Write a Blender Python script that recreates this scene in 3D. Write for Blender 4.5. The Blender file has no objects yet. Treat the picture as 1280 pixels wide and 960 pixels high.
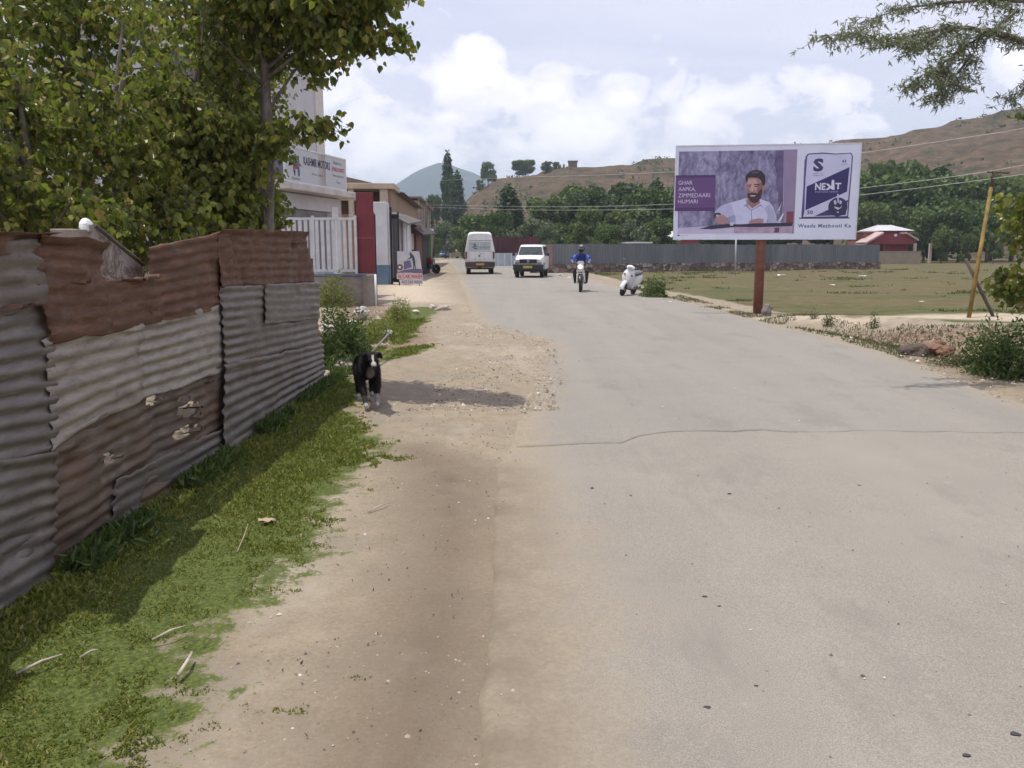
import bpy, bmesh, math, random
import numpy as np
from mathutils import Vector, Matrix
random.seed(7); RNG = np.random.default_rng(7)
PI = math.pi
scene = bpy.context.scene
COL = scene.collection

# ------------------------------------------------------------------ camera
F = 1050.0; CX = 640.0; CY = 480.0; CAMH = 1.55
TH = math.atan(168.0 / F); ST, CT = math.sin(TH), math.cos(TH)
cd = bpy.data.cameras.new('camera'); cam = bpy.data.objects.new('camera', cd); COL.objects.link(cam)
cam.location = (0, 0, CAMH); cam.rotation_euler = (PI / 2 - TH, 0, 0)
cd.sensor_width = 36; cd.lens = F / 1280 * 36; cd.clip_start = 0.05; cd.clip_end = 20000
scene.camera = cam

def P(px, py, Y):
    "the world point seen at a photo pixel, at forward distance Y"
    a = (px - CX) / F; b = (CY - py) / F
    dy = b * ST + CT; dz = b * CT - ST; t = Y / dy
    return Vector((a * t, Y, CAMH + dz * t))
def G(px, py, z=0.0):
    "the world point seen at a photo pixel, on the level z"
    a = (px - CX) / F; b = (CY - py) / F
    dy = b * ST + CT; dz = b * CT - ST; t = (z - CAMH) / dz
    return Vector((a * t, dy * t, z))
def S(px, py, X):
    "the world point seen at a photo pixel, on the plane x = X"
    a = (px - CX) / F; b = (CY - py) / F
    dy = b * ST + CT; dz = b * CT - ST; t = X / a
    return Vector((X, dy * t, CAMH + dz * t))

# ------------------------------------------------------------------ naming
def tag(o, label=None, cat=None, group=None, kind=None):
    if label: o['label'] = label
    if cat: o['category'] = cat
    if group: o['group'] = group
    if kind: o['kind'] = kind
    return o
def thing(name, label, cat, loc=(0, 0, 0), rz=0.0, group=None):
    o = bpy.data.objects.new(name, None); COL.objects.link(o)
    o.empty_display_size = 0.2
    o.location = loc; o.rotation_euler = (0, 0, rz)
    return tag(o, label, cat, group)
def link(name, me, mat=None, parent=None):
    o = bpy.data.objects.new(name, me); COL.objects.link(o)
    if mat is not None:
        for m in (mat if isinstance(mat, (list, tuple)) else [mat]): me.materials.append(m)
    if parent is not None: o.parent = parent
    return o
def copy_tree(o, parent=None):
    c = o.copy(); COL.objects.link(c); c.parent = parent
    for ch in list(KIDS(o)): copy_tree(ch, c)
    return c
def KIDS(o): return [x for x in bpy.data.objects if x.parent == o]

# ------------------------------------------------------------------ mesh builder
class MB:
    def __init__(s): s.v = []; s.f = []; s.mi = []; s.sm = []
    def add(s, vs, fs, mi=0, smooth=False):
        b = len(s.v); s.v += [tuple(v) for v in vs]
        for f in fs: s.f.append(tuple(b + i for i in f)); s.mi.append(mi); s.sm.append(smooth)
        return s
    def box(s, x0, x1, y0, y1, z0, z1, bev=0.0, mi=0, M=None):
        bm = bmesh.new(); bmesh.ops.create_cube(bm, size=1)
        for v in bm.verts: v.co = Vector(((x0 + x1) / 2 + v.co.x * (x1 - x0), (y0 + y1) / 2 + v.co.y * (y1 - y0), (z0 + z1) / 2 + v.co.z * (z1 - z0)))
        if bev > 0: bmesh.ops.bevel(bm, geom=bm.edges[:], offset=bev, segments=2, affect='EDGES', profile=0.5)
        if M is not None: bm.transform(M)
        bm.verts.index_update(); s.add([v.co for v in bm.verts], [[v.index for v in f.verts] for f in bm.faces], mi); bm.free(); return s
    def tube(s, pts, rad, n=8, mi=0, cap=True, smooth=True):
        pts = [Vector(p) for p in pts]
        if not isinstance(rad, (list, tuple)): rad = [rad] * len(pts)
        rings = []; up = None
        for i, p in enumerate(pts):
            d = (pts[min(i + 1, len(pts) - 1)] - pts[max(i - 1, 0)])
            if d.length < 1e-9: d = Vector((0, 0, 1))
            d.normalize()
            if up is None: up = Vector((0, 0, 1)) if abs(d.z) < .9 else Vector((1, 0, 0))
            a = d.cross(up)
            if a.length < 1e-4: a = d.cross(Vector((1, 0.3, 0)))
            a.normalize(); b = a.cross(d).normalized(); up = b
            rings.append([p + (a * math.cos(2 * PI * k / n) + b * math.sin(2 * PI * k / n)) * rad[i] for k in range(n)])
        return s.loft(rings, mi, cap, smooth)
    def loft(s, rings, mi=0, cap=True, smooth=True, closed=True):
        n = len(rings[0]); vs = [p for r in rings for p in r]; fs = []
        for i in range(len(rings) - 1):
            for k in range(n if closed else n - 1):
                k2 = (k + 1) % n
                fs.append((i * n + k, i * n + k2, (i + 1) * n + k2, (i + 1) * n + k))
        b = len(s.v); s.add(vs, fs, mi, smooth)
        if cap:
            s.f.append(tuple(b + k for k in reversed(range(n)))); s.mi.append(mi); s.sm.append(False)
            s.f.append(tuple(b + (len(rings) - 1) * n + k for k in range(n))); s.mi.append(mi); s.sm.append(False)
        return s
    def lathe(s, prof, c=(0, 0, 0), axis='z', n=20, mi=0, smooth=True):
        "prof: (radius, height) pairs"
        rings = []
        for r, h in prof:
            ring = []
            for k in range(n):
                a = 2 * PI * k / n; u, w = r * math.cos(a), r * math.sin(a)
                q = {'z': (u, w, h), 'x': (h, u, w), 'y': (u, h, w)}[axis]
                ring.append((q[0] + c[0], q[1] + c[1], q[2] + c[2]))
            rings.append(ring)
        return s.loft(rings, mi, True, smooth)
    def prism(s, poly, z0, z1, M=None, mi=0):
        "poly in xy, extruded z0..z1, optionally transformed"
        n = len(poly); vs = [(x, y, z0) for x, y in poly] + [(x, y, z1) for x, y in poly]
        fs = [tuple(reversed(range(n))), tuple(range(n, 2 * n))] + [(i, (i + 1) % n, n + (i + 1) % n, n + i) for i in range(n)]
        if M is not None: vs = [M @ Vector(v) for v in vs]
        return s.add(vs, fs, mi)
    def ball(s, c, r, seg=14, mi=0, noise=0.0, seed=0):
        bm = bmesh.new(); bmesh.ops.create_uvsphere(bm, u_segments=seg, v_segments=max(6, seg * 2 // 3), radius=1)
        rr = r if isinstance(r, (tuple, list)) else (r, r, r); rnd = random.Random(seed)
        for v in bm.verts:
            k = 1 + noise * rnd.uniform(-1, 1); v.co = Vector((c[0] + v.co.x * rr[0] * k, c[1] + v.co.y * rr[1] * k, c[2] + v.co.z * rr[2] * k))
        bm.verts.index_update(); s.add([v.co for v in bm.verts], [[v.index for v in f.verts] for f in bm.faces], mi, noise == 0 or noise < .05); bm.free(); return s
    def build(s, name, mat, parent=None, fix=True):
        me = bpy.data.meshes.new(name); me.from_pydata([tuple(v) for v in s.v], [], s.f)
        me.polygons.foreach_set('material_index', s.mi); me.polygons.foreach_set('use_smooth', s.sm)
        if fix:
            bm = bmesh.new(); bm.from_mesh(me); bmesh.ops.recalc_face_normals(bm, faces=bm.faces); bm.to_mesh(me); bm.free()
        me.update()
        return link(name, me, mat, parent)

def np_mesh(name, V, Fq, mat=None, parent=None, smooth=False, attrs=None):
    "V (n,3), Fq (m,k) index array"
    V = np.asarray(V, dtype=np.float32); Fq = np.asarray(Fq, dtype=np.int32); m, k = Fq.shape
    me = bpy.data.meshes.new(name); me.vertices.add(len(V)); me.vertices.foreach_set('co', V.ravel())
    me.loops.add(m * k); me.loops.foreach_set('vertex_index', Fq.ravel())
    me.polygons.add(m); me.polygons.foreach_set('loop_start', np.arange(0, m * k, k, dtype=np.int32))
    me.polygons.foreach_set('loop_total', np.full(m, k, dtype=np.int32))
    me.polygons.foreach_set('use_smooth', np.full(m, smooth, dtype=bool))
    me.update(calc_edges=True)
    for nm, arr in (attrs or {}).items():
        a = me.attributes.new(nm, 'FLOAT', 'POINT'); a.data.foreach_set('value', np.asarray(arr, dtype=np.float32).ravel())
    me.validate()
    return link(name, me, mat, parent)

def grid_faces(nr, nc):
    i = np.arange(nr - 1)[:, None] * nc + np.arange(nc - 1)[None, :]
    return np.stack([i, i + 1, i + nc + 1, i + nc], -1).reshape(-1, 4)

def leaf_cloud(name, pts, size, mat, parent=None, bias=(0, 0, -1), spread=0.8, aspect=0.8, fold=0.16, rng=RNG, flat=0.0):
    "pts (n,3) leaf bases; every leaf is a folded six-point blade"
    pts = np.asarray(pts, float); n = len(pts)
    size = np.broadcast_to(np.asarray(size, float), (n,)) * rng.uniform(.5, 1.35, n)
    d = np.asarray(bias, float).reshape(-1, 3) + rng.normal(0, spread, (n, 3)); d /= np.linalg.norm(d, axis=1)[:, None] + 1e-9
    r = rng.normal(0, 1, (n, 3)); r[:, 2] *= (1 - flat)
    w = np.cross(d, r); w /= np.linalg.norm(w, axis=1)[:, None] + 1e-9
    if flat > 0:
        w[:, 2] *= (1 - flat); w /= np.linalg.norm(w, axis=1)[:, None] + 1e-9
    nn = np.cross(d, w)
    s = size[:, None]; hw = aspect * .5 * s
    V = np.stack([pts, pts + d * .10 * s + w * hw * .7 + nn * fold * s * .5, pts + d * .42 * s + w * hw + nn * fold * s * .6, pts + d * s - nn * fold * s * .3,
                  pts + d * .42 * s - w * hw + nn * fold * s * .6, pts + d * .10 * s - w * hw * .7 + nn * fold * s * .5], 1)
    b = np.arange(n)[:, None] * 6
    Fq = np.stack([b + np.array([[0, 1, 2, 3]]), b + np.array([[0, 3, 4, 5]])], 1).reshape(-1, 4)
    return np_mesh(name, V.reshape(-1, 3), Fq, mat, parent)

# ------------------------------------------------------------------ noise in python (value noise)
_perm = RNG.integers(0, 1 << 30, 4096)
def vnoise(x, y, seed=0):
    x = np.asarray(x, float); y = np.asarray(y, float)
    xi = np.floor(x).astype(np.int64); yi = np.floor(y).astype(np.int64); fx = x - xi; fy = y - yi
    fx = fx * fx * (3 - 2 * fx); fy = fy * fy * (3 - 2 * fy)
    def h(a, b):
        k = (a * 374761393 + b * 668265263 + seed * 974711) & 0x7fffffff
        k = ((k ^ (k >> 13)) * 1274126177) & 0x7fffffff
        return ((k ^ (k >> 16)) & 0xffff) / 65535.0
    return (h(xi, yi) * (1 - fx) + h(xi + 1, yi) * fx) * (1 - fy) + (h(xi, yi + 1) * (1 - fx) + h(xi + 1, yi + 1) * fx) * fy
def fbm(x, y, o=4, seed=0):
    r = 0; a = .5; t = 0
    for k in range(o): r = r + a * vnoise(np.asarray(x) * 2 ** k, np.asarray(y) * 2 ** k, seed + k * 17); t += a; a *= .5
    return r / t
def sdist(poly, X, Y):
    "signed distance to a polygon, negative inside"
    X = np.asarray(X, float); Y = np.asarray(Y, float)
    d = np.full(X.shape, 1e18); ins = np.zeros(X.shape, bool); n = len(poly)
    for i in range(n):
        ax, ay = poly[i][0], poly[i][1]; bx, by = poly[(i + 1) % n][0], poly[(i + 1) % n][1]
        ex, ey = bx - ax, by - ay; L = ex * ex + ey * ey + 1e-12
        t = np.clip(((X - ax) * ex + (Y - ay) * ey) / L, 0, 1)
        d = np.minimum(d, (X - ax - t * ex) ** 2 + (Y - ay - t * ey) ** 2)
        c = ((ay > Y) != (by > Y)) & (X < (bx - ax) * (Y - ay) / ((by - ay) if abs(by - ay) > 1e-12 else 1e-12) + ax)
        ins ^= c
    d = np.sqrt(d); return np.where(ins, -d, d)
def zone(pix, X, Y, soft=.15):
    poly = [(lambda g: (g.x, g.y))(G(*p)) for p in pix]
    return np.clip(.5 - sdist(poly, X, Y) / soft, 0, 1)

# ------------------------------------------------------------------ materials
def c8(r, g, b):
    f = lambda v: (v / 255 / 12.92) if v <= 10 else ((v / 255 + .055) / 1.055) ** 2.4
    return (f(r), f(g), f(b), 1)
class NT:
    def __init__(s, name):
        s.m = bpy.data.materials.new(name); s.m.use_nodes = True; s.t = s.m.node_tree; s.t.nodes.clear()
        s.out = s.t.nodes.new('ShaderNodeOutputMaterial')
    def n(s, typ, **kw):
        nd = s.t.nodes.new(typ)
        for k, v in kw.items(): setattr(nd, k, v)
        return nd
    def put(s, sock, v):
        if isinstance(v, bpy.types.NodeSocket): s.t.links.new(v, sock)
        elif v is not None: sock.default_value = v
    def coord(s, kind='Object', scale=None, loc=None):
        o = s.n('ShaderNodeTexCoord').outputs[kind]
        if scale or loc:
            mp = s.n('ShaderNodeMapping'); s.put(mp.inputs[0], o)
            if scale: mp.inputs['Scale'].default_value = scale
            if loc: mp.inputs['Location'].default_value = loc
            o = mp.outputs[0]
        return o
    def noise(s, scale, detail=4, rough=.55, vec=None, dist=0):
        nd = s.n('ShaderNodeTexNoise'); s.put(nd.inputs['Vector'], vec if vec is not None else s.coord())
        nd.inputs['Scale'].default_value = scale; nd.inputs['Detail'].default_value = detail; nd.inputs['Roughness'].default_value = rough
        nd.inputs['Distortion'].default_value = dist
        return nd.outputs['Fac']
    def voro(s, scale, vec=None, feature='F1'):
        nd = s.n('ShaderNodeTexVoronoi', feature=feature); s.put(nd.inputs['Vector'], vec if vec is not None else s.coord())
        nd.inputs['Scale'].default_value = scale; return nd.outputs['Distance']
    def ramp(s, fac, stops, interp='LINEAR'):
        nd = s.n('ShaderNodeValToRGB'); s.put(nd.inputs[0], fac); e = nd.color_ramp.elements; nd.color_ramp.interpolation = interp
        while len(e) < len(stops): e.new(.5)
        for i, (p, c) in enumerate(stops):
            e[i].position = p; e[i].color = c if isinstance(c, tuple) else (c, c, c, 1)
        return nd.outputs[0]
    def mix(s, fac, a, b, mode='MIX'):
        nd = s.n('ShaderNodeMix', data_type='RGBA', blend_type=mode)
        s.put(nd.inputs[0], fac); s.put(nd.inputs[6], a); s.put(nd.inputs[7], b); return nd.outputs[2]
    def math(s, op, a, b=None, clamp=False):
        nd = s.n('ShaderNodeMath', operation=op, use_clamp=clamp); s.put(nd.inputs[0], a)
        if b is not None: s.put(nd.inputs[1], b)
        return nd.outputs[0]
    def attr(s, name): return s.n('ShaderNodeAttribute', attribute_name=name).outputs['Fac']
    def attrc(s, name): return s.n('ShaderNodeAttribute', attribute_name=name).outputs['Color']
    def bump(s, h, strength=.3, dist=.02):
        nd = s.n('ShaderNodeBump'); nd.inputs['Strength'].default_value = strength; nd.inputs['Distance'].default_value = dist
        s.put(nd.inputs['Height'], h); return nd.outputs[0]
    def bsdf(s, color, rough=.8, metal=0, normal=None, spec=.5, **kw):
        b = s.n('ShaderNodeBsdfPrincipled'); s.put(b.inputs['Base Color'], color); s.put(b.inputs['Roughness'], rough)
        s.put(b.inputs['Metallic'], metal); s.put(b.inputs['Specular IOR Level'], spec)
        if normal is not None: s.put(b.inputs['Normal'], normal)
        for k, v in kw.items(): s.put(b.inputs[k], v)
        s.t.links.new(b.outputs[0], s.out.inputs[0]); return b
MATS = {}
def simple(name, col, rough=.7, metal=0, var=.18, scale=6, bump=.0, bscale=40, spec=.5, **kw):
    "one colour broken up by soft noise"
    if name in MATS: return MATS[name]
    t = NT(name); n = t.noise(scale, 5, .6)
    dark = tuple(v * (1 - var) for v in col[:3]) + (1,); lite = tuple(min(1, v * (1 + var)) for v in col[:3]) + (1,)
    cc = t.ramp(n, [(.3, dark), (.7, lite)])
    nrm = t.bump(t.noise(bscale, 4, .6), bump, .01) if bump else None
    t.bsdf(cc, rough, metal, nrm, spec, **kw); MATS[name] = t.m; return t.m
def leaf_mat(name, stops, trans=.35, rough=.5, obj_var=0.0):
    t = NT(name); g = t.n('ShaderNodeNewGeometry')
    cc = t.ramp(g.outputs['Random Per Island'], stops)
    if obj_var:
        r = t.n('ShaderNodeObjectInfo').outputs['Random']
        cc = t.mix(t.math('MULTIPLY', r, obj_var), cc, t.ramp(r, [(0, (.04, .075, .035, 1)), (.35, (.10, .16, .04, 1)), (.6, (.055, .085, .04, 1)), (.8, (.14, .18, .05, 1)), (1, (.035, .055, .03, 1))]))
    b = t.bsdf(cc, rough, 0, None, .4)
    tr = t.n('ShaderNodeBsdfTranslucent'); t.put(tr.inputs[0], t.mix(.5, cc, (.12, .2, .02, 1)))
    ms = t.n('ShaderNodeMixShader'); ms.inputs[0].default_value = trans
    t.t.links.new(b.outputs[0], ms.inputs[1]); t.t.links.new(tr.outputs[0], ms.inputs[2]); t.t.links.new(ms.outputs[0], t.out.inputs[0])
    return t.m

# ------------------------------------------------------------------ writing as flat mesh
def text_geo(s, size=1.0, weight=0.0, spacing=1.0, align='LEFT'):
    cu = bpy.data.curves.new('writing', 'FONT'); cu.body = s; cu.size = size; cu.offset = weight; cu.space_character = spacing
    cu.align_x = align; cu.resolution_u = 2
    o = bpy.data.objects.new('writing', cu); COL.objects.link(o)
    me = bpy.data.meshes.new_from_object(o.evaluated_get(bpy.context.evaluated_depsgraph_get()))
    bpy.data.objects.remove(o); bpy.data.curves.remove(cu)
    V = [tuple(v.co) for v in me.vertices]; Fs = [tuple(p.vertices) for p in me.polygons]; bpy.data.meshes.remove(me)
    return V, Fs
def writing(mb, s, width, height, M, mi=0, weight=0.0, spacing=1.0):
    "letters fitted into width x height, lower left at M's origin, in M's xy plane"
    V, Fs = text_geo(s, 1.0, weight, spacing)
    if not V: return
    x0 = min(v[0] for v in V); x1 = max(v[0] for v in V); y0 = min(v[1] for v in V); y1 = max(v[1] for v in V)
    sx = width / (x1 - x0); sy = height / (y1 - y0)
    mb.add([M @ Vector(((v[0] - x0) * sx, (v[1] - y0) * sy, 0)) for v in V], Fs, mi)
# ------------------------------------------------------------------ light
to_sun = Vector((-.275, .05, .96)).normalized()
SUN_EL = math.asin(to_sun.z); SUN_ROT = math.atan2(to_sun.x, to_sun.y)
sl = bpy.data.lights.new('sun', 'SUN'); sl.energy = 4.7; sl.angle = math.radians(.55); sl.color = (1, .945, .85)
so = bpy.data.objects.new('sun', sl); COL.objects.link(so); so.rotation_euler = to_sun.to_track_quat('Z', 'Y').to_euler()
so.location = (-20, 5, 60)
w = bpy.data.worlds.new('World'); scene.world = w; w.use_nodes = True; wt = w.node_tree; wt.nodes.clear()
class WT(NT):
    def __init__(s): s.t = wt
W = WT()
sky = W.n('ShaderNodeTexSky', sky_type='NISHITA'); sky.sun_disc = False; sky.sun_elevation = SUN_EL; sky.sun_rotation = SUN_ROT
sky.altitude = 1600; sky.air_density = 1.0; sky.dust_density = 2.0; sky.ozone_density = 1.0
dirv = W.n('ShaderNodeTexCoord').outputs['Generated']
sep = W.n('ShaderNodeSeparateXYZ'); W.put(sep.inputs[0], dirv)
zz = W.math('MAXIMUM', sep.outputs[2], 0.0)
den = W.math('ADD', zz, .16)
cmb = W.n('ShaderNodeCombineXYZ'); W.put(cmb.inputs[0], W.math('DIVIDE', sep.outputs[0], den)); W.put(cmb.inputs[1], W.math('DIVIDE', sep.outputs[1], den)); cmb.inputs[2].default_value = 3.1
flatv = cmb.outputs[0]
high = W.noise(1.1, 6, .58, flatv, .6)                 # thin veil high up
streak = W.n('ShaderNodeMapping'); W.put(streak.inputs[0], flatv); streak.inputs['Scale'].default_value = (.35, 1.6, 1); streak.inputs['Rotation'].default_value = (0, 0, .25)
veil = W.math('ADD', W.math('MULTIPLY', high, .55), W.math('MULTIPLY', W.noise(1.5, 5, .6, streak.outputs[0], .4), .5))
veilm = W.ramp(veil, [(.30, .62), (.62, .98)])
base = W.mix(veilm, sky.outputs[0], (6.35, 6.3, 7.5, 1))
# heaped clouds near the horizon
mpw = W.n('ShaderNodeMapping'); W.put(mpw.inputs[0], dirv); mpw.inputs['Scale'].default_value = (1, 1, 1.5)
puff = W.noise(13, 12, .60, mpw.outputs[0], .35)
band = W.ramp(sep.outputs[2], [(0.0, .55), (.09, .52), (.17, .30), (.24, .05), (.32, 0.0)])
def heap(px, py, r, amt):
    v = P(px, py, 100) - Vector((0, 0, CAMH)); v.normalize()
    dd = W.n('ShaderNodeVectorMath', operation='DISTANCE'); W.put(dd.inputs[0], dirv); dd.inputs[1].default_value = v
    return W.ramp(dd.outputs['Value'], [(0, amt), (r * .55, amt * .72), (r, 0.0)], 'EASE')
acc = None
for h_ in [(602, 76, .040, .56), (690, 110, .042, .50), (648, 128, .05, .36), (782, 108, .036, .50), (575, 150, .10, .38), (480, 165, .11, .40), (735, 150, .09, .36), (860, 165, .10, .28),
           (960, 150, .07, .28), (1040, 135, .06, .26), (1275, 75, .035, .5), (300, 110, .15, .4), (1600, 90, .2, .35), (-200, 120, .2, .35)]:
    o_ = heap(*h_); acc = o_ if acc is None else W.math('MAXIMUM', acc, o_)
dens = W.math('ADD', W.math('MULTIPLY', puff, 1.15), W.math('ADD', W.math('MULTIPLY', acc, .74), W.math('MULTIPLY', band, .22)))
cm = W.ramp(dens, [(.755, 0.0), (.79, .5), (.85, 1.0)])
shade = W.noise(15, 6, .6, mpw.outputs[0], .3)
ccol = W.ramp(W.math('ADD', W.math('MULTIPLY', dens, .75), W.math('MULTIPLY', shade, .35)), [(.60, (6.2, 6.2, 7.5, 1)), (.80, (7.8, 7.6, 8.4, 1)), (.98, (10.5, 10.1, 10.4, 1))])
fin = W.mix(W.math('MULTIPLY', cm, .92), base, ccol)
bg = W.n('ShaderNodeBackground'); W.put(bg.inputs[0], fin); bg.inputs[1].default_value = .15
wo = W.n('ShaderNodeOutputWorld'); wt.links.new(bg.outputs[0], wo.inputs[0])
vs = scene.view_settings; vs.view_transform = 'Standard'; vs.look = 'None'; vs.gamma = 1; vs.use_curve_mapping = False; vs.exposure = 0.0

# ------------------------------------------------------------------ outlines of the road, in metres on the ground
L_PIX = [(560, 1400), (578, 1120), (592, 960), (596, 850), (602, 750), (606, 700), (613, 640), (622, 580), (634, 540), (655, 500), (662, 480), (668, 455), (680, 440), (678, 430), (655, 421), (625, 415), (602, 408), (592, 395), (585, 380), (578, 360), (572, 345), (566, 333), (562, 325), (560.5, 320)]
R_PIX = [(1700, 640), (1480, 575), (1280, 505), (1190, 470), (1100, 437), (1000, 413), (930, 395), (850, 375), (790, 363), (760, 356), (735, 347), (700, 338.5), (680, 334), (640, 325.5), (605, 320.5)]
Lw = [G(*p) for p in L_PIX]; Rw = [G(*p) for p in R_PIX]
Lw = [Vector((-.5, 0.0, 0))] + Lw if Lw[0].y > 0 else Lw
def edge_fn(pts):
    ys = [p.y for p in pts]; xs = [p.x for p in pts]
    for i in range(1, len(ys)):
        if ys[i] <= ys[i - 1]: ys[i] = ys[i - 1] + .05
    return lambda y: np.interp(y, ys, xs)
xl_raw = edge_fn(Lw); xr_raw = edge_fn([Vector((5.6, -4, 0)), Vector((5.4, 2, 0))] + [p for p in Rw if p.y > 3])
def xl(y):
    y = np.asarray(y, float); k = np.clip(y / 12, .25, 3)
    return xl_raw(y) + ((fbm(y * 2.3, y * 0 + 3.3, 4, 5) - .5) * .34 + (vnoise(y * 9, y * 0, 8) - .5) * .07) * np.minimum(k, 1.2)
def xr(y):
    y = np.asarray(y, float)
    return xr_raw(y) + (fbm(y * 1.7, y * 0 + 9.3, 4, 6) - .5) * .5
YFAR = 330.0
CR = [G(*p) for p in [(560, 566), (640, 560), (700, 557), (775, 556), (790, 550), (800, 545.5), (830, 541.5), (900, 539), (1000, 541), (1100, 540), (1280, 543), (1440, 545)]]
def crack(x):
    x = np.asarray(x, float)
    return np.interp(x, [p.x for p in CR], [p.y for p in CR]) + (fbm(x * 3.2, x * 0 + 1, 4, 31) - .5) * .16

# ------------------------------------------------------------------ ground
def axis(a, b, step, far, grow):
    v = list(np.arange(a, b, step)); s = step
    while v[-1] < far: s *= grow; v.append(v[-1] + s)
    return v
xsR = axis(0, 7.5, .07, 4200, 1.06); xsL = [-x for x in axis(0, 4.0, .06, 4200, 1.06)][1:][::-1]
xs = np.array(xsL + xsR); ys = np.array([-60, -30, -12, -5, -1, .4] + axis(1.2, 15, .07, 4200, 1.022))
GX, GY = np.meshgrid(xs, ys)
def ground_z(X, Y):
    X = np.asarray(X, float); Y = np.asarray(Y, float)
    z = (fbm(X * 1.3, Y * 1.3, 4, 2) - .5) * .05 + (fbm(X * .12, Y * .12, 3, 12) - .5) * .25 * np.clip((np.abs(X) - 7) / 10, 0, 1)
    near = np.clip(1 - (Y - 14) / 10, 0, 1); z += (fbm(X * 7, Y * 7, 3, 22) - .5) * .03 * near
    ins = np.minimum(X - xl_raw(Y), xr_raw(Y) - X)                 # inside the road: keep the ground under the asphalt
    z = np.where(ins > -.25, z * np.clip(-ins / .25, 0, 1) - .012 * np.clip(ins / .2 + 1, 0, 1), z)
    z = z - .012 * np.clip((ins - .02) / .1, 0, 1)
    # hollow with rubble beyond the tin fence
    dh = np.exp(-(((X + 3.6) / 1.1) ** 2) - ((Y - 15.5) / 4.2) ** 2); z -= .35 * dh
    # low earth bank at the right edge of the road
    z += .20 * zone([(985, 401), (1080, 410), (1160, 418), (1230, 428), (1330, 440), (1330, 405), (1240, 401), (1100, 402)], X, Y, 1.2)
    z -= .16 * zone([(1020, 409), (1110, 426), (1200, 448), (1300, 462), (1300, 440), (1160, 422), (1060, 409)], X, Y, .9)
    return z
GZ = ground_z(GX, GY)
grass = np.maximum.reduce([
    zone([(-700, 1400), (-300, 800), (-60, 740), (0, 735), (60, 690), (270, 540), (398, 470), (425, 466), (447, 488), (430, 505), (440, 530), (474, 548), (455, 575), (440, 592), (405, 640), (398, 675), (392, 688), (335, 742), (250, 795), (252, 850), (205, 905), (140, 960), (20, 1200), (-100, 1400)], GX, GY, .75),
    .22 * zone([(396, 690), (500, 640), (520, 590), (480, 560), (430, 600), (380, 700), (240, 900), (280, 900), (350, 800)], GX, GY, .5),
    zone([(478, 436), (538, 430), (533, 437), (500, 446), (470, 452)], GX, GY, .5),
    zone([(482, 400), (500, 384), (552, 383), (540, 394), (520, 410), (505, 428), (490, 430)], GX, GY, .6),
    zone([(380, 470), (400, 410), (490, 385), (500, 400), (480, 440), (440, 450), (425, 465)], GX, GY, .8) * .7])
field = np.clip((GX - xr_raw(GY) - .9) / .8, 0, 1) * np.clip((GY - 9) / 3, 0, 1)
field = np.maximum(field, np.clip((GX - xr_raw(GY) - .9) / .8, 0, 1) * .8)
farleft = np.clip((-GX - 9) / 3, 0, 1) * .8
field = field * (1 - .85 * zone([(1000, 403), (1100, 409), (1180, 414), (1260, 420), (1330, 440), (1330, 470), (1230, 460), (1120, 436), (1040, 415)], GX, GY, .8))
field = np.maximum(field, np.where(GY > 120, np.clip((xl_raw(GY) - GX - 1) / 4, 0, 1), farleft))
sand = np.maximum(zone([(940, 396), (1000, 400), (1060, 406), (1100, 407), (1240, 404), (1330, 406), (1340, 424), (1240, 415), (1160, 412), (1060, 409), (1000, 404), (945, 399)], GX, GY, .6),
                  zone([(560, 378), (530, 345), (545, 330), (556, 325), (470, 362), (480, 378)], GX, GY, 1.5))
DAMP_PIX = [(515, 560), (560, 575), (600, 590), (600, 650), (585, 720), (580, 850), (565, 960), (540, 1400), (300, 1400), (430, 960), (470, 850), (520, 740), (535, 660)]
damp_and_shade = np.maximum.reduce([zone(DAMP_PIX, GX, GY, .7),
                          .8 * zone([(1130, 447), (1200, 462), (1290, 490), (1500, 560), (1500, 520), (1290, 462), (1190, 450)], GX, GY, .8)])  # second zone: the willow's shade painted dark into the right shoulder
brown = np.maximum(zone([(1040, 411), (1150, 416), (1250, 424), (1290, 440), (1225, 450), (1150, 444), (1090, 428)], GX, GY, .5), zone([(395, 425), (420, 380), (480, 380), (500, 400), (480, 425), (520, 405), (540, 425), (470, 455), (440, 430)], GX, GY, .6))
t = NT('earth_and_grass')
n_fine = t.noise(55, 6, .65); n_mid = t.noise(5.5, 6, .62); n_big = t.noise(.55, 5, .6); n_huge = t.noise(.045, 5, .6)
dirt = t.ramp(n_mid, [(.25, (.200, .160, .112, 1)), (.5, (.275, .228, .166, 1)), (.75, (.35, .298, .225, 1))])
dirt = t.mix(.35, dirt, t.ramp(n_fine, [(.3, (.12, .092, .064, 1)), (.55, (.245, .20, .144, 1)), (.72, (.40, .345, .27, 1))]))
dirt = t.mix(t.ramp(t.noise(1.3, 6, .7), [(.46, 0.0), (.60, .55)]), dirt, (.215, .188, .152, 1))
dirt = t.mix(t.ramp(t.noise(.8, 5, .7, t.coord('Object', (1, .45, 1), (4, 0, 0))), [(.52, 0.0), (.64, .5)]), dirt, (.36, .32, .262, 1))
peb = t.voro(38); pebm = t.ramp(peb, [(.10, 1.0), (.16, 0.0)]); pebn = t.ramp(t.noise(3.1, 3), [(.52, 0.0), (.62, .7)])
dirt = t.mix(t.math('MULTIPLY', pebm, pebn), dirt, t.ramp(t.noise(30, 1), [(.35, (.12, .10, .085, 1)), (.65, (.48, .43, .37, 1))]))
dm = t.math('MULTIPLY', t.attr('damp_and_shade'), t.ramp(t.math('ADD', t.math('MULTIPLY', n_mid, .45), t.math('MULTIPLY', n_big, .55)), [(.34, .35), (.56, 1.0)]))
dirt = t.mix(dm, dirt, t.mix(.5, dirt, (.135, .094, .066, 1)))
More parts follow.
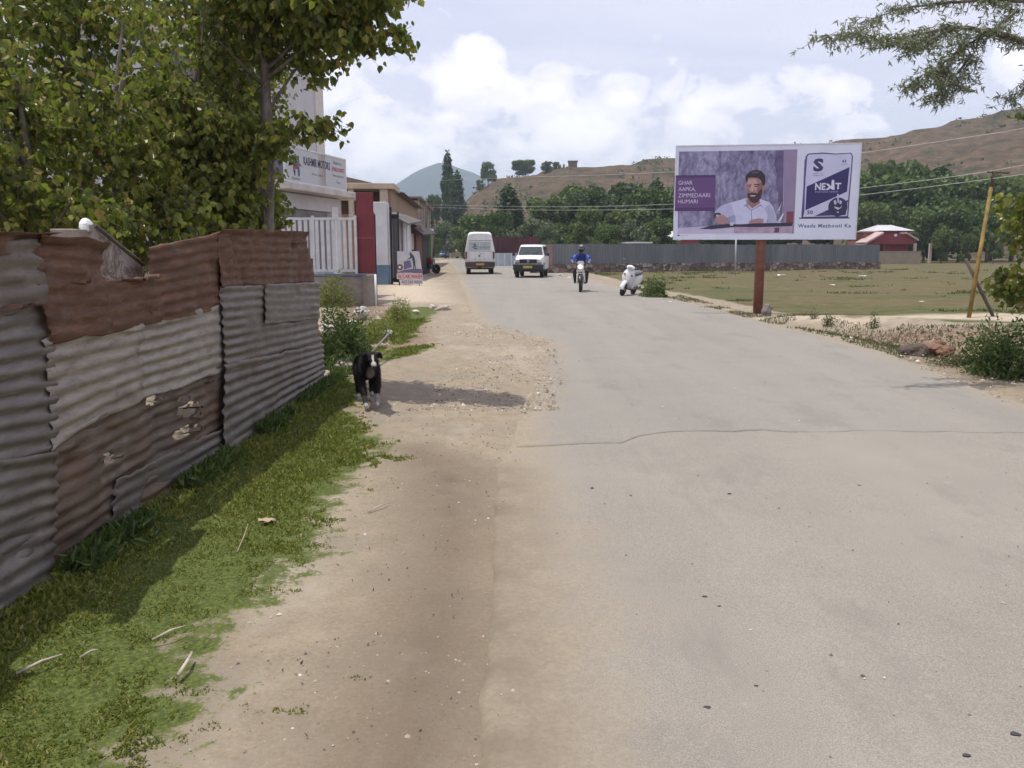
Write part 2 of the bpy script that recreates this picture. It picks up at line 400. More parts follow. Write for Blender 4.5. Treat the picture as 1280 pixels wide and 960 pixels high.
dirt = t.mix(t.math('MULTIPLY', dm, .92), dirt, (.112, .084, .060, 1))
dirt = t.mix(t.math('MULTIPLY', t.attr('sand'), .8), dirt, t.ramp(n_mid, [(.3, (.38, .31, .235, 1)), (.7, (.50, .43, .335, 1))]))
dirt = t.mix(t.math('MULTIPLY', t.attr('brown'), .85), dirt, t.ramp(t.noise(11, 5, .7), [(.32, (.06, .04, .03, 1)), (.5, (.16, .10, .07, 1)), (.68, (.34, .27, .2, 1))]))
gcol = t.ramp(n_fine, [(.3, (.030, .042, .012, 1)), (.5, (.070, .094, .021, 1)), (.7, (.15, .16, .05, 1))])
gm = t.ramp(t.math('ADD', t.math('ADD', t.attr('grass'), t.math('MULTIPLY', t.math('SUBTRACT', n_mid, .5), 1.5)), t.math('MULTIPLY', t.math('SUBTRACT', n_fine, .5), .8)), [(.38, 0.0), (.56, 1.0)])
col = t.mix(gm, dirt, gcol)
fstr = t.noise(.18, 6, .62, t.coord('Object', (1, 2.6, 1)), .4)
fcol = t.ramp(fstr, [(.36, (.055, .082, .020, 1)), (.45, (.10, .100, .036, 1)), (.52, (.165, .115, .064, 1)), (.62, (.105, .075, .044, 1))])
fcol = t.mix(.55, fcol, t.ramp(t.noise(2.2, 6, .75, t.coord('Object', (1, 1.8, 1))), [(.33, (.022, .026, .009, 1)), (.52, (.085, .076, .033, 1)), (.70, (.17, .135, .078, 1))]))
fcol = t.mix(t.ramp(t.noise(.9, 4, .6, t.coord('Object', (.35, 2.2, 1))), [(.56, 0.0), (.68, .8)]), fcol, (.055, .085, .022, 1))
fm = t.ramp(t.math('ADD', t.attr('field'), t.math('MULTIPLY', t.math('SUBTRACT', t.noise(1.7, 6, .65), .5), 1.3)), [(.40, 0.0), (.60, 1.0)])
fm = t.math('MULTIPLY', fm, t.math('SUBTRACT', 1.0, t.math('MULTIPLY', t.attr('sand'), .95)))
col = t.mix(fm, col, fcol)
hgt = t.math('ADD', t.math('MULTIPLY', n_fine, .6), t.math('ADD', t.math('MULTIPLY', n_mid, 1.2), t.math('MULTIPLY', pebm, .35)))
t.bsdf(col, .95, 0, t.bump(hgt, .55, .03), .2)
ground = np_mesh('ground', np.stack([GX, GY, GZ], -1).reshape(-1, 3), grid_faces(len(ys), len(xs)), t.m, None, True,
                 {'grass': grass, 'field': field, 'sand': sand, 'damp_and_shade': damp_and_shade, 'brown': brown})
tag(ground, 'bare earth verge, grass and brown field either side of the road', kind='structure')

# ------------------------------------------------------------------ asphalt: an older lower layer near, a patched upper layer beyond a ragged step
def asphalt(name, warm):
    t = NT(name)
    fine = t.noise(190, 4, .75); mid = t.noise(3.4, 6, .6); big = t.noise(.5, 4, .55); lanes = t.noise(.8, 4, .5, t.coord('Object', (1.6, .09, 1)))
    a = (.212, .195, .170, 1) if warm else (.196, .185, .168, 1); b = (.282, .260, .228, 1) if warm else (.250, .237, .217, 1)
    c = t.ramp(t.math('ADD', t.math('MULTIPLY', mid, .35), t.math('MULTIPLY', big, .65)), [(.35, a), (.65, b)])
    c = t.mix(.30, c, t.ramp(lanes, [(.35, (.165, .148, .128, 1)), (.65, (.29, .262, .222, 1))]))
    c = t.mix(.42, c, t.ramp(fine, [(.36, (.065, .060, .054, 1)), (.5, (.225, .205, .178, 1)), (.66, (.46, .425, .37, 1))]))
    agg = t.voro(130); c = t.mix(t.math('MULTIPLY', t.ramp(agg, [(.12, 1.0), (.22, 0.0)]), t.ramp(t.noise(60, 2), [(.52, 0.0), (.62, .55)])), c, (.12, .112, .104, 1))
    c = t.mix(t.ramp(t.noise(1.1, 6, .72, t.coord('Object', (1.3, .5, 1), (7, 2, 0))), [(.54, 0.0), (.66, .42)]), c, (.165, .152, .136, 1))
    c = t.mix(t.ramp(t.noise(7, 5, .75), [(.62, 0.0), (.70, .35)]), c, (.36, .325, .275, 1))
    dust = t.ramp(t.math('ADD', t.attr('dust'), t.math('MULTIPLY', t.math('SUBTRACT', t.noise(2.6, 7, .68), .5), 1.1)), [(.38, 0.0), (.9, .92)])
    c = t.mix(dust, c, t.ramp(t.noise(45, 5, .7), [(.3, (.215, .178, .130, 1)), (.7, (.32, .272, .204, 1))]))
    c = t.mix(t.math('MULTIPLY', t.attr('damp_and_shade'), t.ramp(t.noise(3.2, 6, .7), [(.36, .35), (.6, .95)])), c, (.160, .126, .092, 1))
    if warm:
        st = t.ramp(t.voro(1.15), [(.016, 1.0), (.026, 0.0)]); c = t.mix(t.math('MULTIPLY', st, .9), c, (.035, .034, .035, 1))
        ln = t.voro(.6, t.coord('Object', (1, .7, 1)), 'DISTANCE_TO_EDGE')
    else:
        # crazed cracks where the edge is breaking up
        ce = t.voro(5.5, None, 'DISTANCE_TO_EDGE'); cmk = t.math('MULTIPLY', t.ramp(ce, [(.012, 1.0), (.03, 0.0)]), t.ramp(t.attr('craze'), [(.3, 0.0), (.8, 1.0)]))
        c = t.mix(t.math('MULTIPLY', cmk, .75), c, (.09, .07, .055, 1))
    h = t.math('ADD', fine, t.math('MULTIPLY', mid, .6))
    t.bsdf(c, .9, 0, t.bump(h, .28, .012), .25)
    return t.m
craze_pix = [(590, 400), (690, 425), (700, 470), (670, 500), (640, 540), (600, 540), (600, 470)]
def road_piece(name, yrow, bend, z, mat, label, skirt):
    nc = 110; u = np.linspace(0, 1, nc)
    u = np.where(u < .25, u * .5, np.where(u > .85, .85 + (u - .85) * 1, .125 + (u - .25) * (.725 / .60)))   # finer at the left edge
    Y0 = np.repeat(np.asarray(yrow)[:, None], nc, 1)
    A = xl(Y0); B = xr(Y0); X = A + (B - A) * u[None, :]
    Y = bend(X, Y0)
    ed = np.minimum(X - A, B - X)
    dust = np.clip(1.05 - (X - A) / (.55 + .25 * fbm(Y * .8, X * .3, 3, 77) + .5 * np.clip((7.5 - Y) / 3, 0, 1)), 0, 1) * .98
    dust = np.maximum(dust, np.clip(1 - (B - X) / .7, 0, 1) * .9)
    dust = np.maximum(dust, .26 + zone([(590, 405), (680, 424), (690, 445), (672, 478), (655, 500), (600, 500)], X, Y, 1.0) * .5)
    crz = zone(craze_pix, X, Y, .6); dmp = np.clip(zone(DAMP_PIX, X - .26, Y, .55) * 1.2, 0, 1)
    Z = np.full_like(X, z) * (.45 + 1.1 * (fbm(X * 1.9, X * 0 + 3, 3, 45) - .25) * (1 if skirt else 0) + (0 if skirt else .55)) + (fbm(X * .7, Y * .35, 3, 41) - .5) * .012 - np.clip(1 - ed / .10, 0, 1) * z * .9 - .05 * np.clip(1 - ed / .035, 0, 1)
    V = np.stack([X, Y, Z], -1); nr = len(yrow)
    Fc = grid_faces(nr, nc)
    V = V.reshape(-1, 3); at = {'dust': dust.ravel(), 'craze': crz.ravel(), 'damp_and_shade': dmp.ravel()}  # on the road this channel holds only the damp track
    if skirt:
        low = V[:nc].copy(); low[:, 2] = -.03; base = len(V); V = np.vstack([V, low]); i = np.arange(nc - 1)
        Fc = np.vstack([Fc, np.stack([base + i, base + i + 1, i + 1, i], -1)])
        at = {k: np.concatenate([v, v[:nc]]) for k, v in at.items()}
    o = np_mesh(name, V, Fc, mat, None, True, at); tag(o, label, kind='structure'); return o
yr = np.arange(-3, 6.6, .05)
road_piece('road', list(yr) + [7.6], lambda X, Y0: Y0, .004, asphalt('old_dusty_asphalt', True), 'pale worn asphalt of the near road', False)
y0c = 6.8; rows = axis(y0c, 16, .05, YFAR, 1.035)
road_piece('road_overlay', rows, lambda X, Y0: Y0 + (crack(X) - y0c) * np.clip(1 - (Y0 - y0c) / 2.0, 0, 1), .015, asphalt('grey_patched_asphalt', False), 'grey upper asphalt layer beyond the ragged step', True)

# ------------------------------------------------------------------ hills
def polar_land(name, ridge, D0, D1, D2, mat, label, nc=420, nr=90, rough=1.0, seed=3, terr=0.0):
    pxs = np.linspace(ridge[0][0], ridge[-1][0], nc); ry = np.interp(pxs, [r[0] for r in ridge], [r[1] for r in ridge])
    D = np.concatenate([np.linspace(D0, D1, nr), np.linspace(D1, D2, nr // 3)[1:]])
    X = (pxs[None, :] - CX) / F * D[:, None] / CT * 1.0; Y = np.repeat(D[:, None], nc, 1)
    zr = np.array([P(px, py, D1).z for px, py in zip(pxs, ry)])[None, :]
    s = np.clip((Y - D0) / (D1 - D0), 0, 1)
    prof = s ** 1.15
    back = np.clip((Y - D1) / (D2 - D1), 0, 1)
    Z = zr * prof * (1 - back * .55)
    nz = (fbm(X / 60, Y / 60, 5, seed) - .5) * 2
    Z = Z + nz * rough * s * (1 - s * .75) * zr * .30 + (fbm(X / 9, Y / 9, 4, seed + 5) - .5) * rough * 1.6 * s
    if terr > 0:
        st = terr * (1 + .0 * X); q = Z / st; fr = q - np.floor(q); Z = Z * .45 + .55 * st * (np.floor(q) + np.clip((fr - .62) / .38, 0, 1))
    Z = Z - .6 * (1 - s) - .5
    o = np_mesh(name, np.stack([X, Y, Z], -1).reshape(-1, 3), grid_faces(len(D), nc), mat, None, True); tag(o, label, kind='structure')
    return X, Y, Z
t = NT('dry_hillside')
a1 = t.noise(.035, 7, .62); a2 = t.noise(.25, 6, .65); a3 = t.noise(.9, 5, .7)
c = t.ramp(a1, [(.30, (.060, .048, .026, 1)), (.48, (.098, .070, .046, 1)), (.62, (.105, .066, .045, 1)), (.75, (.075, .066, .032, 1))])
c = t.mix(.55, c, t.ramp(a2, [(.36, (.022, .023, .013, 1)), (.5, (.085, .062, .040, 1)), (.66, (.165, .112, .078, 1))]))
c = t.mix(t.ramp(t.noise(.14, 4, .7), [(.53, 0.0), (.62, .8)]), c, (.036, .042, .022, 1))
c = t.mix(t.ramp(a3, [(.62, 0.0), (.72, .6)]), c, (.04, .05, .025, 1))
t.bsdf(c, .95, 0, t.bump(t.math('ADD', a2, t.math('MULTIPLY', a3, .5)), .7, 1.2), .1)
HX, HY, HZ = polar_land('hill', [(360, 300), (440, 285), (500, 262), (540, 254), (585, 248), (592, 240), (598, 234), (623, 223), (665, 215), (707, 207), (775, 202), (840, 196), (900, 190), (960, 183), (1020, 175), (1080, 165), (1180, 144), (1280, 119), (1400, 106), (1700, 95), (2600, 90)],
           135, 330, 520, t.m, 'dry brown grassy hill rising to the right behind the trees', terr=3.6)
t = NT('distant_forest')
c = t.ramp(t.noise(.012, 6, .65), [(.35, (.010, .020, .022, 1)), (.6, (.022, .038, .036, 1)), (.75, (.045, .058, .048, 1))])
t.bsdf(c, 1.0, 0, t.bump(t.noise(.02, 6, .7), 1.0, 20), .0)
polar_land('mountain', [(-900, 250), (-300, 240), (100, 215), (360, 235), (430, 258), (478, 243), (500, 229), (524, 216), (543, 207), (552, 204), (566, 206), (580, 212), (596, 218), (612, 226), (640, 233), (700, 240), (800, 236), (1000, 230), (1500, 215), (2200, 220)],
           1500, 2700, 3600, t.m, 'blue forested mountain far away at the end of the valley', nc=300, nr=40, rough=.5, seed=9)
def hill_at(px, D):
    x = (px - CX) / F * D / CT; j = np.argmin((HX - x) ** 2 + (HY - D) ** 2); return float(HX.ravel()[j]), float(HY.ravel()[j]), float(HZ.ravel()[j])

# air
hz = MB(); hz.box(-6500, 6500, -150, 5200, -160, 330)
t = NT('valley_air'); pv = t.n('ShaderNodeVolumePrincipled'); pv.inputs['Color'].default_value = (.74, .87, 1, 1); pv.inputs['Density'].default_value = .00034
t.t.links.new(pv.outputs[0], t.out.inputs['Volume'])
ho = hz.build('haze', t.m); tag(ho, kind='stuff')
# ------------------------------------------------------------------ tin fence on the left
FX = -2.25
def tin_mat(name, kind):
    t = NT(name); v = t.coord('Object'); st = t.coord('Object', (1, .55, 3.2))
    n1 = t.noise(2.2, 6, .65, v, .5); n2 = t.noise(9, 6, .7, st, .3); n3 = t.noise(60, 4, .7)
    if kind == 'grey':
        c = t.ramp(n2, [(.3, (0.099, 0.086, 0.076, 1)), (.55, (0.162, 0.142, 0.125, 1)), (.75, (0.243, 0.214, 0.186, 1))])
        c = t.mix(t.ramp(n1, [(.50, 0.0), (.72, .65)]), c, (0.130, 0.087, 0.057, 1))
        metal, rough = .25, .5
    elif kind == 'white':
        c = t.ramp(n2, [(.3, (0.162, 0.137, 0.114, 1)), (.5, (0.270, 0.234, 0.194, 1)), (.75, (0.389, 0.337, 0.275, 1))])
        c = t.mix(t.ramp(n1, [(.55, 0.0), (.75, .6)]), c, (0.140, 0.097, 0.065, 1)); metal, rough = .2, .55
    elif kind == 'brown':
        c = t.ramp(n2, [(.3, (0.067, 0.050, 0.038, 1)), (.5, (0.127, 0.097, 0.074, 1)), (.75, (0.232, 0.183, 0.139, 1))])
        c = t.mix(t.ramp(n1, [(.45, 0.0), (.7, .7)]), c, (0.130, 0.064, 0.034, 1)); metal, rough = .15, .6
    else:
        c = t.ramp(n2, [(.28, (0.065, 0.028, 0.015, 1)), (.5, (0.106, 0.050, 0.029, 1)), (.68, (0.178, 0.089, 0.052, 1)), (.85, (0.367, 0.238, 0.146, 1))])
        c = t.mix(t.ramp(n1, [(.58, 0.0), (.72, .55)]), c, (0.184, 0.148, 0.120, 1)); metal, rough = .05, .75
    rs = t.ramp(t.noise(3.5, 6, .75, t.coord('Object', (1, 4.5, .6)), .3), [(.60, 0.0), (.72, .55)])
    c = t.mix(rs, c, (0.081, 0.040, 0.022, 1))
    nail = t.ramp(t.voro(2.7, t.coord('Object', (.01, 1, 1))), [(.02, 1.0), (.035, 0.0)])
    c = t.mix(t.math('MULTIPLY', nail, .8), c, (0.032, 0.020, 0.013, 1))
    t.bsdf(c, rough, metal, t.bump(t.math('ADD', n3, t.math('MULTIPLY', n2, .6)), .25, .006), .4)
    return t.m
TIN = {k: tin_mat('tin_' + k, k) for k in ('grey', 'white', 'brown', 'rust')}
fence = thing('tin_fence', 'rusty patched fence of corrugated tin sheets along the grass', 'fence', (FX, 5.5, 0))
def sheet(corn, off, kind, label=None, name='tin_sheet', crumple=.018, jag=.03, seed=0, pitch=.076, amp=.0085, world=False, curl=0.0, bite=None):
    "corn: TL, TR, BR, BL as photo pixels on the fence plane, or (y, z) pairs"
    q = [(lambda p: (p.y, p.z))(S(c[0], c[1], FX)) if not world else c for c in corn]
    h = (abs(q[0][1] - q[3][1]) + abs(q[1][1] - q[2][1])) / 2; L = max(abs(q[1][0] - q[0][0]), abs(q[2][0] - q[3][0]))
    nv = max(10, int(h / pitch * 9)); nu = max(6, int(L / .06)); r = np.random.default_rng(seed + 11)
    u = np.linspace(0, 1, nu)[None, :]; v = np.linspace(0, 1, nv)[:, None]
    j0 = (fbm(np.arange(nv) * .30, np.arange(nv) * 0 + seed, 3, seed) - .5) * jag / max(L, .1); j1 = (fbm(np.arange(nv) * .33, np.arange(nv) * 0 + seed + 5, 3, seed + 3) - .5) * jag / max(L, .1)
    uu = u * (1 + j1[:, None] - j0[:, None]) + j0[:, None]
    vv = v + (fbm(np.arange(nu) * .35, np.arange(nu) * 0 + seed, 3, seed + 9)[None, :] - .5) * jag * .55 / max(h, .05) * np.where(v < .08, 1, np.where(v > .92, 1, 0))
    bl = lambda a, b, c, d: (a * (1 - uu) + b * uu) * (1 - vv) + (d * (1 - uu) + c * uu) * vv
    Y = bl(q[0][0], q[1][0], q[2][0], q[3][0]); Z = bl(q[0][1], q[1][1], q[2][1], q[3][1])
    ph = v * h / pitch * 2 * PI
    cr = (fbm(Y * 2.1 + seed, Z * 2.6, 4, seed) - .5) * 2 * crumple + (fbm(Y * 9 + seed, Z * 9, 3, seed + 1) - .5) * crumple * .5
    fade = np.clip(-.15 + fbm(Y * 1.5 + seed, Z * 2.2, 3, seed + 2) * 2.1, .3, 1.1); dent = np.clip(fbm(Y * 3.4 + seed * 3, Z * 4.2, 3, seed + 33) - .60, 0, 1) * .22
    X = off + np.sin(ph + (fbm(Y * 1.1, Z * 0 + seed, 3, seed + 21) - .5) * 1.6) * amp * fade + cr - dent * (1 - .6 * fade)
    if curl: X = X + curl * np.clip((.18 - v) / .18, 0, 1) ** 2 * (.4 + fbm(Y * 2, Y * 0, 3, seed + 8))
    V = np.stack([X, Y - 5.5, Z], -1).reshape(-1, 3); Fq = grid_faces(nv, nu)
    if bite is not None:
        cyz = V[Fq].mean(1); keep = np.ones(len(Fq), bool)
        for (by, bz, bry, brz) in bite:
            d = ((cyz[:, 1] + 5.5 - by) / bry) ** 2 + ((cyz[:, 2] - bz) / brz) ** 2 + (fbm(cyz[:, 1] * 14, cyz[:, 2] * 14, 3, 4) - .5) * 1.2
            keep &= d > 1
        Fq = Fq[keep]
    o = np_mesh(name, V, Fq, TIN[kind], fence, True)
    sm = o.modifiers.new('thickness', 'SOLIDIFY'); sm.thickness = .0018; sm.offset = 0
    if label: o['label'] = label
    return o
sheet_lip = True
def holes(*pp): return [(S(px, py, FX).y, S(px, py, FX).z, ry, rz) for px, py, ry, rz in pp]
sheet([(2.0, 1.12), (3.72, 1.10), (3.72, -.02), (2.0, -.02)], .030, 'grey', world=True, seed=1)
sheet([(1.2, 1.72), (3.0, 1.68), (3.0, 1.05), (1.2, 1.08)], .012, 'rust', world=True, seed=2)
sheet([(-1.5, 1.75), (2.1, 1.72), (2.1, 0), (-1.5, 0)], .0, 'grey', world=True, seed=3)
sheet([(-20, 575), (61, 564), (52, 735), (-20, 785)], .055, 'grey', 'blue-grey corrugated sheet lowest and nearest the viewer', seed=4, crumple=.01)
sheet([(-30, 383), (58, 366), (62, 572), (-30, 590)], .040, 'grey', 'brown-grey corrugated sheet with a wavy torn right edge', seed=5, jag=.07)
sheet([(-40, 300), (37, 298), (44, 378), (-40, 393)], .062, 'grey', 'dented grey sheet at the top left corner', seed=6, crumple=.03, amp=.004)
sheet([(20, 290), (119, 302), (124, 416), (50, 428)], .050, 'rust', 'crumpled dark rusty sheet folded at its top', seed=7, crumple=.06, amp=.004, curl=.05, jag=.08)
sheet([(112, 350), (190, 347), (192, 402), (112, 420)], .042, 'rust', 'long rusty brown sheet in the top row', seed=8, crumple=.035, amp=.006)
sheet([(182, 309), (284, 287), (284, 384), (180, 404)], .030, 'rust', seed=9, crumple=.03, amp=.006)
sheet([(48, 420), (172, 404), (170, 500), (54, 562)], .032, 'white', 'pale sheet with wavy ridges and a frayed left edge', seed=10, jag=.10, crumple=.02)
sheet([(166, 406), (284, 378), (284, 462), (168, 500)], .024, 'white', 'pale whitish sheet right of the frayed one', seed=11, jag=.06)
sheet([(54, 545), (286, 448), (286, 568), (50, 738)], .004, 'brown', 'torn dark brown sheet with holes sagging under the pale ones', seed=12, crumple=.045, jag=.10,
      bite=holes((190, 497, .10, .045), (133, 572, .06, .04), (232, 512, .13, .05), (225, 540, .09, .04)))
sheet([(140, 600), (284, 530), (284, 572), (136, 672)], .018, 'grey', seed=13, jag=.09)
sheet([(266, 286), (374, 289), (391, 352), (268, 360)], .052, 'rust', 'rusty sheet over the far end with a rounded top corner', seed=14, crumple=.04, amp=.006, curl=.04)
sheet([(268, 358), (391, 353), (397, 432), (275, 466)], .046, 'grey', seed=15)
sheet([(272, 456), (398, 430), (399, 480), (270, 572)], .058, 'grey', 'pale blue-grey lowest sheet at the far end', seed=16, jag=.06)
sheet([(322, 355), (393, 353), (396, 398), (322, 405)], .064, 'grey', seed=17)
sheet([(-60, 290), (36, 291), (30, 316), (-60, 322)], .085, 'rust', 'bent rusty lip over the top left corner', seed=27, crumple=.05, amp=.003, curl=.06, jag=.06)
def flap(px, py, w, d, ang, seed, kind='rust'):
    p = S(px, py, FX); n, m = 10, 6; rr = np.random.default_rng(seed)
    u = np.linspace(-.5, .5, n)[None, :]; v = np.linspace(0, 1, m)[:, None]
    ww = w * (1 - .75 * v * v) * (1 + .2 * np.sin(7 * u))
    Y = p.y - 5.5 + u * ww + ang * v * w * .5; X = .045 + d * v * (1 + .15 * np.sin(9 * u)); Z = p.z + .012 * np.sin(u * 12 + seed) - d * .45 * v ** 2 + .02 * v
    o = np_mesh('bent_flap', np.stack([X, Y, Z + 0 * X], -1).reshape(-1, 3), grid_faces(m, n), TIN[kind], fence, True)
    s_ = o.modifiers.new('thickness', 'SOLIDIFY'); s_.thickness = .0018; o['label'] = 'torn tongue of tin bent outwards into the light'
for a in [(226, 508, .26, .075, .3, 1), (236, 520, .22, .06, -.4, 2), (228, 537, .26, .065, .5, 3), (218, 498, .14, .05, .2, 4), (189, 497, .13, .05, -.6, 5), (133, 572, .08, .035, .4, 6), (252, 478, .2, .03, 0, 7)]:
    flap(*a, kind='brown')
for px, py, w_, d_, s_ in [(160, 350, .34, .045, 21), (88, 353, .26, .04, 22), (10, 384, .5, .03, 23), (178, 346, .2, .05, 24), (360, 304, .35, .05, 25)]:
    flap(px, py, w_, d_, .1, s_, 'rust')
WOOD = simple('weathered_wood', (.27, .225, .18, 1), .85, 0, .45, 5, .5, 30)
DKWOOD = simple('dark_wood', (.085, .065, .05, 1), .85, 0, .4, 5, .4, 30)
for y_ in (2.2, 4.0, 6.3, 8.2, 9.75):
    mb = MB(); mb.tube([(-.06, y_ - 5.5, -.1), (-.07, y_ - 5.5, 1.45)], .035, 8); mb.build('fence_post', DKWOOD, fence)
# broken board and block on top of the fence
def quadslab(pts, thick, axis_vec):
    a = Vector(axis_vec) * thick; n = len(pts); vs = [Vector(p) for p in pts] + [Vector(p) + a for p in pts]
    fs = [tuple(range(n)), tuple(reversed(range(n, 2 * n)))] + [(i, n + i, n + (i + 1) % n, (i + 1) % n) for i in range(n)]
    return vs, fs
bd = thing('wooden_board', 'splintered weathered board leaning behind the top of the tin fence', 'board', S(140, 345, FX - .10))
pp = [S(114, 281, FX - .10), S(121, 283, FX - .10), S(143, 300, FX - .10), S(166, 316, FX - .10), S(181, 333, FX - .10), S(178, 352, FX - .10), S(128, 352, FX - .10), S(117, 320, FX - .10)]
vs_, fs_ = quadslab([p - bd.location for p in pp], .03, (-1, 0, 0)); mb = MB(); mb.add(vs_, fs_)
BARK = NT('splintered_board'); n_ = BARK.noise(7, 7, .75, BARK.coord('Object', (1, 1, 1)), 1.2)
BARK.bsdf(BARK.ramp(n_, [(.35, (.10, .075, .06, 1)), (.48, (.24, .19, .155, 1)), (.56, (.42, .38, .34, 1)), (.7, (.30, .23, .18, 1))]), .9, 0, BARK.bump(n_, .8, .02), .2)
mb.build('plank', BARK.m, bd)
mb = MB(); a_, b_ = S(118, 281, FX - .07), S(179, 331, FX - .07); mb.tube([a_ - bd.location, b_ - bd.location], .012, 6); mb.build('batten', DKWOOD, bd)
bl_ = thing('wooden_block', 'square wooden beam end poking up beside the splintered board', 'beam', S(104, 302, FX - .12))
c_ = S(104, 302, FX - .12); a_ = S(93, 302, FX - .12); b_ = S(114, 287, FX - .12)
mb = MB(); mb.box(-.13, .0, a_.y - c_.y, b_.y - c_.y, 0, b_.z - c_.z, .006); mb.build('beam_end', WOOD, bl_)
mb = MB(); mb.box(-.09, -.03, -.05, .02, -.5, 0.004, .004); mb.build('stake', DKWOOD, bl_)
cap = MB(); c2 = S(108, 283, FX - .14); cap.ball((0, 0, -.004), (.035, .045, .05), 12, noise=.06, seed=3); cap.ball((0, .035, -.015), (.03, .03, .03), 10, noise=.06, seed=4)
co = cap.build('plastic_cup', simple('white_plastic', (.75, .75, .74, 1), .45, 0, .05)); co.location = c2; tag(co, 'small upturned white plastic cup on the wooden beam end', 'cup')

# ------------------------------------------------------------------ walls and shops on the left
LILAC = simple('pale_render', (.52, .50, .52, 1), .85, 0, .10, 1.2, .15, 60)
WHITE = simple('white_paint', (.66, .65, .65, 1), .6, 0, .08, 3)
CONC = NT('stained_concrete'); n_ = CONC.noise(1.6, 7, .68); CONC.bsdf(CONC.ramp(n_, [(.3, (.17, .135, .115, 1)), (.5, (.27, .23, .20, 1)), (.7, (.37, .33, .29, 1))]), .9, 0, CONC.bump(CONC.noise(25, 5), .4, .02), .2); CONC = CONC.m
MAROON = simple('maroon_paint', (.17, .022, .032, 1), .55, 0, .2, 2)
BLACKM = simple('black_metal', (.018, .017, .02, 1), .5, .4, .2, 8)
BLUEP = simple('blue_wall_paint', (.12, .19, .27, 1), .75, 0, .2, 1.5)
PURP = simple('faded_violet_sheet', (.115, .105, .17, 1), .5, 0, .25, 1.5)
K0 = Vector((-6.3, 24, 0)); KM = Matrix.Translation(K0) @ Matrix.Rotation(-math.atan2(.214, .977), 4, 'Z')
# local axes of the shop: +y runs along its front away from the camera, +x points at the road
kb = thing('motor_shop', 'tall pale building with a shop signboard and rolling shutter behind the tree', 'building', K0, -math.atan2(.214, .977))
mb = MB(); mb.box(-8, -.03, .02, 2.55, 3.42, 7.6, .02); mb.build('upper_wall', LILAC, kb)
mb = MB(); mb.box(-8.2, .15, -.15, 2.75, 7.6, 7.85, .02); mb.build('roof_slab', simple('beige_slab', (.42, .37, .31, 1), .85, 0, .12, 2), kb)
for b_ in ((-.26, .02, 2.05, 2.6), (-.9, -.72, -.02, .03)): mb = MB(); mb.box(*b_, 3.43, 7.59, .01); mb.build('column', simple('warm_render', (.60, .55, .52, 1), .85, 0, .08), kb)
GL = simple('dull_glass', (.05, .055, .07, 1), .15, 0, .3, .8, spec=.8)
for (z0, z1) in ((4.75, 5.9), (6.3, 7.2)):
    for x0 in (-6.6, -3.9):
        mb = MB(); mb.box(x0, x0 + 1.4, -.04, .05, z0, z1, .01); f_ = mb.build('window', WHITE, kb); mb = MB(); mb.box(x0 + .07, x0 + 1.33, -.047, 0, z0 + .07, z1 - .07); mb.build('pane', GL, f_)
mb = MB(); mb.box(-8, -.55, .3, 5.0, 0, 3.20, .02); mb.build('ground_floor_wall', simple('grey_render', (.43, .41, .41, 1), .85, 0, .15, 1.4), kb)
mb = MB(); mb.box(-8.1, .12, -.1, 5.6, 3.22, 3.42, .03); mb.build('canopy_slab', simple('canopy_concrete', (.50, .45, .42, 1), .85, 0, .2, 1.2), kb)
mb = MB(); mb.box(-.6, -.42, .2, 4.6, 2.75, 3.2, .02); mb.build('lintel', LILAC, kb)
mb = MB(); n = 26
for k in range(n): mb.box(-.54, -.50 + (k % 2) * .012, .45, 3.7, .9 + k * .07, .9 + k * .07 + .066)
mb.build('rolling_shutter', simple('shutter_grey', (.20, .18, .19, 1), .5, .3, .25, 2), kb)
mb = MB(); mb.box(-.62, -.38, 3.85, 4.35, 0, 2.95, .02); mb.build('pillar', WHITE, kb)
mb = MB(); mb.box(-.58, .02, -.12, 4.1, 3.44, 4.42, .015); sg = mb.build('signboard', simple('sign_white', (.50, .50, .52, 1), .5, 0, .05), kb)
mb = MB(); mb.box(-.56, .0, -.135, -.122, 3.47, 4.39); mb.build('side_panel', PURP, sg)
mb = MB(); mb.box(-.575, .035, -.13, -.06, 3.43, 4.44); mb.box(-.01, .035, 4.06, 4.13, 3.43, 4.44); mb.box(0, .035, -.1, 4.1, 3.425, 3.47); mb.box(0, .035, -.1, 4.1, 4.40, 4.44); mb.build('frame', WHITE, sg)
SM = lambda y, z: Matrix.Translation((.027, y, z)) @ Matrix(((0, 0, 1, 0), (1, 0, 0, 0), (0, 1, 0, 0), (0, 0, 0, 1)))
mb = MB(); writing(mb, 'KASHMIR MOTORS', 1.80, .24, SM(1.10, 3.98), 0, .012)
mb.build('lettering', simple('navy_ink', (.03, .03, .07, 1), .6), sg)
for a_ in (('Kashmir', .5, .07, SM(.35, 3.52)), ('all car spares', .8, .08, SM(1.6, 3.72)), ('Dealers in', .62, .10, SM(3.15, 4.20)), ('Genuine Spare Parts', .85, .09, SM(3.08, 3.80)), ('Cars', .3, .08, SM(3.35, 3.62))): mb = MB(); writing(mb, *a_); mb.build('small_lettering', simple('grey_ink', (.12, .13, .16, 1), .6), sg)
mb = MB(); writing(mb, 'SPARE PARTS', .95, .13, SM(3.03, 3.98), 0, .01); mb.build('red_lettering', simple('red_ink', (.42, .06, .08, 1), .6), sg)
LM = SM(.38, 3.62)
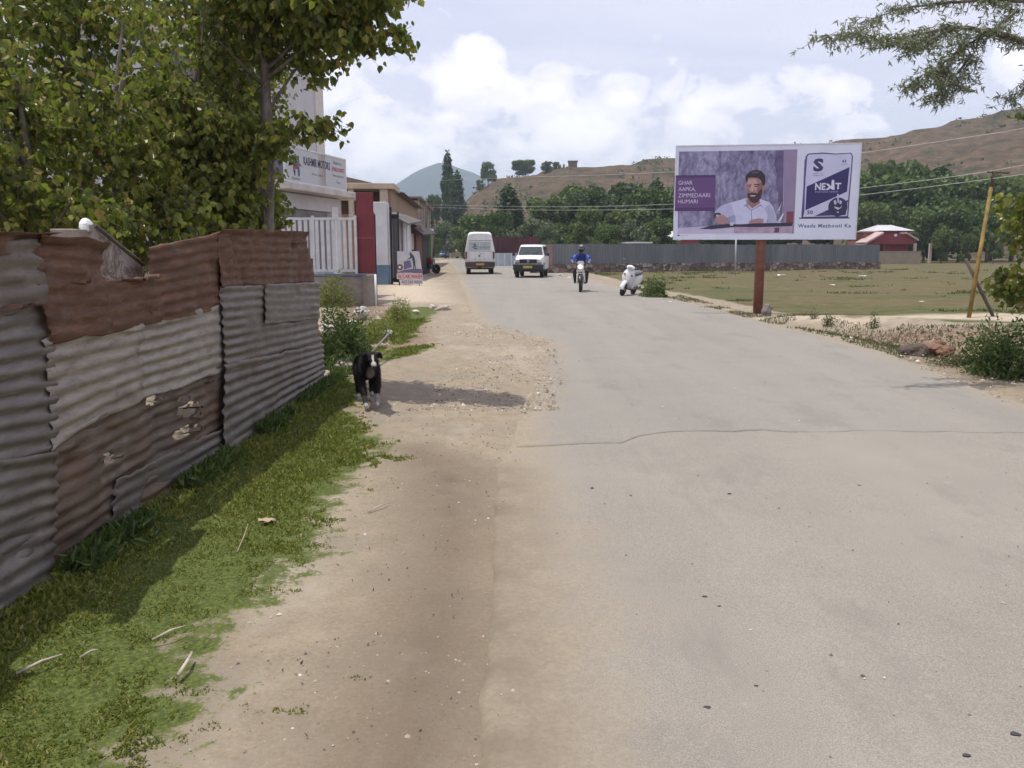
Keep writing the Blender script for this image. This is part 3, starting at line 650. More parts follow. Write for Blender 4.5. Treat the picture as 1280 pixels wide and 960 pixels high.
for poly, colr, nm in [([(.18, .62), (.05, .40), (.10, .30), (.30, .34), (.34, .52)], (.03, .10, .14, 1), 'teal_ink'), ([(.03, .36), (.28, .38), (.30, .20), (.06, .18)], (.30, .05, .10, 1), 'crimson_ink'),
                       ([(.05, .17), (.16, .17), (.15, .02), (.12, .0)], (.03, .03, .04, 1), 'black_ink'), ([(.30, .52), (.42, .60), (.44, .02), (.36, .0), (.32, .2)], (.04, .12, .30, 1), 'azure_ink')]:
    mb = MB(); mb.prism(poly, 0, .004, LM); mb.build('logo_shape', simple(nm, colr, .6), sg)
mb = MB(); mb.tube([(-.62, -.16, 0), (-.62, -.16, 7.5)], .03, 6); mb.build('drain_pipe', BLACKM, kb)
# concrete wall with the white railing
wl = thing('boundary_wall', 'low stained concrete wall carrying a white railing', 'wall', (-5.8, 23.8, 0))
mb = MB(); mb.box(-4, 1.92, -.12, .12, -.4, .82, .015); mb.box(1.60, 1.95, -.15, .15, -.3, .86, .02); mb.build('wall_body', CONC, wl)
mb = MB(); mb.box(-4, 1.72, -.15, .15, .82, .88, .01); mb.build('coping', BLUEP, wl)
mb = MB(); mb.tube([(1.985, -.16, -.2), (1.985, -.16, .87)], .03, 8); mb.build('waste_pipe', WHITE, wl)
rl = thing('railing', 'white upright railing panels on the concrete wall', 'railing', (-5.8, 23.8, .88))
RW = simple('railing_white', (.55, .55, .56, 1), .5, 0, .14, 4)
rx0, rx1 = -1.05, 1.47; cells = [(-1.0, .22), (.30, 1.42)]
mb = MB()
for z in (.05, 1.48): mb.box(rx0, rx1, -.03, .03, z, z + .07, .006)
mb.box(rx0, rx0 + .07, -.035, .035, .0, 1.6, .006); mb.box(rx1 - .07, rx1, -.035, .035, 0, 1.6, .006); mb.box(.22, .29, -.035, .035, 0, 1.6, .006); mb.build('rail_frame', RW, rl)
x = rx0 + .12
rr = random.Random(4)
while x < rx1 - .16:
    if not (.16 < x < .29):
        mb = MB(); mb.box(x, x + .095, -.018, .018, .122, 1.478, .004); ob = mb.build('picket', RW, rl); ob.rotation_euler.y = rr.uniform(-.004, .004)
    x += .155
mp = thing('maroon_gate_panel', 'tall dark maroon sheet metal panel beside the white railing', 'gate', (-4.1, 23.92, .87))
mb = MB(); mb.box(-.25, .23, -.02, .02, .02, 2.25, .005); mb.build('sheet', MAROON, mp)
mb = MB(); mb.box(-.25, .23, -.034, -.021, .98, 1.03); mb.box(.231, .255, -.03, .03, -.87, 1.7); mb.build('frame_bar', simple('maroon_trim', (.23, .05, .06, 1), .5), mp)
mb = MB(); mb.box(.26, .285, -.05, .0, -.9, 1.65); mb.build('hinge_post', BLACKM, mp)
# white and blue pillar at the yard entrance
pl_ = thing('gate_pillar', 'broad white gate pillar with a blue painted base', 'pillar', (-5.86, 38, 0))
mb = MB(); mb.box(-.36, .34, -.3, .45, .86, 3.62, .02); mb.build('shaft', simple('pillar_white', (.58, .58, .60, 1), .8, 0, .12, 1.2), pl_)
mb = MB(); mb.box(-.40, .37, -.34, .49, -.2, .86, .02); mb.build('base', BLUEP, pl_)
gt = thing('yard_gate', 'open black metal gate leaf beside the white and blue pillar', 'gate', (-5.35, 37.9, 0))
mb = MB(); mb.box(-.06, .02, -.05, .05, 0, 3.4); mb.box(.24, .30, .2, .3, 0, 3.2); mb.box(-.02, .26, .08, .12, .1, .3); mb.box(-.02, .26, .08, .12, 2.9, 3.1); mb.build('gate_frame', BLACKM, gt)
mb = MB(); mb.box(.03, .25, .09, .11, .3, 2.9); mb.build('gate_sheet', simple('dark_grey_sheet', (.07, .065, .075, 1), .6), gt)
# grey shop + pale pillars
def bxp(mb, px0, px1, py0, py1, Y, depth, bev=.01, z0=None):
    a = P(px0, py0, Y); b = P(px1, py1, Y); mb.box(a.x, b.x, Y, Y + depth, b.z if z0 is None else z0, a.z, bev)
o_ = thing('grey_store', 'small grey shop with pale pillars next to the gate', 'building', (-6.0, 44, 0)); o_.location = (0, 0, 0)
mb = MB(); bxp(mb, 486, 498, 268, 340, 43, 5, z0=-.1); mb.build('wall', simple('store_grey', (.30, .27, .28, 1), .85, 0, .2, .8), o_)
for px in (498.5, 503.5):
    mb = MB(); bxp(mb, px, px + 3.6, 278, 340, 44.5, .4, z0=-.1); mb.build('pillar', WHITE, o_)
mb = MB(); bxp(mb, 501, 510, 279, 340, 46, 1.8, z0=-.1); mb.build('side_wall', WHITE, o_)
mb = MB(); a = P(482, 264, 42); b = P(509, 279, 42)
vs_ = [Vector((a.x, 42, a.z)), Vector((b.x, 42.5, b.z)), Vector((b.x - .2, 51, b.z + .4)), Vector((a.x - .4, 51, a.z + .3))]; v2, f2 = quadslab(vs_, .07, (0, 0, -1)); mb.add(v2, f2); mb.build('tin_roof', simple('old_tin_roof', (.10, .085, .08, 1), .85, 0, .3, 1.2), o_)
# brown long building
BRICK = NT('brown_brick'); bt = BRICK.n('ShaderNodeTexBrick'); BRICK.put(bt.inputs['Vector'], BRICK.coord('Object', (1, 1, 1))); bt.inputs['Scale'].default_value = 2.2
bt.inputs['Color1'].default_value = (.34, .21, .13, 1); bt.inputs['Color2'].default_value = (.27, .16, .10, 1); bt.inputs['Mortar'].default_value = (.33, .27, .22, 1)
BRICK.bsdf(BRICK.mix(.45, bt.outputs[0], BRICK.ramp(BRICK.noise(.7, 5), [(.3, (.24, .15, .09, 1)), (.7, (.40, .26, .16, 1))])), .9, 0, None, .2); BRICK = BRICK.m
bb_ = thing('brick_building', 'long brown brick building with a beige slab roof beyond the pillar', 'building', (-7.05, 50, 0), math.atan(.048))
mb = MB(); mb.box(-6.5, 0, .3, 24, -.1, 3.6, .02); mb.box(-.35, 0, 0, 24, 3.6, 5.0, .01); mb.box(-6.5, -6.2, 0, 24, 3.6, 5.0, .01); mb.box(-6.3, -.3, 3, 24, 3.6, 5.0, .01); mb.build('wall', BRICK, bb_)
mb = MB(); mb.box(-6.9, .25, -.6, 3.4, 5.0, 5.32, .02); mb.build('roof_slab', simple('slab_beige', (.45, .36, .26, 1), .85, 0, .2, 1), bb_)
mb = MB(); mb.add([(-6.8, 3.4, 5.05), (.5, 3.4, 5.05), (.5, 24.4, 5.05), (-6.8, 24.4, 5.05), (-3.2, 3.4, 6.0), (-3.2, 24.4, 6.0)], [(0, 1, 4), (1, 2, 5, 4), (2, 3, 5), (3, 0, 4, 5), (0, 3, 2, 1)]); mb.build('tin_roof', simple('brown_tin', (.17, .12, .10, 1), .6, .1, .25, .8), bb_)
for x0_, x1_ in ((-.6, -.15), (-2.4, -2.1), (-5, -4.7)): mb = MB(); mb.box(x0_, x1_, -.45, -.02, 3.4, 5.0, .01); mb.build('column', simple('column_beige', (.46, .38, .30, 1), .85), bb_)
for y in (4, 9.5, 15, 20):
    mb = MB(); mb.box(-.05, .04, y, y + 2.4, .1, 2.5); mb.build('shop_shutter', simple('shutter_brown', (.13, .10, .095, 1), .6, .1), bb_)
mb = MB(); mb.box(-.1, 1.1, 1.5, 23, 2.75, 2.85, .01); mb.build('awning', simple('dark_awning', (.04, .033, .033, 1), .9), bb_)
b2 = thing('unfinished_building', 'grey brown unfinished two storey block further along the left side', 'building', (-8.35, 76, 0), math.atan(.048))
mb = MB(); mb.box(-7, 0, 0, 24, -.1, 5.9, .02); mb.build('wall', simple('raw_block', (.30, .225, .17, 1), .9, 0, .25, .7), b2)
for y in (0, 4, 8, 12, 16, 20):
    mb = MB(); mb.box(.003, .12, y, y + .45, 0, 6.0, .01); mb.build('column', simple('column_grey', (.34, .29, .25, 1), .85), b2)
mb = MB(); mb.box(-7.3, .35, -.3, 24.3, 6.0, 6.2, .02); mb.build('roof_slab', simple('slab_dark', (.20, .15, .13, 1), .85), b2)
for y in (1.3, 5.3, 9.3, 13.3):
    mb = MB(); mb.box(-.05, .02, y, y + 1.6, 3.6, 4.9); mb.build('window', simple('opening_shade', (.02, .018, .018, 1), .8), b2)  # near-black slabs: shade inside the openings put into the colour
mb = MB(); mb.add([(-1, 0, 0), (1.6, 0, 0), (1.6, 0, .15), (-1, 0, .55), (-1, 9, 0), (1.6, 9, 0), (1.6, 9, .15), (-1, 9, .55)], [(0, 1, 2, 3), (4, 7, 6, 5), (0, 4, 5, 1), (1, 5, 6, 2), (2, 6, 7, 3), (3, 7, 4, 0)])
tr_ = mb.build('tin_house', simple('brown_tin', None or (.17, .12, .10, 1)), None)
h0 = thing('gabled_house', 'brown gable roofed house peeking over the beige slab', 'building', (-13.0, 70, 0))
tr_.parent = h0; tr_.name = 'roof'; tr_.location = (-.3, 0, 6.6); tr_.scale = (1.3, 1, 1.9)
mb = MB(); mb.box(-1.3, 1.9, .2, 8.8, 0, 6.6); mb.build('wall', BRICK, h0)
sh = thing('low_shed', 'red brown shed under a dark awning beside the pale pillars', 'building', (0, 0, 0))
mb = MB(); bxp(mb, 508.5, 521, 281, 340, 48.5, 3, z0=-.1); mb.build('wall', simple('shed_red', (.15, .055, .045, 1), .8, 0, .25, 1), sh)
mb = MB(); a = P(502, 274, 47.5); b = P(536, 294, 47.5); v2, f2 = quadslab([Vector((a.x, 47.5, a.z)), Vector((b.x - .3, 47.5, b.z + .05)), Vector((b.x - .5, 58, b.z + .3)), Vector((a.x - .3, 58, a.z + .3))], .08, (0, 0, -1)); mb.add(v2, f2); mb.build('awning', simple('dark_awning', (.06, .05, .05, 1)), sh)
mb = MB(); bxp(mb, 514, 517, 292, 312, 48.4, .1); mb.build('window', WHITE, sh)
mb = MB(); bxp(mb, 521.5, 527.5, 292, 340, 52, 5, z0=-.1); mb.build('back_wall', simple('opening_shade', (.02, .018, .018, 1)), sh)  # coloured near black to stand for the shade inside the shed
s3 = thing('white_roofed_shed', 'small shed with a white roof at the far end of the shops', 'building', (0, 0, 0))
mb = MB(); a = P(525, 286, 92); b = P(543, 293, 92); v2, f2 = quadslab([Vector((a.x, 92, a.z)), Vector((b.x, 92, a.z)), Vector((b.x, 90, b.z)), Vector((a.x, 90, b.z))], .1, (0, 0, -1)); mb.add(v2, f2); mb.build('roof', WHITE, s3)
mb = MB(); mb.box(a.x + .2, b.x - .3, 91, 94, -.1, b.z); mb.build('wall', simple('store_green', (.16, .2, .1, 1), .8), s3)
for k, (px, pt, yy) in enumerate([(531.5, 247, 56), (541, 274, 60)]):
    a = P(px, 330, yy); b = P(px + (2.5 if k else 1.5), pt, yy); p_ = thing('utility_pole', ['taller thin dark wooden pole beside the shop awnings', 'shorter thin leaning dark pole nearer the road than its neighbour'][k], 'pole', (a.x, yy, 0), 0, 'thin poles by the shops')
    mb = MB(); mb.tube([(0, 0, -.1), (b.x - a.x, 0, b.z)], [.07, .05], 8); mb.build('shaft', DKWOOD, p_)
    mb = MB(); mb.box(b.x - a.x - .35, b.x - a.x + .35, -.03, .03, b.z - .3, b.z - .22); mb.build('cross_arm', DKWOOD, p_)
# car wash board
cw = thing('car_wash_board', 'upright car wash board with a man hosing a car and red lettering', 'sign', (0, 0, 0))
CW = 36.8
def cwp(px, py): p = P(px, py, CW); return (p.x, p.z)
def flatpoly(mb, pts, Y, th=.004, mi=0): mb.prism([(x, z) for x, z in pts], 0, th, Matrix.Translation((0, Y, 0)) @ Matrix(((1, 0, 0, 0), (0, 0, -1, 0), (0, 1, 0, 0), (0, 0, 0, 1))), mi)
mb = MB(); flatpoly(mb, [cwp(496.5, 314), cwp(524, 314), cwp(528, 341), cwp(497, 341)], CW, .04); mb.build('picture_panel', simple('board_grey', (.50, .50, .53, 1), .5, 0, .1, 3), cw)
mb = MB(); flatpoly(mb, [cwp(496.5, 340.5), cwp(505, 337.5), cwp(516, 336), cwp(527, 336), cwp(528, 341)], CW - .042, .003); flatpoly(mb, [cwp(505, 327), cwp(513, 325), cwp(515, 334), cwp(505, 337)], CW - .042, .002); mb.build('printed_car', simple('print_violet', (.14, .12, .22, 1), .5), cw)
mb = MB(); cc_ = cwp(500, 334); rr_ = .13; mb.lathe([(rr_, 0), (rr_, .004)], (cc_[0], CW - .05, cc_[1]), 'y', 20); mb.build('printed_wheel', simple('print_wine', (.14, .04, .07, 1), .5), cw)
mb = MB(); mb.lathe([(.06, 0), (.06, .004)], (cc_[0], CW - .056, cc_[1]), 'y', 16); mb.build('printed_hub', WHITE, cw)
mb = MB(); flatpoly(mb, [cwp(512, 317), cwp(512.4, 315.6), cwp(514, 315.4), cwp(514.6, 317), cwp(516.4, 318.5), cwp(518.5, 322), cwp(519.3, 327), cwp(519.2, 331), cwp(520.6, 337), cwp(519.6, 337), cwp(518, 332), cwp(517.8, 337), cwp(516.8, 337), cwp(516.6, 330), cwp(515.8, 326), cwp(515, 322.6), cwp(511, 324), cwp(509.5, 325.2), cwp(509.2, 324.4), cwp(513, 321)], CW - .046, .003); mb.build('printed_figure', simple('print_slate', (.06, .065, .09, 1), .5), cw)
mb = MB(); flatpoly(mb, [cwp(496.2, 341.5), cwp(528.2, 341.5), cwp(528.6, 348), cwp(496.2, 348.8)], CW - .02, .03); mb.build('middle_strip', simple('strip_pink', (.62, .50, .52, 1), .5), cw)
FM = lambda px, py, off: Matrix.Translation((cwp(px, py)[0], CW - off, cwp(px, py)[1])) @ Matrix(((1, 0, 0, 0), (0, 0, -1, 0), (0, 1, 0, 0), (0, 0, 0, 1)))
mb = MB(); writing(mb, 'N CAR WASH', 1.0, .165, FM(498.5, 347.7, .053), 0, .02); mb.build('red_lettering', simple('sign_red', (.45, .02, .04, 1), .5), cw)
mb = MB(); flatpoly(mb, [cwp(499, 349.3), cwp(528.6, 348.6), cwp(528.6, 355), cwp(501, 355.8)], CW - .02, .03); mb.build('lower_strip', simple('strip_white', (.58, .56, .56, 1), .5), cw)
mb = MB(); writing(mb, 'ACE CAR WASH', .86, .13, FM(502.5, 354.2, .053), 0, .01); mb.build('black_lettering', simple('sign_black', (.05, .05, .06, 1), .5), cw)
for px in (499, 524): mb = MB(); mb.tube([(cwp(px, 340)[0], CW + .06, 0), (cwp(px, 340)[0], CW + .06, 1.2)], .02, 6); mb.build('leg', BLACKM, cw)
# ------------------------------------------------------------------ billboard
BL_T = P(847, 182, 20.75); BR_T = P(1077, 181, 20.2); BL_B = P(841, 297.5, 20.75); BR_B = P(1068, 299, 20.2)
A = Vector(((BL_T.x + BL_B.x) / 2, 20.75, (BL_B.z + BR_B.z) / 2)); B = Vector(((BR_T.x + BR_B.x) / 2, 20.2, A.z)); Hb = (BL_T.z + BR_T.z) / 2 - A.z
ux = (B - A).normalized(); Wb = (B - A).length; nrm = Vector((ux.y, -ux.x, 0))       # faces the traffic
bbd = thing('billboard', 'white and purple roadside billboard with a bearded man and cement bag, on rusty pole', 'billboard', (A.x + ux.x * Wb / 2, A.y + ux.y * Wb / 2, 0), math.atan2(ux.y, ux.x))
# board frame: local x across, y away from the viewer, z up; u,v measured on the photographed face
QL = [(847, 182), (1077, 181), (1068, 299), (841, 297.5)]
def uv(px, py):
    v = (py - 181.5) / (298.2 - 181.5); xl_ = 847 + (841 - 847) * v; xr_ = 1077 + (1068 - 1077) * v
    return ((px - xl_) / (xr_ - xl_) - .5) * Wb, A.z + (1 - v) * Hb
def bm_(off): return Matrix.Translation((0, -off, 0)) @ Matrix(((1, 0, 0, 0), (0, 0, -1, 0), (0, 1, 0, 0), (0, 0, 0, 1)))
layer = [0]
def art(name, polys, colr, off, var=.06, scale=3, rough=.35, mat=None):
    mb = MB()
    for pts in polys: mb.prism([uv(*p) for p in pts], 0, .0015, bm_(off))
    return mb.build(name, mat or simple('print_' + name, colr, rough, 0, var, scale), bbd)
def c4(pts): return [(840 + x / 8, 180 + y / 8) for x, y in pts]      # crop of the portrait side
def c3(pts): return [(980 + x / 8, 180 + y / 8) for x, y in pts]      # crop of the bag side
mb = MB(); mb.box(-Wb / 2, Wb / 2, 0, .035, A.z, A.z + Hb, .004); mb.build('board', simple('vinyl_white', (.72, .74, .88, 1), .38, 0, .07, 1.3, .35, 2.5), bbd)
mb = MB()
for x in (-Wb / 2, -Wb / 4, 0, Wb / 4, Wb / 2 - .05): mb.box(x, x + .05, .037, .09, A.z, A.z + Hb)
for z in (A.z, A.z + Hb / 2, A.z + Hb - .05): mb.box(-Wb / 2, Wb / 2, .091, .14, z, z + .05)
mb.build('back_frame', simple('frame_steel', (.16, .15, .15, 1), .6, .4), bbd)
mb = MB(); mb.box(-Wb / 2 - .02, Wb / 2 + .02, -.012, .036, A.z + Hb, A.z + Hb + .025); mb.box(-Wb / 2 - .02, -Wb / 2, -.012, .036, A.z, A.z + Hb); mb.box(Wb / 2, Wb / 2 + .02, -.012, .036, A.z, A.z + Hb); mb.box(-Wb / 2 - .02, Wb / 2 + .02, -.012, .036, A.z - .025, A.z); mb.build('edge_trim', simple('trim_white', (.70, .71, .78, 1), .4), bbd)
pb = G(947.5, 392); RUSTP = simple('rusty_red_pole', (.20, .078, .052, 1), .6, .1, .3, 5, .2, 40)
inv = (Matrix.Translation(bbd.location) @ Matrix.Rotation(math.atan2(ux.y, ux.x), 4, 'Z')).inverted(); pl = inv @ pb; mb = MB()
mb.tube([(pl.x, .20, -.3), (pl.x, .20, A.z + Hb * .9)], .115, 18); mb.box(pl.x - .5, pl.x + .5, .14, .26, A.z + .1, A.z + .22); mb.box(pl.x - .5, pl.x + .5, .14, .26, A.z + Hb * .6, A.z + Hb * .6 + .12); mb.build('pole', RUSTP, bbd)
# backdrop photograph
t = NT('print_backdrop'); vv = t.coord('Object', (2.6, 1, 1.2), (3, 0, 0)); n1 = t.noise(3.2, 6, .72, vv, .4); n2 = t.noise(1.1, 3, .5)
c = t.ramp(t.math('ADD', t.math('MULTIPLY', n1, .7), t.math('MULTIPLY', n2, .35)), [(.40, (.085, .075, .14, 1)), (.52, (.22, .20, .34, 1)), (.64, (.40, .38, .54, 1))]); t.bsdf(c, .4, 0, t.bump(t.noise(2.5, 4, .6), .3, .01))
art('backdrop', [c4([(82, 62), (1135, 62), (1120, 770), (1060, 780), (300, 840), (50, 835), (70, 300)])], None, .002, mat=t.m)
art('backdrop_side', [c4([(1135, 58), (1272, 58), (1222, 895), (1080, 890), (1128, 600)])], (.30, .24, .38, 1), .002)
art('shade_patch', [c4([(1060, 66), (1134, 64), (1122, 560), (1100, 740), (1070, 600), (1075, 480), (1050, 380), (1064, 300), (1040, 200)])], (.13, .10, .21, 1), .0036, .4, 4)
art('window_light', [c4([(1100, 600), (1112, 570), (1080, 670), (1070, 660)]), c4([(1130, 680), (1100, 760), (1060, 780), (1110, 700)])], (.75, .75, .82, 1), .0052)
art('red_chair', [c4([(1155, 672), (1225, 672), (1215, 800), (1148, 790)])], (.22, .06, .09, 1), .0036)
art('table_top', [c4([(50, 836), (330, 820), (560, 800), (1210, 800), (1204, 892), (46, 892)])], (.55, .50, .68, 1), .0036, .12, 2)
art('table_cloth_print', [c4([(620, 830), (1210, 830), (1206, 888), (618, 888)])], (.45, .33, .45, 1), .0052, .25, 4)
art('table_leg_print', [c4([(1030, 835), (1078, 835), (1075, 885), (1020, 885), (1035, 860)])], (.15, .05, .12, 1), .0068)
shirt = (.60, .60, .82, 1); skin = (.42, .22, .20, 1); hair = (.035, .018, .035, 1)
art('shirt', [c4([(745, 535), (700, 552), (560, 590), (500, 610), (440, 660), (430, 700), (470, 730), (560, 730), (625, 700), (640, 800), (940, 800), (1055, 785), (1050, 720), (1020, 630), (985, 580), (900, 548)])], shirt, .0068, .08, 5)
art('shirt_sleeve', [c4([(440, 660), (500, 610), (600, 590), (632, 700), (600, 720), (520, 725), (455, 700)])], (.48, .48, .70, 1), .0084, .1, 5)
art('shirt_fold', [c4([(720, 620), (760, 590), (745, 560), (752, 545), (770, 620), (800, 655), (860, 625), (895, 600), (925, 632), (895, 615), (800, 662), (745, 615)]), c4([(800, 655), (806, 655), (806, 760), (800, 760)]), c4([(985, 700), (960, 790), (950, 790), (975, 700)])], (.24, .22, .38, 1), .0086, .1)
art('placket', [c4([(625, 700), (640, 720), (640, 800), (610, 800), (575, 770), (590, 720)])], (.33, .34, .55, 1), .0088)
art('neck', [c4([(765, 520), (880, 500), (890, 590), (810, 640), (760, 590)])], (.33, .165, .16, 1), .0088)
art('face', [c4([(758, 350), (775, 322), (850, 312), (905, 335), (928, 390), (918, 470), (895, 530), (850, 575), (800, 570), (768, 520), (755, 440)])], skin, .0104, .06, 6)
art('ear', [c4([(905, 420), (940, 410), (940, 450), (915, 480)])], (.38, .20, .19, 1), .0106)
art('face_light', [c4([(775, 350), (850, 345), (870, 400), (860, 450), (838, 480), (800, 470), (778, 430), (768, 390)])], (.55, .33, .31, 1), .012, .06)
art('hair', [c4([(752, 360), (750, 320), (770, 290), (810, 262), (860, 252), (910, 268), (945, 310), (948, 380), (930, 418), (915, 400), (905, 360), (870, 335), (810, 330), (775, 335), (765, 380)])], hair, .0136)
art('beard', [c4([(768, 480), (790, 492), (830, 486), (860, 498), (880, 470), (905, 440), (915, 470), (900, 530), (870, 575), (830, 590), (790, 565), (768, 520)])], (.06, .028, .04, 1), .0136)
art('moustache', [c4([(780, 492), (800, 483), (850, 483), (866, 495), (860, 504), (785, 504)])], (.05, .025, .035, 1), .0152)
art('smile', [c4([(790, 508), (850, 508), (838, 520), (800, 520)])], (.68, .55, .56, 1), .0154)
art('face_shade', [c4([(870, 400), (905, 380), (925, 400), (916, 470), (895, 520), (872, 500), (862, 455)]), ], (.27, .135, .13, 1), .0118, .1, 8)
art('nose_shade', [c4([(830, 425), (840, 470), (830, 477), (815, 476), (826, 466)])], (.24, .11, .11, 1), .0142)
art('cheek_shade', [c4([(770, 445), (785, 470), (800, 478), (778, 480), (766, 465)]), ], (.30, .16, .15, 1), .0142)
art('hair_light', [c4([(800, 275), (850, 265), (890, 280), (860, 290), (815, 295)])], (.10, .07, .11, 1), .0152, .3, 20)
art('shirt_shade', [c4([(930, 640), (985, 600), (1035, 680), (1050, 780), (970, 788), (960, 700)])], (.44, .44, .64, 1), .0092, .1, 6)
art('brow', [c4([(768, 405), (805, 398), (808, 408), (770, 413)]), c4([(830, 398), (885, 395), (888, 406), (832, 408)])], hair, .0136)
art('eye', [c4([(776, 420), (800, 418), (800, 427), (777, 428)]), c4([(838, 417), (868, 415), (868, 424), (840, 426)])], (.04, .02, .03, 1), .0138)
art('nose_print', [c4([(812, 425), (824, 420), (832, 470), (808, 474)])], (.62, .40, .38, 1), .0138)
art('hand', [c4([(430, 745), (470, 715), (520, 700), (560, 740), (555, 785), (510, 800), (455, 795)]), c4([(770, 780), (800, 755), (880, 740), (925, 750), (920, 785), (860, 795), (780, 795)])], (.42, .24, .24, 1), .0104, .1, 6)
art('wrist_watch', [c4([(418, 700), (440, 682), (480, 682), (498, 695), (490, 708), (450, 700), (435, 730), (428, 745), (416, 720)])], (.07, .04, .08, 1), .012)
art('dark_tray', [c4([(270, 845), (400, 810), (560, 797), (700, 800), (840, 790), (1210, 785), (1206, 820), (900, 828), (640, 826), (400, 848)])], (.035, .03, .07, 1), .012)
art('paper_corner', [c4([(580, 780), (640, 775), (610, 815), (585, 812)])], (.55, .55, .72, 1), .0136)
art('slogan_panel', [c4([(22, 300), (448, 300), (432, 662), (12, 662)])], (.135, .065, .20, 1), .0068, .05)
art('slogan_edge', [c4([(22, 300), (448, 300), (447, 328), (21, 328)]), c4([(13, 628), (434, 628), (432, 662), (12, 662)])], (.085, .035, .14, 1), .0084, .05)
def wr(name, s, x0, y0, x1, y1, conv, colr, off, weight=0, spacing=1):
    a = uv(*conv([(x0, y1)])[0]); b = uv(*conv([(x1, y0)])[0]); mb = MB()
    writing(mb, s, b[0] - a[0], b[1] - a[1], bm_(off) @ Matrix.Translation((a[0], a[1], 0)), 0, weight, spacing); return mb.build(name, simple('print_' + name, colr, .4, 0, .03), bbd)
for s_, x0, y0, x1, y1 in [('GHAR', 66, 355, 212, 396), ('AAPKA,', 64, 420, 245, 466), ('ZIMMEDAARI', 62, 482, 388, 524), ('HUMARI', 60, 545, 262, 585)]:
    wr('slogan_lettering', s_, x0, y0, x1, y1, c4, (.68, .62, .80, 1), .0086, -.004)
art('corner_mark', [c4([(46, 905), (66, 902), (68, 918), (46, 918)])], (.06, .05, .12, 1), .003)
wr('corner_lettering', 'Conditions apply', 74, 908, 155, 918, c4, (.25, .25, .35, 1), .003)
# cement bag
navy = (.030, .022, .13, 1)
art('bag_outline', [c3([(232, 130), (255, 100), (400, 92), (520, 104), (680, 98), (695, 130), (690, 200), (655, 560), (640, 735), (180, 740), (182, 690), (222, 260)]), c3([(155, 735), (655, 735), (655, 746), (155, 746)])], (.06, .05, .16, 1), .002)
art('bag_paper', [c3([(246, 135), (262, 110), (400, 104), (520, 114), (672, 106), (684, 130), (680, 200), (642, 560), (630, 722), (195, 728), (210, 680), (222, 400), (236, 260)])], (.60, .60, .80, 1), .0036, .06, 4)
art('bag_side', [c3([(222, 160), (240, 130), (224, 400), (200, 680), (186, 705), (200, 500)])], (.10, .08, .26, 1), .0052)
art('bag_band', [c3([(237, 425), (660, 238), (632, 478), (520, 530), (220, 662)])], navy, .0052, .03)
art('bag_corner', [c3([(310, 720), (450, 655), (540, 600), (640, 560), (616, 712)])], (.05, .04, .13, 1), .0052)
mb = MB(); cc = uv(*c3([(540, 630)])[0]); rr_ = 95 / 8 / 230 * Wb; mb.prism([(cc[0] + rr_ * math.cos(k * PI / 16), cc[1] + rr_ * 1.0 * math.sin(k * PI / 16)) for k in range(32)], 0, .0015, bm_(.0068)); mb.build('round_seal', simple('print_seal', (.035, .03, .09, 1), .4), bbd)
art('seal_figure', [c3([(500, 570), (520, 560), (528, 590), (520, 610), (505, 600)]), c3([(535, 500), (548, 500), (552, 590), (538, 590)]), c3([(560, 562), (580, 575), (575, 600), (556, 600)]), c3([(505, 625), (560, 640), (580, 615), (572, 640), (540, 658), (508, 640)]), c3([(528, 680), (548, 675), (545, 690), (532, 690)])], (.58, .56, .76, 1), .0084)
wr('bag_letter', 'S', 300, 148, 412, 280, c3, (.045, .035, .14, 1), .0052, .05)
for x0, y0, x1, y1, s_ in [(298, 290, 400, 304, 'SAIFCO'), (296, 312, 402, 324, 'CEMENTS'), (574, 205, 640, 214, 'GRADE')]: wr("bag_small_lettering", s_, x0, y0, x1, y1, c3, (.14, .13, .26, 1), .0052, .01)
wr('bag_grade', '43', 584, 165, 630, 195, c3, (.08, .07, .2, 1), .0052, .03)
wr('bag_weight', '50', 236, 662, 296, 702, c3, (.08, .07, .2, 1), .0052, .03)
wr('bag_name', 'NE', 318, 392, 425, 462, c3, (.72, .70, .88, 1), .0068, .03); wr('bag_name_end', 'T', 515, 392, 578, 456, c3, (.72, .70, .88, 1), .0068, .03)
art('bag_name_cross', [c3([(425, 400), (450, 398), (478, 425), (485, 362), (508, 362), (512, 460), (490, 460), (470, 445), (445, 462), (420, 462), (455, 430)])], (.72, .70, .88, 1), .0068)
wr('bag_strapline', 'PORTLAND CEMENT', 322, 474, 548, 486, c3, (.5, .48, .7, 1), .0068, .0)
wr('tagline', 'Waada Mazbooti Ka', 142, 798, 668, 836, c3, (.10, .19, .32, 1), .002, .03, 1.15)

# ------------------------------------------------------------------ yellow pole, its dark strut and the wires
yp = thing('leaning_pole', 'yellow painted pole leaning right beside the sandy bank', 'pole', G(1208, 405, .1)); YB = yp.location.copy(); yt = P(1243, 213, 17.3); yt2 = P(1239, 234, 17.3)
mb = MB(); mb.tube([(0, 0, -.3), (yt2.x - YB.x, yt2.y - YB.y, yt2.z - YB.z)], [.042, .034], 12); mb.build('shaft', simple('yellow_paint', (.19, .125, .028, 1), .85, 0, .4, 4), yp)
mb = MB(); mb.tube([(yt2.x - YB.x, yt2.y - YB.y, yt2.z - YB.z - .05), (yt.x - YB.x, yt.y - YB.y, yt.z - YB.z + .04)], .035, 8); mb.build('pole_top', DKWOOD, yp)
mb = MB(); mb.tube([(yt.x - YB.x - .14, yt.y - YB.y, yt.z - YB.z - .03), (yt.x - YB.x + .3, yt.y - YB.y, yt.z - YB.z - .05)], .018, 6); mb.build('cross_arm', DKWOOD, yp)
a = P(1252, 410, 17.0); b = P(1207, 324, 17.0); dk = thing('dark_strut', 'thin dark bar slanting across in front of the yellow pole', 'bar', (a.x, 17.0, a.z))
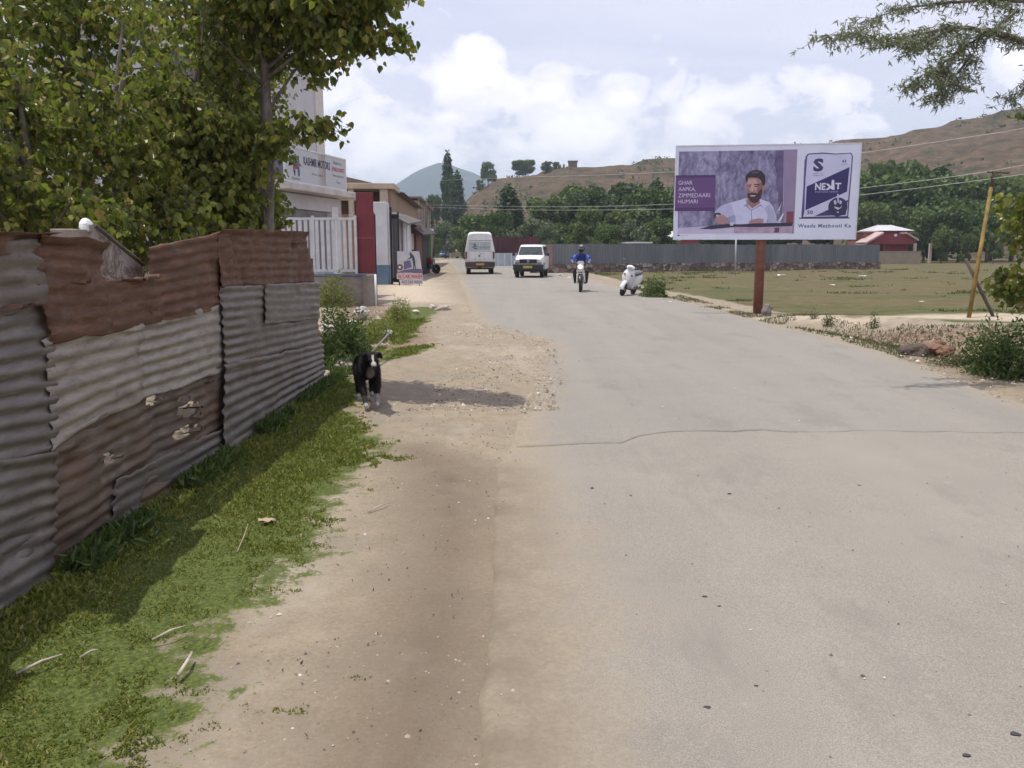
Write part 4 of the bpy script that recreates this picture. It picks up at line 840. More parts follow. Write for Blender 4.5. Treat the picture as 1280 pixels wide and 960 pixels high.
mb = MB(); mb.tube([(0, 0, -.1), (b.x - a.x, 0, b.z - a.z)], .035, 8); mb.build('bar', DKWOOD, dk)
WIRE = simple('wire_grey', (.42, .40, .38, 1), .5, 0, .05)
def wire(name, ctrl, label, r=.007):
    "ctrl: (px, py, Y) triples, joined by a smooth sagging curve"
    q = [P(*c) for c in ctrl]; pts = []
    for i in range(len(q) - 1):
        p0 = q[max(i - 1, 0)]; p1 = q[i]; p2 = q[i + 1]; p3 = q[min(i + 2, len(q) - 1)]
        for k in range(12):
            u = k / 12; pts.append(.5 * ((2 * p1) + (p2 - p0) * u + (2 * p0 - 5 * p1 + 4 * p2 - p3) * u * u + (3 * p1 - p0 - 3 * p2 + p3) * u ** 3))
    pts.append(q[-1]); mb = MB(); mb.tube(pts, [r * (.8 + .006 * p.y) for p in pts], 5); o = mb.build(name, WIRE); tag(o, label, 'wire', 'overhead wires'); return o
def lineY(px):   # plan line from the far pole to the yellow pole
    s = (px - CX) / F / CT; x0, y0 = 10.0, 17.35; m = (-10.8 - 10.0) / (110 - 17.35); return (x0 - m * y0) / (s - m)
L = lambda l: [(px, py, lineY(px)) for px, py in l]
wire('overhead_wire', L([(538, 256), (640, 258), (740, 258), (845, 255), (960, 248), (1078, 235), (1243, 213), (1420, 176)]), 'wire meeting the top of the yellow pole')
wire('overhead_wire', L([(538, 259), (640, 262), (740, 262.5), (845, 261), (960, 255), (1078, 243.5), (1250, 222), (1420, 196)]), 'lower wire just under the one at the yellow pole top')
wire('overhead_wire', L([(538, 226), (640, 222), (740, 219), (860, 214), (960, 207), (1078, 191), (1200, 173), (1290, 158), (1480, 112)]), 'highest wire crossing over the billboard and the hillside')
up = thing('thin_post', 'thin pale metal post in the field left of the billboard pole', 'post', G(919, 345))
mb = MB(); q = P(920, 297, up.location.y); mb.tube([(0, 0, -.1), (q.x - up.location.x, 0, q.z + .3)], .05, 8); mb.build('shaft', simple('galvanised', (.40, .40, .41, 1), .5, .3), up); 
mb = MB(); mb.box(-.12, .12, -.12, .12, -.05, .03); mb.build('foot', CONC, up)

# ------------------------------------------------------------------ long grey tin fence on its stone base
gf0 = G(664, 341.5); gf1 = G(1098, 336.5)
lf = thing('boundary_fence', 'long grey sheet fence on a low stone base across the field', 'fence', gf0, math.atan2(gf1.y - gf0.y, gf1.x - gf0.x)); Lf = (gf1 - gf0).length
STONE = NT('rubble_stone'); ve = STONE.n('ShaderNodeTexVoronoi', feature='F1'); STONE.put(ve.inputs['Vector'], STONE.coord('Object', (1, 1, 1.4))); ve.inputs['Scale'].default_value = 2.4
c = STONE.ramp(ve.outputs['Color'], [(.2, (.10, .075, .062, 1)), (.5, (.19, .14, .115, 1)), (.8, (.33, .27, .23, 1))]); c = STONE.mix(STONE.ramp(STONE.voro(2.4, STONE.coord('Object', (1, 1, 1.4)), 'DISTANCE_TO_EDGE'), [(.02, 1.0), (.09, 0.0)]), c, (.07, .055, .045, 1))
STONE.bsdf(c, .9, 0, STONE.bump(ve.outputs['Distance'], .8, .1), .2); STONE = STONE.m
mb = MB(); nseg = 60; r_ = random.Random(3)
ringA = []
for i in range(nseg + 1):
    x = Lf * i / nseg; h = .58 + r_.uniform(-.05, .05); ringA.append([(x, -.22 + r_.uniform(-.03, .03), -.2), (x, .2, -.2), (x, .2, h), (x, -.20 + r_.uniform(-.03, .03), h)])
mb.loft(ringA, smooth=False); mb.build('stone_base', STONE, lf)
n = int(Lf / .055); xs_ = np.linspace(0, Lf, n); zb = np.array([.56, .9, 1.4, 1.93])
t = NT('fence_grey'); c = t.ramp(t.noise(.55, 5, .7, t.coord('Object', (1, 1, .2))), [(.32, (.115, .125, .135, 1)), (.5, (.165, .175, .185, 1)), (.7, (.215, .22, .225, 1))]); c = t.mix(t.ramp(t.noise(.9, 4, .7, t.coord('Object', (2.2, 1, .1))), [(.66, 0.0), (.74, .6)]), c, (.20, .16, .135, 1)); t.bsdf(c, .6, .2, None, .4)
topj = 1 + (fbm(xs_ / .9, xs_ * 0, 2, 6) - .5)[None, :] * .04 * (zb[:, None] > 1.5)
V = np.stack([np.repeat(xs_[None, :], 4, 0), np.repeat((np.sin(xs_ * 2 * PI / .22) * .03)[None, :], 4, 0), zb[:, None] * topj], -1)
o = np_mesh('sheet_panels', V.reshape(-1, 3), grid_faces(4, n), t.m, lf, False); m_ = o.modifiers.new('thickness', 'SOLIDIFY'); m_.thickness = .004
mb = MB(); mb.box(.05, 1.5, -.06, -.045, .5, 1.9); mb.build('pink_panel', simple('faded_pink', (.30, .17, .15, 1), .7, 0, .2, 1), lf)
for x in np.arange(0, Lf, 3.1):
    mb = MB(); mb.box(x - .05, x + .05, .045, .12, -.2, 1.85); mb.build('post', simple('frame_steel', (.16, .15, .15, 1)), lf)
# maroon barrier and pale blue wall behind the van
mf = thing('maroon_fence', 'dark maroon sheet fence standing behind the van and the jeep', 'fence', (0, 0, 0))
a = P(606, 296, 82); b = P(672, 317, 82); mb = MB(); n = 60
ringA = [[(a.x + (b.x - a.x) * i / n, 82 + .04 * (i % 2), z) for z in (b.z, a.z)] for i in range(n + 1)]
mb.loft([r + [(r[1][0], 82.15, r[1][2]), (r[0][0], 82.15, r[0][2])] for r in ringA], smooth=False); mb.build('sheet_panels', simple('dark_maroon', (.085, .022, .03, 1), .6, 0, .25, .6), mf)
mb = MB()
for k in range(6): x = a.x + (b.x - a.x) * k / 5; mb = MB(); mb.box(x - .06, x + .06, 82.17, 82.3, -.1, a.z); mb.build('post', simple('frame_steel', (.16, .15, .15, 1)), mf)
pw = thing('pale_blue_wall', 'low pale blue wall panels under the maroon fence', 'wall', (0, 0, 0)); mb = MB()
mb.box(a.x, b.x + .5, 81.3, 81.5, -.1, b.z + .06); mb.build('panel', simple('pale_blue', (.38, .44, .50, 1), .6, 0, .15, .8), pw)
mb = MB()
for k in range(9): x = a.x + (b.x - a.x) * k / 8; mb = MB(); mb.box(x - .04, x + .04, 81.22, 81.29, -.1, b.z + .03); mb.build('post', WHITE, pw)

# ------------------------------------------------------------------ houses beyond the field
REDW = simple('red_house_paint', (.20, .028, .038, 1), .7, 0, .15, .6); TINW = simple('pale_tin_roof', (.56, .56, .58, 1), .4, .2, .12, .5); PINKR = simple('pink_tin_roof', (.46, .33, .31, 1), .5, .1, .1)
def house(label, px0, px1, D, pyt, pye, pyb, extra=True, grp=None, hip=.28):
    a = P(px0, pye, D); b = P(px1, pye, D); top = P(px0, pyt, D).z; h = thing('red_house', label, 'house', ((a.x + b.x) / 2, D, 0)); w = b.x - a.x; e = a.z
    mb = MB(); mb.box(-w / 2 + .5, w / 2 - .5, .4, 7.6, 1.2, e, .02); mb.build('upper_wall', REDW, h)
    mb = MB(); mb.add([(-w / 2, 0, e - .02), (w / 2, 0, e - .02), (w / 2, 8, e - .02), (-w / 2, 8, e - .02), (-w / 2 + w * hip, 4, top), (w / 2 - w * hip, 4, top)], [(0, 1, 5, 4), (1, 2, 5), (2, 3, 4, 5), (3, 0, 4), (0, 3, 2, 1)]); mb.build('roof', TINW, h)
    mb = MB(); mb.box(-w / 2 + .3, w / 2 - .3, .8, 7, -.1, 1.2, .02); mb.build('ground_floor_wall', simple('dull_green_wall', (.12, .13, .09, 1), .8), h)
    return h, w, e, top
h, w, e, top = house('dark red house with a pale hipped roof right of the billboard', 1103, 1144, 100, 280, 288, 320)
mb = MB(); y = -1.6; ex = P(1082, 303, 98.4).x - h.location.x; ez = P(1082, 303, 98.4).z; rx = P(1149, 300, 98.4).x - h.location.x; apx = P(1116, 291, 98.4).x - h.location.x; apz = P(1116, 290, 98.4).z
mb.add([(ex, y, ez), (apx - 1, y, apz), (apx - 1, y + 3, apz + .1), (ex, y + 3, ez)], [(0, 1, 2, 3)]); mb.add([(ex, y, ez - .22), (apx - 1, y, apz - .22), (apx - 1, y + 3, apz - .12), (ex, y + 3, ez - .22)], [(3, 2, 1, 0)])
mb.add([(ex, y, ez), (apx - 1, y, apz), (apx - 1, y, apz - .22), (ex, y, ez - .22)], [(0, 1, 2, 3)]); mb.build('porch_roof', PINKR, h)
mb = MB(); v2, f2 = quadslab([Vector((apx + 1.6, y, apz)), Vector((rx, y, ez + .35)), Vector((rx, y + 3, ez + .35)), Vector((apx + 1.6, y + 3, apz))], .2, (0, 0, -1)); mb.add(v2, f2); mb.build('porch_roof', PINKR, h)
mb = MB(); mb.add([(ex + .6, y + .3, ez - .2), (rx - .4, y + .3, ez - .2), (rx - .4, y + .3, ez + .3), (apx + 1.6, y + .3, apz - .2), (apx - 1, y + .3, apz - .2)], [(0, 1, 2, 3, 4)]); mb.add([(ex + .6, y + .5, ez - .2), (rx - .4, y + .5, ez - .2), (rx - .4, y + .5, ez + .3), (apx + 1.6, y + .5, apz - .2), (apx - 1, y + .5, apz - .2)], [(4, 3, 2, 1, 0)]); mb.build('porch_gable', REDW, h)
mb = MB(); lx0 = P(1085, 290, 100).x - h.location.x; lx1 = P(1104, 290, 100).x - h.location.x; mb.box(lx0, lx1, 1, 6, ez - .3, P(1085, 290, 100).z); mb.build('wing_wall', simple('brick_pink', (.25, .10, .085, 1), .8), h)
mb = MB(); mb.box(lx0 - .3, lx1 + .2, .7, 6.3, P(1085, 290, 100).z, P(1085, 288.5, 100).z); mb.build('wing_roof', PINKR, h)
for x in (1.2, 3.0): mb = MB(); mb.box(x, x + .28, y, y + .28, -.1, ez - .1); mb.build('porch_pillar', simple('column_beige', (.46, .38, .30, 1)), h)
mb = MB(); q = P(1122, 294, 98.2); mb.lathe([(.17, -.02), (.17, .03)], (q.x - h.location.x, y + .28, q.z), 'y', 16); mb.build('round_vent', WHITE, h)
gw = thing('garden_wall', 'low pale garden wall in front of the dark red house', 'wall', (0, 0, 0)); mb = MB(); a = P(1098, 315, 93); b = P(1151, 322, 93); mb.box(a.x, b.x, 93, 93.25, -.1, P(1120, 314.5, 93).z); mb.build('wall_body', simple('garden_beige', (.27, .225, .16, 1), .9, 0, .25, .5), gw)
mb = MB(); mb.box(a.x, b.x, 92.95, 93.3, P(1120, 314.5, 93).z, P(1120, 313.8, 93).z); mb.build('coping', CONC, gw)
h2, w2, e2, t2 = house('red house with a white roof half hidden behind the billboard', 829, 880, 96, 288, 297, 310)
mb = MB(); mb.box(-w2 / 2 - .2, w2 / 2 + .2, -.6, .3, 1.62, 1.78); mb.build('porch_roof', TINW, h2)
h3 = thing('low_outbuilding', 'low building with a flat pale roof showing above the grey fence', 'building', (0, 0, 0)); mb = MB(); a = P(783, 302.5, 80); b = P(816, 304.5, 80); mb.box(a.x, b.x, 80, 85, b.z, a.z, .02); mb.build('roof', TINW, h3)
mb = MB(); mb.box(a.x + .3, b.x - .3, 80.3, 84.7, -.1, b.z); mb.build('wall', REDW, h3)
hh = hill_at(715, 326); hs = thing('hill_hut', 'tiny brown hut on the hill skyline', 'hut', hh); mb = MB(); mb.box(-1.6, 1.6, -1.5, 1.5, -2, 2.0, .05); mb.build('wall', simple('hut_brown', (.17, .10, .08, 1), .9), hs); mb = MB(); mb.box(-1.9, 1.9, -1.8, 1.8, 2.0, 2.3); mb.build('roof', DKWOOD, hs)
# ------------------------------------------------------------------ grown bodies
def skin_body(name, joints, edges, root, parent, mat, sub=2, colour=None):
    names = list(joints); me = bpy.data.meshes.new(name); me.from_pydata([joints[k][0] for k in names], [(names.index(a), names.index(b)) for a, b in edges], [])
    o = bpy.data.objects.new(name, me); COL.objects.link(o)
    sk = o.modifiers.new('skin', 'SKIN'); sk.use_smooth_shade = True; sk.branch_smoothing = .6
    for k, d in zip(names, me.skin_vertices[0].data):
        r = joints[k][1]; d.radius = r if isinstance(r, tuple) else (r, r); d.use_root = (k == root)
    ss = o.modifiers.new('sub', 'SUBSURF'); ss.levels = sub; ss.render_levels = sub
    bpy.context.view_layer.update()
    m2 = bpy.data.meshes.new_from_object(o.evaluated_get(bpy.context.evaluated_depsgraph_get()))
    bpy.data.objects.remove(o); m2.name = name
    for p in m2.polygons: p.use_smooth = True
    if colour:
        ca = m2.color_attributes.new('coat', 'FLOAT_COLOR', 'POINT'); segs = [(Vector(joints[a][0]), Vector(joints[b][0]), a, b) for a, b in edges]
        for i, v in enumerate(m2.vertices):
            best = None
            for p0, p1, a, b in segs:
                d = p1 - p0; t_ = max(0, min(1, (v.co - p0).dot(d) / max(d.length_squared, 1e-9))); q = (v.co - p0 - d * t_).length
                if best is None or q < best[0]: best = (q, a, b, t_)
            ca.data[i].color = colour(v.co, best[1], best[2], best[3])
    m2.materials.clear(); return link(name, m2, mat, parent)
def coat_mat(name, rough=.7, fine=60, amt=.35, spec=.3, bump=.3):
    t = NT(name); c = t.attrc('coat'); n = t.noise(fine, 5, .7)
    c = t.mix(1.0, c, t.ramp(n, [(.3, 1 - amt), (.7, 1 + amt)]), 'MULTIPLY'); t.bsdf(c, rough, 0, t.bump(n, bump, .006), spec); return t.m

# ------------------------------------------------------------------ the dog
dp = G(463, 511); dog = thing('dog', 'black dog with a white blaze, chest and paws standing on the dirt verge', 'dog', (dp.x, dp.y, 0), math.radians(14))
J = {
 'pelvis': ((0, .60, .435), (.100, .120)), 'loin': ((0, .46, .43), (.098, .115)), 'mid': ((0, .30, .405), (.125, .150)), 'chest': ((0, .13, .375), (.135, .170)), 'front': ((0, .02, .385), (.120, .150)),
 'neck0': ((.005, -.05, .465), (.085, .092)), 'neck1': ((.012, -.11, .498), (.078, .078)), 'skull': ((.02, -.165, .520), (.078, .066)), 'brow': ((.022, -.215, .508), (.060, .050)), 'muzz': ((.024, -.26, .478), (.038, .034)), 'nose': ((.025, -.315, .456), (.027, .023)),
 'earR0': ((.078, -.160, .558), (.020, .032)), 'earR1': ((.108, -.165, .558), (.014, .028)), 'earR2': ((.122, -.185, .520), (.007, .014)),
 'earL0': ((-.040, -.160, .558), (.020, .032)), 'earL1': ((-.070, -.165, .555), (.014, .028)), 'earL2': ((-.084, -.185, .515), (.007, .014)),
 'shR': ((.082, .045, .33), (.060, .075)), 'elR': ((.088, .085, .235), .046), 'wrR': ((.078, .03, .135), .031), 'paR': ((.074, .005, .055), .025), 'pwR': ((.074, -.035, .026), .031),
 'shL': ((-.082, .045, .33), (.060, .075)), 'elL': ((-.084, .070, .235), .046), 'wrL': ((-.062, -.02, .135), .031), 'paL': ((-.054, -.05, .055), .025), 'pwL': ((-.052, -.095, .026), .031),
 'thR': ((.075, .585, .355), (.070, .095)), 'knR': ((.086, .515, .255), .055), 'hoR': ((.076, .655, .155), .030), 'meR': ((.072, .63, .065), .025), 'fpR': ((.072, .585, .025), .030),
 'thL': ((-.075, .585, .355), (.070, .095)), 'knL': ((-.088, .475, .255), .055), 'hoL': ((-.088, .585, .150), .030), 'meL': ((-.086, .545, .062), .025), 'fpL': ((-.086, .50, .025), .030),
 'ta0': ((0, .69, .47), .030), 'ta1': ((0, .76, .40), .024), 'ta2': ((.01, .80, .30), .020), 'ta3': ((.02, .81, .22), .010)}
E = [('pelvis', 'loin'), ('loin', 'mid'), ('mid', 'chest'), ('chest', 'front'), ('front', 'neck0'), ('neck0', 'neck1'), ('neck1', 'skull'), ('skull', 'brow'), ('brow', 'muzz'), ('muzz', 'nose'),
     ('skull', 'earR0'), ('earR0', 'earR1'), ('earR1', 'earR2'), ('skull', 'earL0'), ('earL0', 'earL1'), ('earL1', 'earL2'),
     ('chest', 'shR'), ('shR', 'elR'), ('elR', 'wrR'), ('wrR', 'paR'), ('paR', 'pwR'), ('chest', 'shL'), ('shL', 'elL'), ('elL', 'wrL'), ('wrL', 'paL'), ('paL', 'pwL'),
     ('pelvis', 'thR'), ('thR', 'knR'), ('knR', 'hoR'), ('hoR', 'meR'), ('meR', 'fpR'), ('pelvis', 'thL'), ('thL', 'knL'), ('knL', 'hoL'), ('hoL', 'meL'), ('meL', 'fpL'), ('pelvis', 'ta0'), ('ta0', 'ta1'), ('ta1', 'ta2'), ('ta2', 'ta3')]
def coat(co, a, b, t_):
    BLK = np.array([.008, .0065, .007]); WH = np.array([.42, .38, .36]); BR = np.array([.026, .014, .011]); k = 0
    leg = a[:2] in ('el', 'wr', 'pa', 'ho', 'me') and a != 'pelvis'
    if leg and a[:2] in ('pa', 'me') : k = 1.0 if (a[:2] == 'pa' or t_ > .3) else .2
    if leg and a[:2] == 'wr': k = .75 if b == 'paR' else .15
    if a == 'chest' and b[:2] == 'sh' or a in ('front',) or (a == 'chest' and b == 'front') or a == 'neck0':
        d = math.hypot((co.x - .01) / .050, (co.z - .35) / .12)
        if co.y < .10 and d < 1.15: k = max(k, min(1, (1.15 - d) * 2) * (.10 + .42 * float(fbm(co.x * 40 + 9, co.z * 22, 3, 6))))
    if a in ('brow', 'muzz') or (a == 'skull' and b == 'brow'):
        wdt = .009 if a != 'muzz' else .022
        if abs(co.x - .022) < wdt and co.z > .464 and co.y < -.205: k = 1
        if a == 'muzz' and t_ > .25 and abs(co.x - .024) < .03: k = max(k, .9)
    base = BLK * (1 - .0) if not (a[:2] in ('el', 'th', 'sh')) else BLK * .6 + BR * .4
    c = base * (1 - k) + WH * k; return (*c, 1)
dog.scale = (.88, 1, 1.0)
body = skin_body('body', J, E, 'chest', dog, coat_mat('dog_coat', .65, 120, .6, .15, .8), 3, coat)
rngf = np.random.default_rng(3); me_ = body.data; npol = len(me_.polygons); ctr = np.zeros(npol * 3); me_.polygons.foreach_get('center', ctr); nrm_ = np.zeros(npol * 3); me_.polygons.foreach_get('normal', nrm_); ctr = ctr.reshape(-1, 3); nrm_ = nrm_.reshape(-1, 3)
ar = np.zeros(npol); me_.polygons.foreach_get('area', ar); pk = rngf.choice(npol, 26000, p=ar / ar.sum()); cols = np.zeros(len(me_.vertices) * 4); me_.color_attributes['coat'].data.foreach_get('color', cols); cols = cols.reshape(-1, 4)
v0_ = np.array([p.vertices[0] for p in me_.polygons]); lum = cols[v0_, 1][pk]; hp = ctr[pk] + rngf.normal(0, .003, (len(pk), 3)); hn = nrm_[pk] * .55 + np.array([0, .5, -.55]); okf = (ctr[pk][:, 2] > .06) & ~((ctr[pk][:, 1] < -.22))
for sel, nm, cl in ((okf & (lum < .05), 'black_fur', (.009, .0075, .008, 1)), (okf & (lum > .2), 'white_fur', (.40, .36, .34, 1))):
    leaf_cloud(nm, hp[sel], .017, simple(nm, cl, .6, 0, .3, 60, spec=.2), dog, hn[sel], .22, .12, .1, rngf)
mb = MB(); mb.ball((.025, -.338, .462), (.019, .013, .013), 12); mb.build('nose', simple('dog_nose', (.01, .008, .009, 1), .3), dog)
for sx in (-1, 1): mb = MB(); mb.ball((.022 + sx * .040, -.248, .522), (.0115, .009, .010), 12); mb.build('eye', simple('dog_eye', (.03, .015, .01, 1), .08), dog)
mb = MB(); mb.tube([(.000, -.322, .440), (.024, -.338, .446), (.048, -.320, .440)], .003, 6); mb.build('mouth', simple('dog_mouth', (.015, .008, .008, 1), .6), dog)

# ------------------------------------------------------------------ wheels and helpers
RUB = simple('tyre_rubber', (.022, .021, .021, 1), .85, 0, .25, 12); RIM = simple('rim_metal', (.36, .36, .36, 1), .35, .7, .1); DUSTY = simple('dusty_plastic', (.045, .038, .036, 1), .65, 0, .35, 3)
t = NT('vehicle_white'); sp_ = t.n('ShaderNodeSeparateXYZ'); t.put(sp_.inputs[0], t.coord()); dz_ = t.ramp(t.math('ADD', sp_.outputs[2], t.math('MULTIPLY', t.noise(3, 5, .7), .9)), [(.9, .75), (1.6, .0)])
t.bsdf(t.mix(dz_, t.ramp(t.noise(1.6, 5, .7), [(.3, (.62, .62, .60, 1)), (.7, (.74, .74, .73, 1))]), (.40, .35, .29, 1)), t.ramp(t.noise(4, 4, .6), [(.3, .22), (.7, .45)]), 0, None, .6); VW = t.m; GLASS = simple('vehicle_glass', (.025, .035, .038, 1), .08, 0, .2, 1, spec=.9); CHROME = simple('chrome', (.6, .6, .6, 1), .18, .9, .05)
def wheel(parent, x, y, r, wd, name='wheel'):
    w = bpy.data.objects.new(name, None); COL.objects.link(w); w.parent = parent; w.location = (x, y, r)
    mb = MB(); mb.lathe([(r * .62, -wd / 2), (r * .93, -wd / 2), (r, -wd * .36), (r, wd * .36), (r * .93, wd / 2), (r * .62, wd / 2)], (0, 0, 0), 'x', 28); mb.build('tyre', RUB, w)
    mb = MB(); mb.lathe([(r * .60, -wd * .38), (r * .62, -wd * .44), (r * .25, -wd * .30), (r * .15, -wd * .42), (r * .15, wd * .42), (r * .25, wd * .30), (r * .62, wd * .44), (r * .60, wd * .38)], (0, 0, 0), 'x', 20); mb.build('rim', RIM, w)
    return w
def ring(y, hw0, hwb, hwt, z0, zb, z1, r=.12, n=4):
    "cross-section: half width at sill, belt and roof edge, with rounded roof corners"
    pts = [(hw0 - .05, z0), (hw0, z0 + .06), (hwb, zb)]
    for k in range(n + 1):
        a = PI / 2 * k / n; pts.append((hwt - r + r * math.cos(a), z1 - r + r * math.sin(a)))
    pts += [((hwt - r) * .45, z1 + .012)]
    return [(x, y, z) for x, z in pts] + [(-x, y, z) for x, z in reversed(pts)]
def panel(mb, pts, th=.02, mi=0):
    P_ = [Vector(p) for p in pts]; n = (P_[1] - P_[0]).cross(P_[2] - P_[0]).normalized()
    v, f = quadslab([p + n * 0 for p in P_], th, n); mb.add(v, f, mi)

# van, seen from behind
v0 = G(586, 343.2); v1 = G(613, 343.2)
van = thing('delivery_van', 'tall white van driving away with lettering across its rear window', 'van', ((v0.x + v1.x) / 2 + .03, v0.y, 0), math.radians(3))
mb = MB(); mb.loft([ring(0.0, .90, .905, .70, .52, 1.45, 2.52, .22), ring(.10, .925, .93, .74, .42, 1.45, 2.60, .22), ring(.6, .93, .94, .76, .36, 1.45, 2.64, .22), ring(3.6, .93, .94, .76, .36, 1.45, 2.62, .22), ring(4.1, .92, .92, .70, .38, 1.4, 2.35, .2), ring(4.75, .88, .87, .75, .42, 1.2, 1.32, .1), ring(5.2, .78, .78, .62, .45, .9, 1.05, .1)], smooth=True); mb.build('body', VW, van)
mb = MB(); mb.box(-.70, -.012, -.035, .02, .80, 2.10, .02); mb.build('rear_door', VW, van); mb = MB(); mb.box(.012, .70, -.035, .02, .80, 2.10, .02); mb.build('rear_door', VW, van)
WG = simple('pale_rear_glass', (.40, .43, .43, 1), .2, 0, .12, 2)
for s in (-1, 1):
    x0, x1 = (.03, .66) if s > 0 else (-.66, -.03); mb = MB(); mb.box(x0, x1, -.047, -.03, 1.50, 2.02, .01); mb.build('rear_window', WG, van)
    mb = MB(); mb.box(s * .86 - .055, s * .86 + .055, -.05, .06, .98, 1.42, .015); tl = mb.build('tail_light', simple('tail_red', (.12, .02, .02, 1), .3), van)
    mb = MB(); mb.box(s * .86 - .04, s * .86 + .04, -.056, -.045, .99, 1.08); mb.build('lens', simple('lens_amber', (.30, .10, .03, 1), .3), tl)
    mb = MB(); mb.box(s * .30 - .025, s * .30 + .025, -.06, -.03, .95, 1.0); mb.build('hinge', DUSTY, van)
mb = MB(); mb.box(-.72, .72, -.055, .0, 2.115, 2.14); mb.box(-.74, .74, -.05, 0, 1.435, 1.465); mb.build('trim_line', simple('trim_grey', (.42, .42, .42, 1), .4), van)
BM = lambda x, z, off=.0: Matrix.Translation((x, -off, z)) @ Matrix(((1, 0, 0, 0), (0, 0, -1, 0), (0, 1, 0, 0), (0, 0, 0, 1)))
mb = MB(); writing(mb, 'TOURIST', .9, .13, BM(-.28, 1.62, .052), 0, .01); mb.build('lettering', simple('van_ink', (.14, .17, .20, 1), .5), van)
mb = MB(); mb.prism([(-.52, 1.66), (-.30, 1.70), (-.22, 1.84), (-.34, 1.92), (-.46, 1.88), (-.32, 1.82)], 0, .004, BM(0, 0, .049)); mb.prism([(-.40, 1.58), (-.18, 1.58), (-.16, 1.61), (-.28, 1.66), (-.36, 1.64)], 0, .004, BM(0, 0, .049)); mb.build('emblem', simple('van_teal', (.05, .12, .15, 1), .5), van)
mb = MB(); mb.box(-.10, .02, -.05, -.03, 1.12, 1.2, .01); mb.build('door_handle', DUSTY, van)
mb = MB(); writing(mb, 'TRAVELS', .26, .05, BM(-.02, 1.27, .040)); mb.build('small_lettering', simple('van_ink', (.14, .17, .20, 1)), van)
mb = MB(); mb.box(-.93, .93, -.16, .15, .48, .80, .04); mb.build('rear_bumper', simple('wine_bumper', (.07, .035, .035, 1), .6, 0, .3, 2), van)
mb = MB(); mb.box(-.25, .25, -.178, -.16, .58, .70, .005); pt = mb.build('number_plate', simple('plate_yellow', (.50, .36, .08, 1), .5), van)
mb = MB(); writing(mb, 'JK03 4512', .42, .07, BM(-.21, .605, .181)); mb.build('characters', simple('sign_black', (.05, .05, .06, 1)), pt)
mb = MB(); mb.box(-.85, .85, .1, 4.9, .32, .46); mb.tube([(-.3, -.02, .36), (-.3, .8, .36)], .04, 8); mb.build('chassis', DUSTY, van)
mb = MB(); mb.ball((0, .05, .42), (.13, .13, .11), 10); mb.build('axle_housing', DUSTY, van)
for x in (-.74, .74): wheel(van, x, .95, .37, .24); wheel(van, x, 4.15, .37, .22)
for s in (-1, 1): mb = MB(); mb.box(s * .72 - .14, s * .72 + .14, .45, .47, .12, .48); mb.build('mud_flap', RUB, van)
for s in (-1, 1): mb = MB(); mb.box(s * 1.02 - .07, s * 1.02 + .07, 4.0, 4.06, 1.35, 1.65, .02); mb.tube([(s * .88, 4.05, 1.45), (s * 1.0, 4.03, 1.45)], .02, 6); mb.build('side_mirror', DUSTY, van)
for s in (-1, 1): mb = MB(); mb.box(s * .945 - .004, s * .945 + .004, .6, 3.3, 1.5, 2.05, .003, M=Matrix.Rotation(0, 4, 'X')); ob = mb.build('side_window', GLASS, van); ob.rotation_euler.y = -s * .165; ob.location.x = s * .20

# jeep, coming towards the camera: front at -y
j0 = G(643, 347.5); j1 = G(677, 348.5)
jeep = thing('jeep', 'boxy white jeep with black bumper coming along the far side of the road', 'jeep', ((j0.x + j1.x) / 2 + .02, j0.y, 0), math.radians(-7))
mb = MB(); mb.loft([ring(.12, .74, .76, .70, .52, .85, 1.02, .06), ring(.35, .80, .80, .72, .45, .9, 1.10, .07), ring(1.25, .81, .82, .76, .42, .95, 1.18, .07), ring(1.42, .82, .83, .76, .42, 1.1, 1.24, .05), ring(1.80, .82, .82, .64, .42, 1.15, 1.76, .08), ring(2.1, .82, .82, .655, .42, 1.15, 1.82, .08), ring(4.0, .82, .82, .66, .42, 1.15, 1.82, .08), ring(4.15, .80, .80, .64, .45, 1.1, 1.72, .08)], smooth=True); mb.build('body', VW, jeep)
def lerp3(a, b, t_): return Vector(a) * (1 - t_) + Vector(b) * t_
mb = MB(); panel(mb, [(-.70, 1.405, 1.28), (.70, 1.405, 1.28), (.60, 1.75, 1.70), (-.60, 1.75, 1.70)], .018); ws = mb.build('windscreen', GLASS, jeep)
mb = MB(); mb.tube([(-.4, 1.37, 1.28), (-.1, 1.50, 1.45)], .008, 5); mb.build('wiper', RUB, ws); mb = MB(); mb.tube([(.15, 1.37, 1.28), (.45, 1.50, 1.45)], .008, 5); mb.build('wiper', RUB, ws)
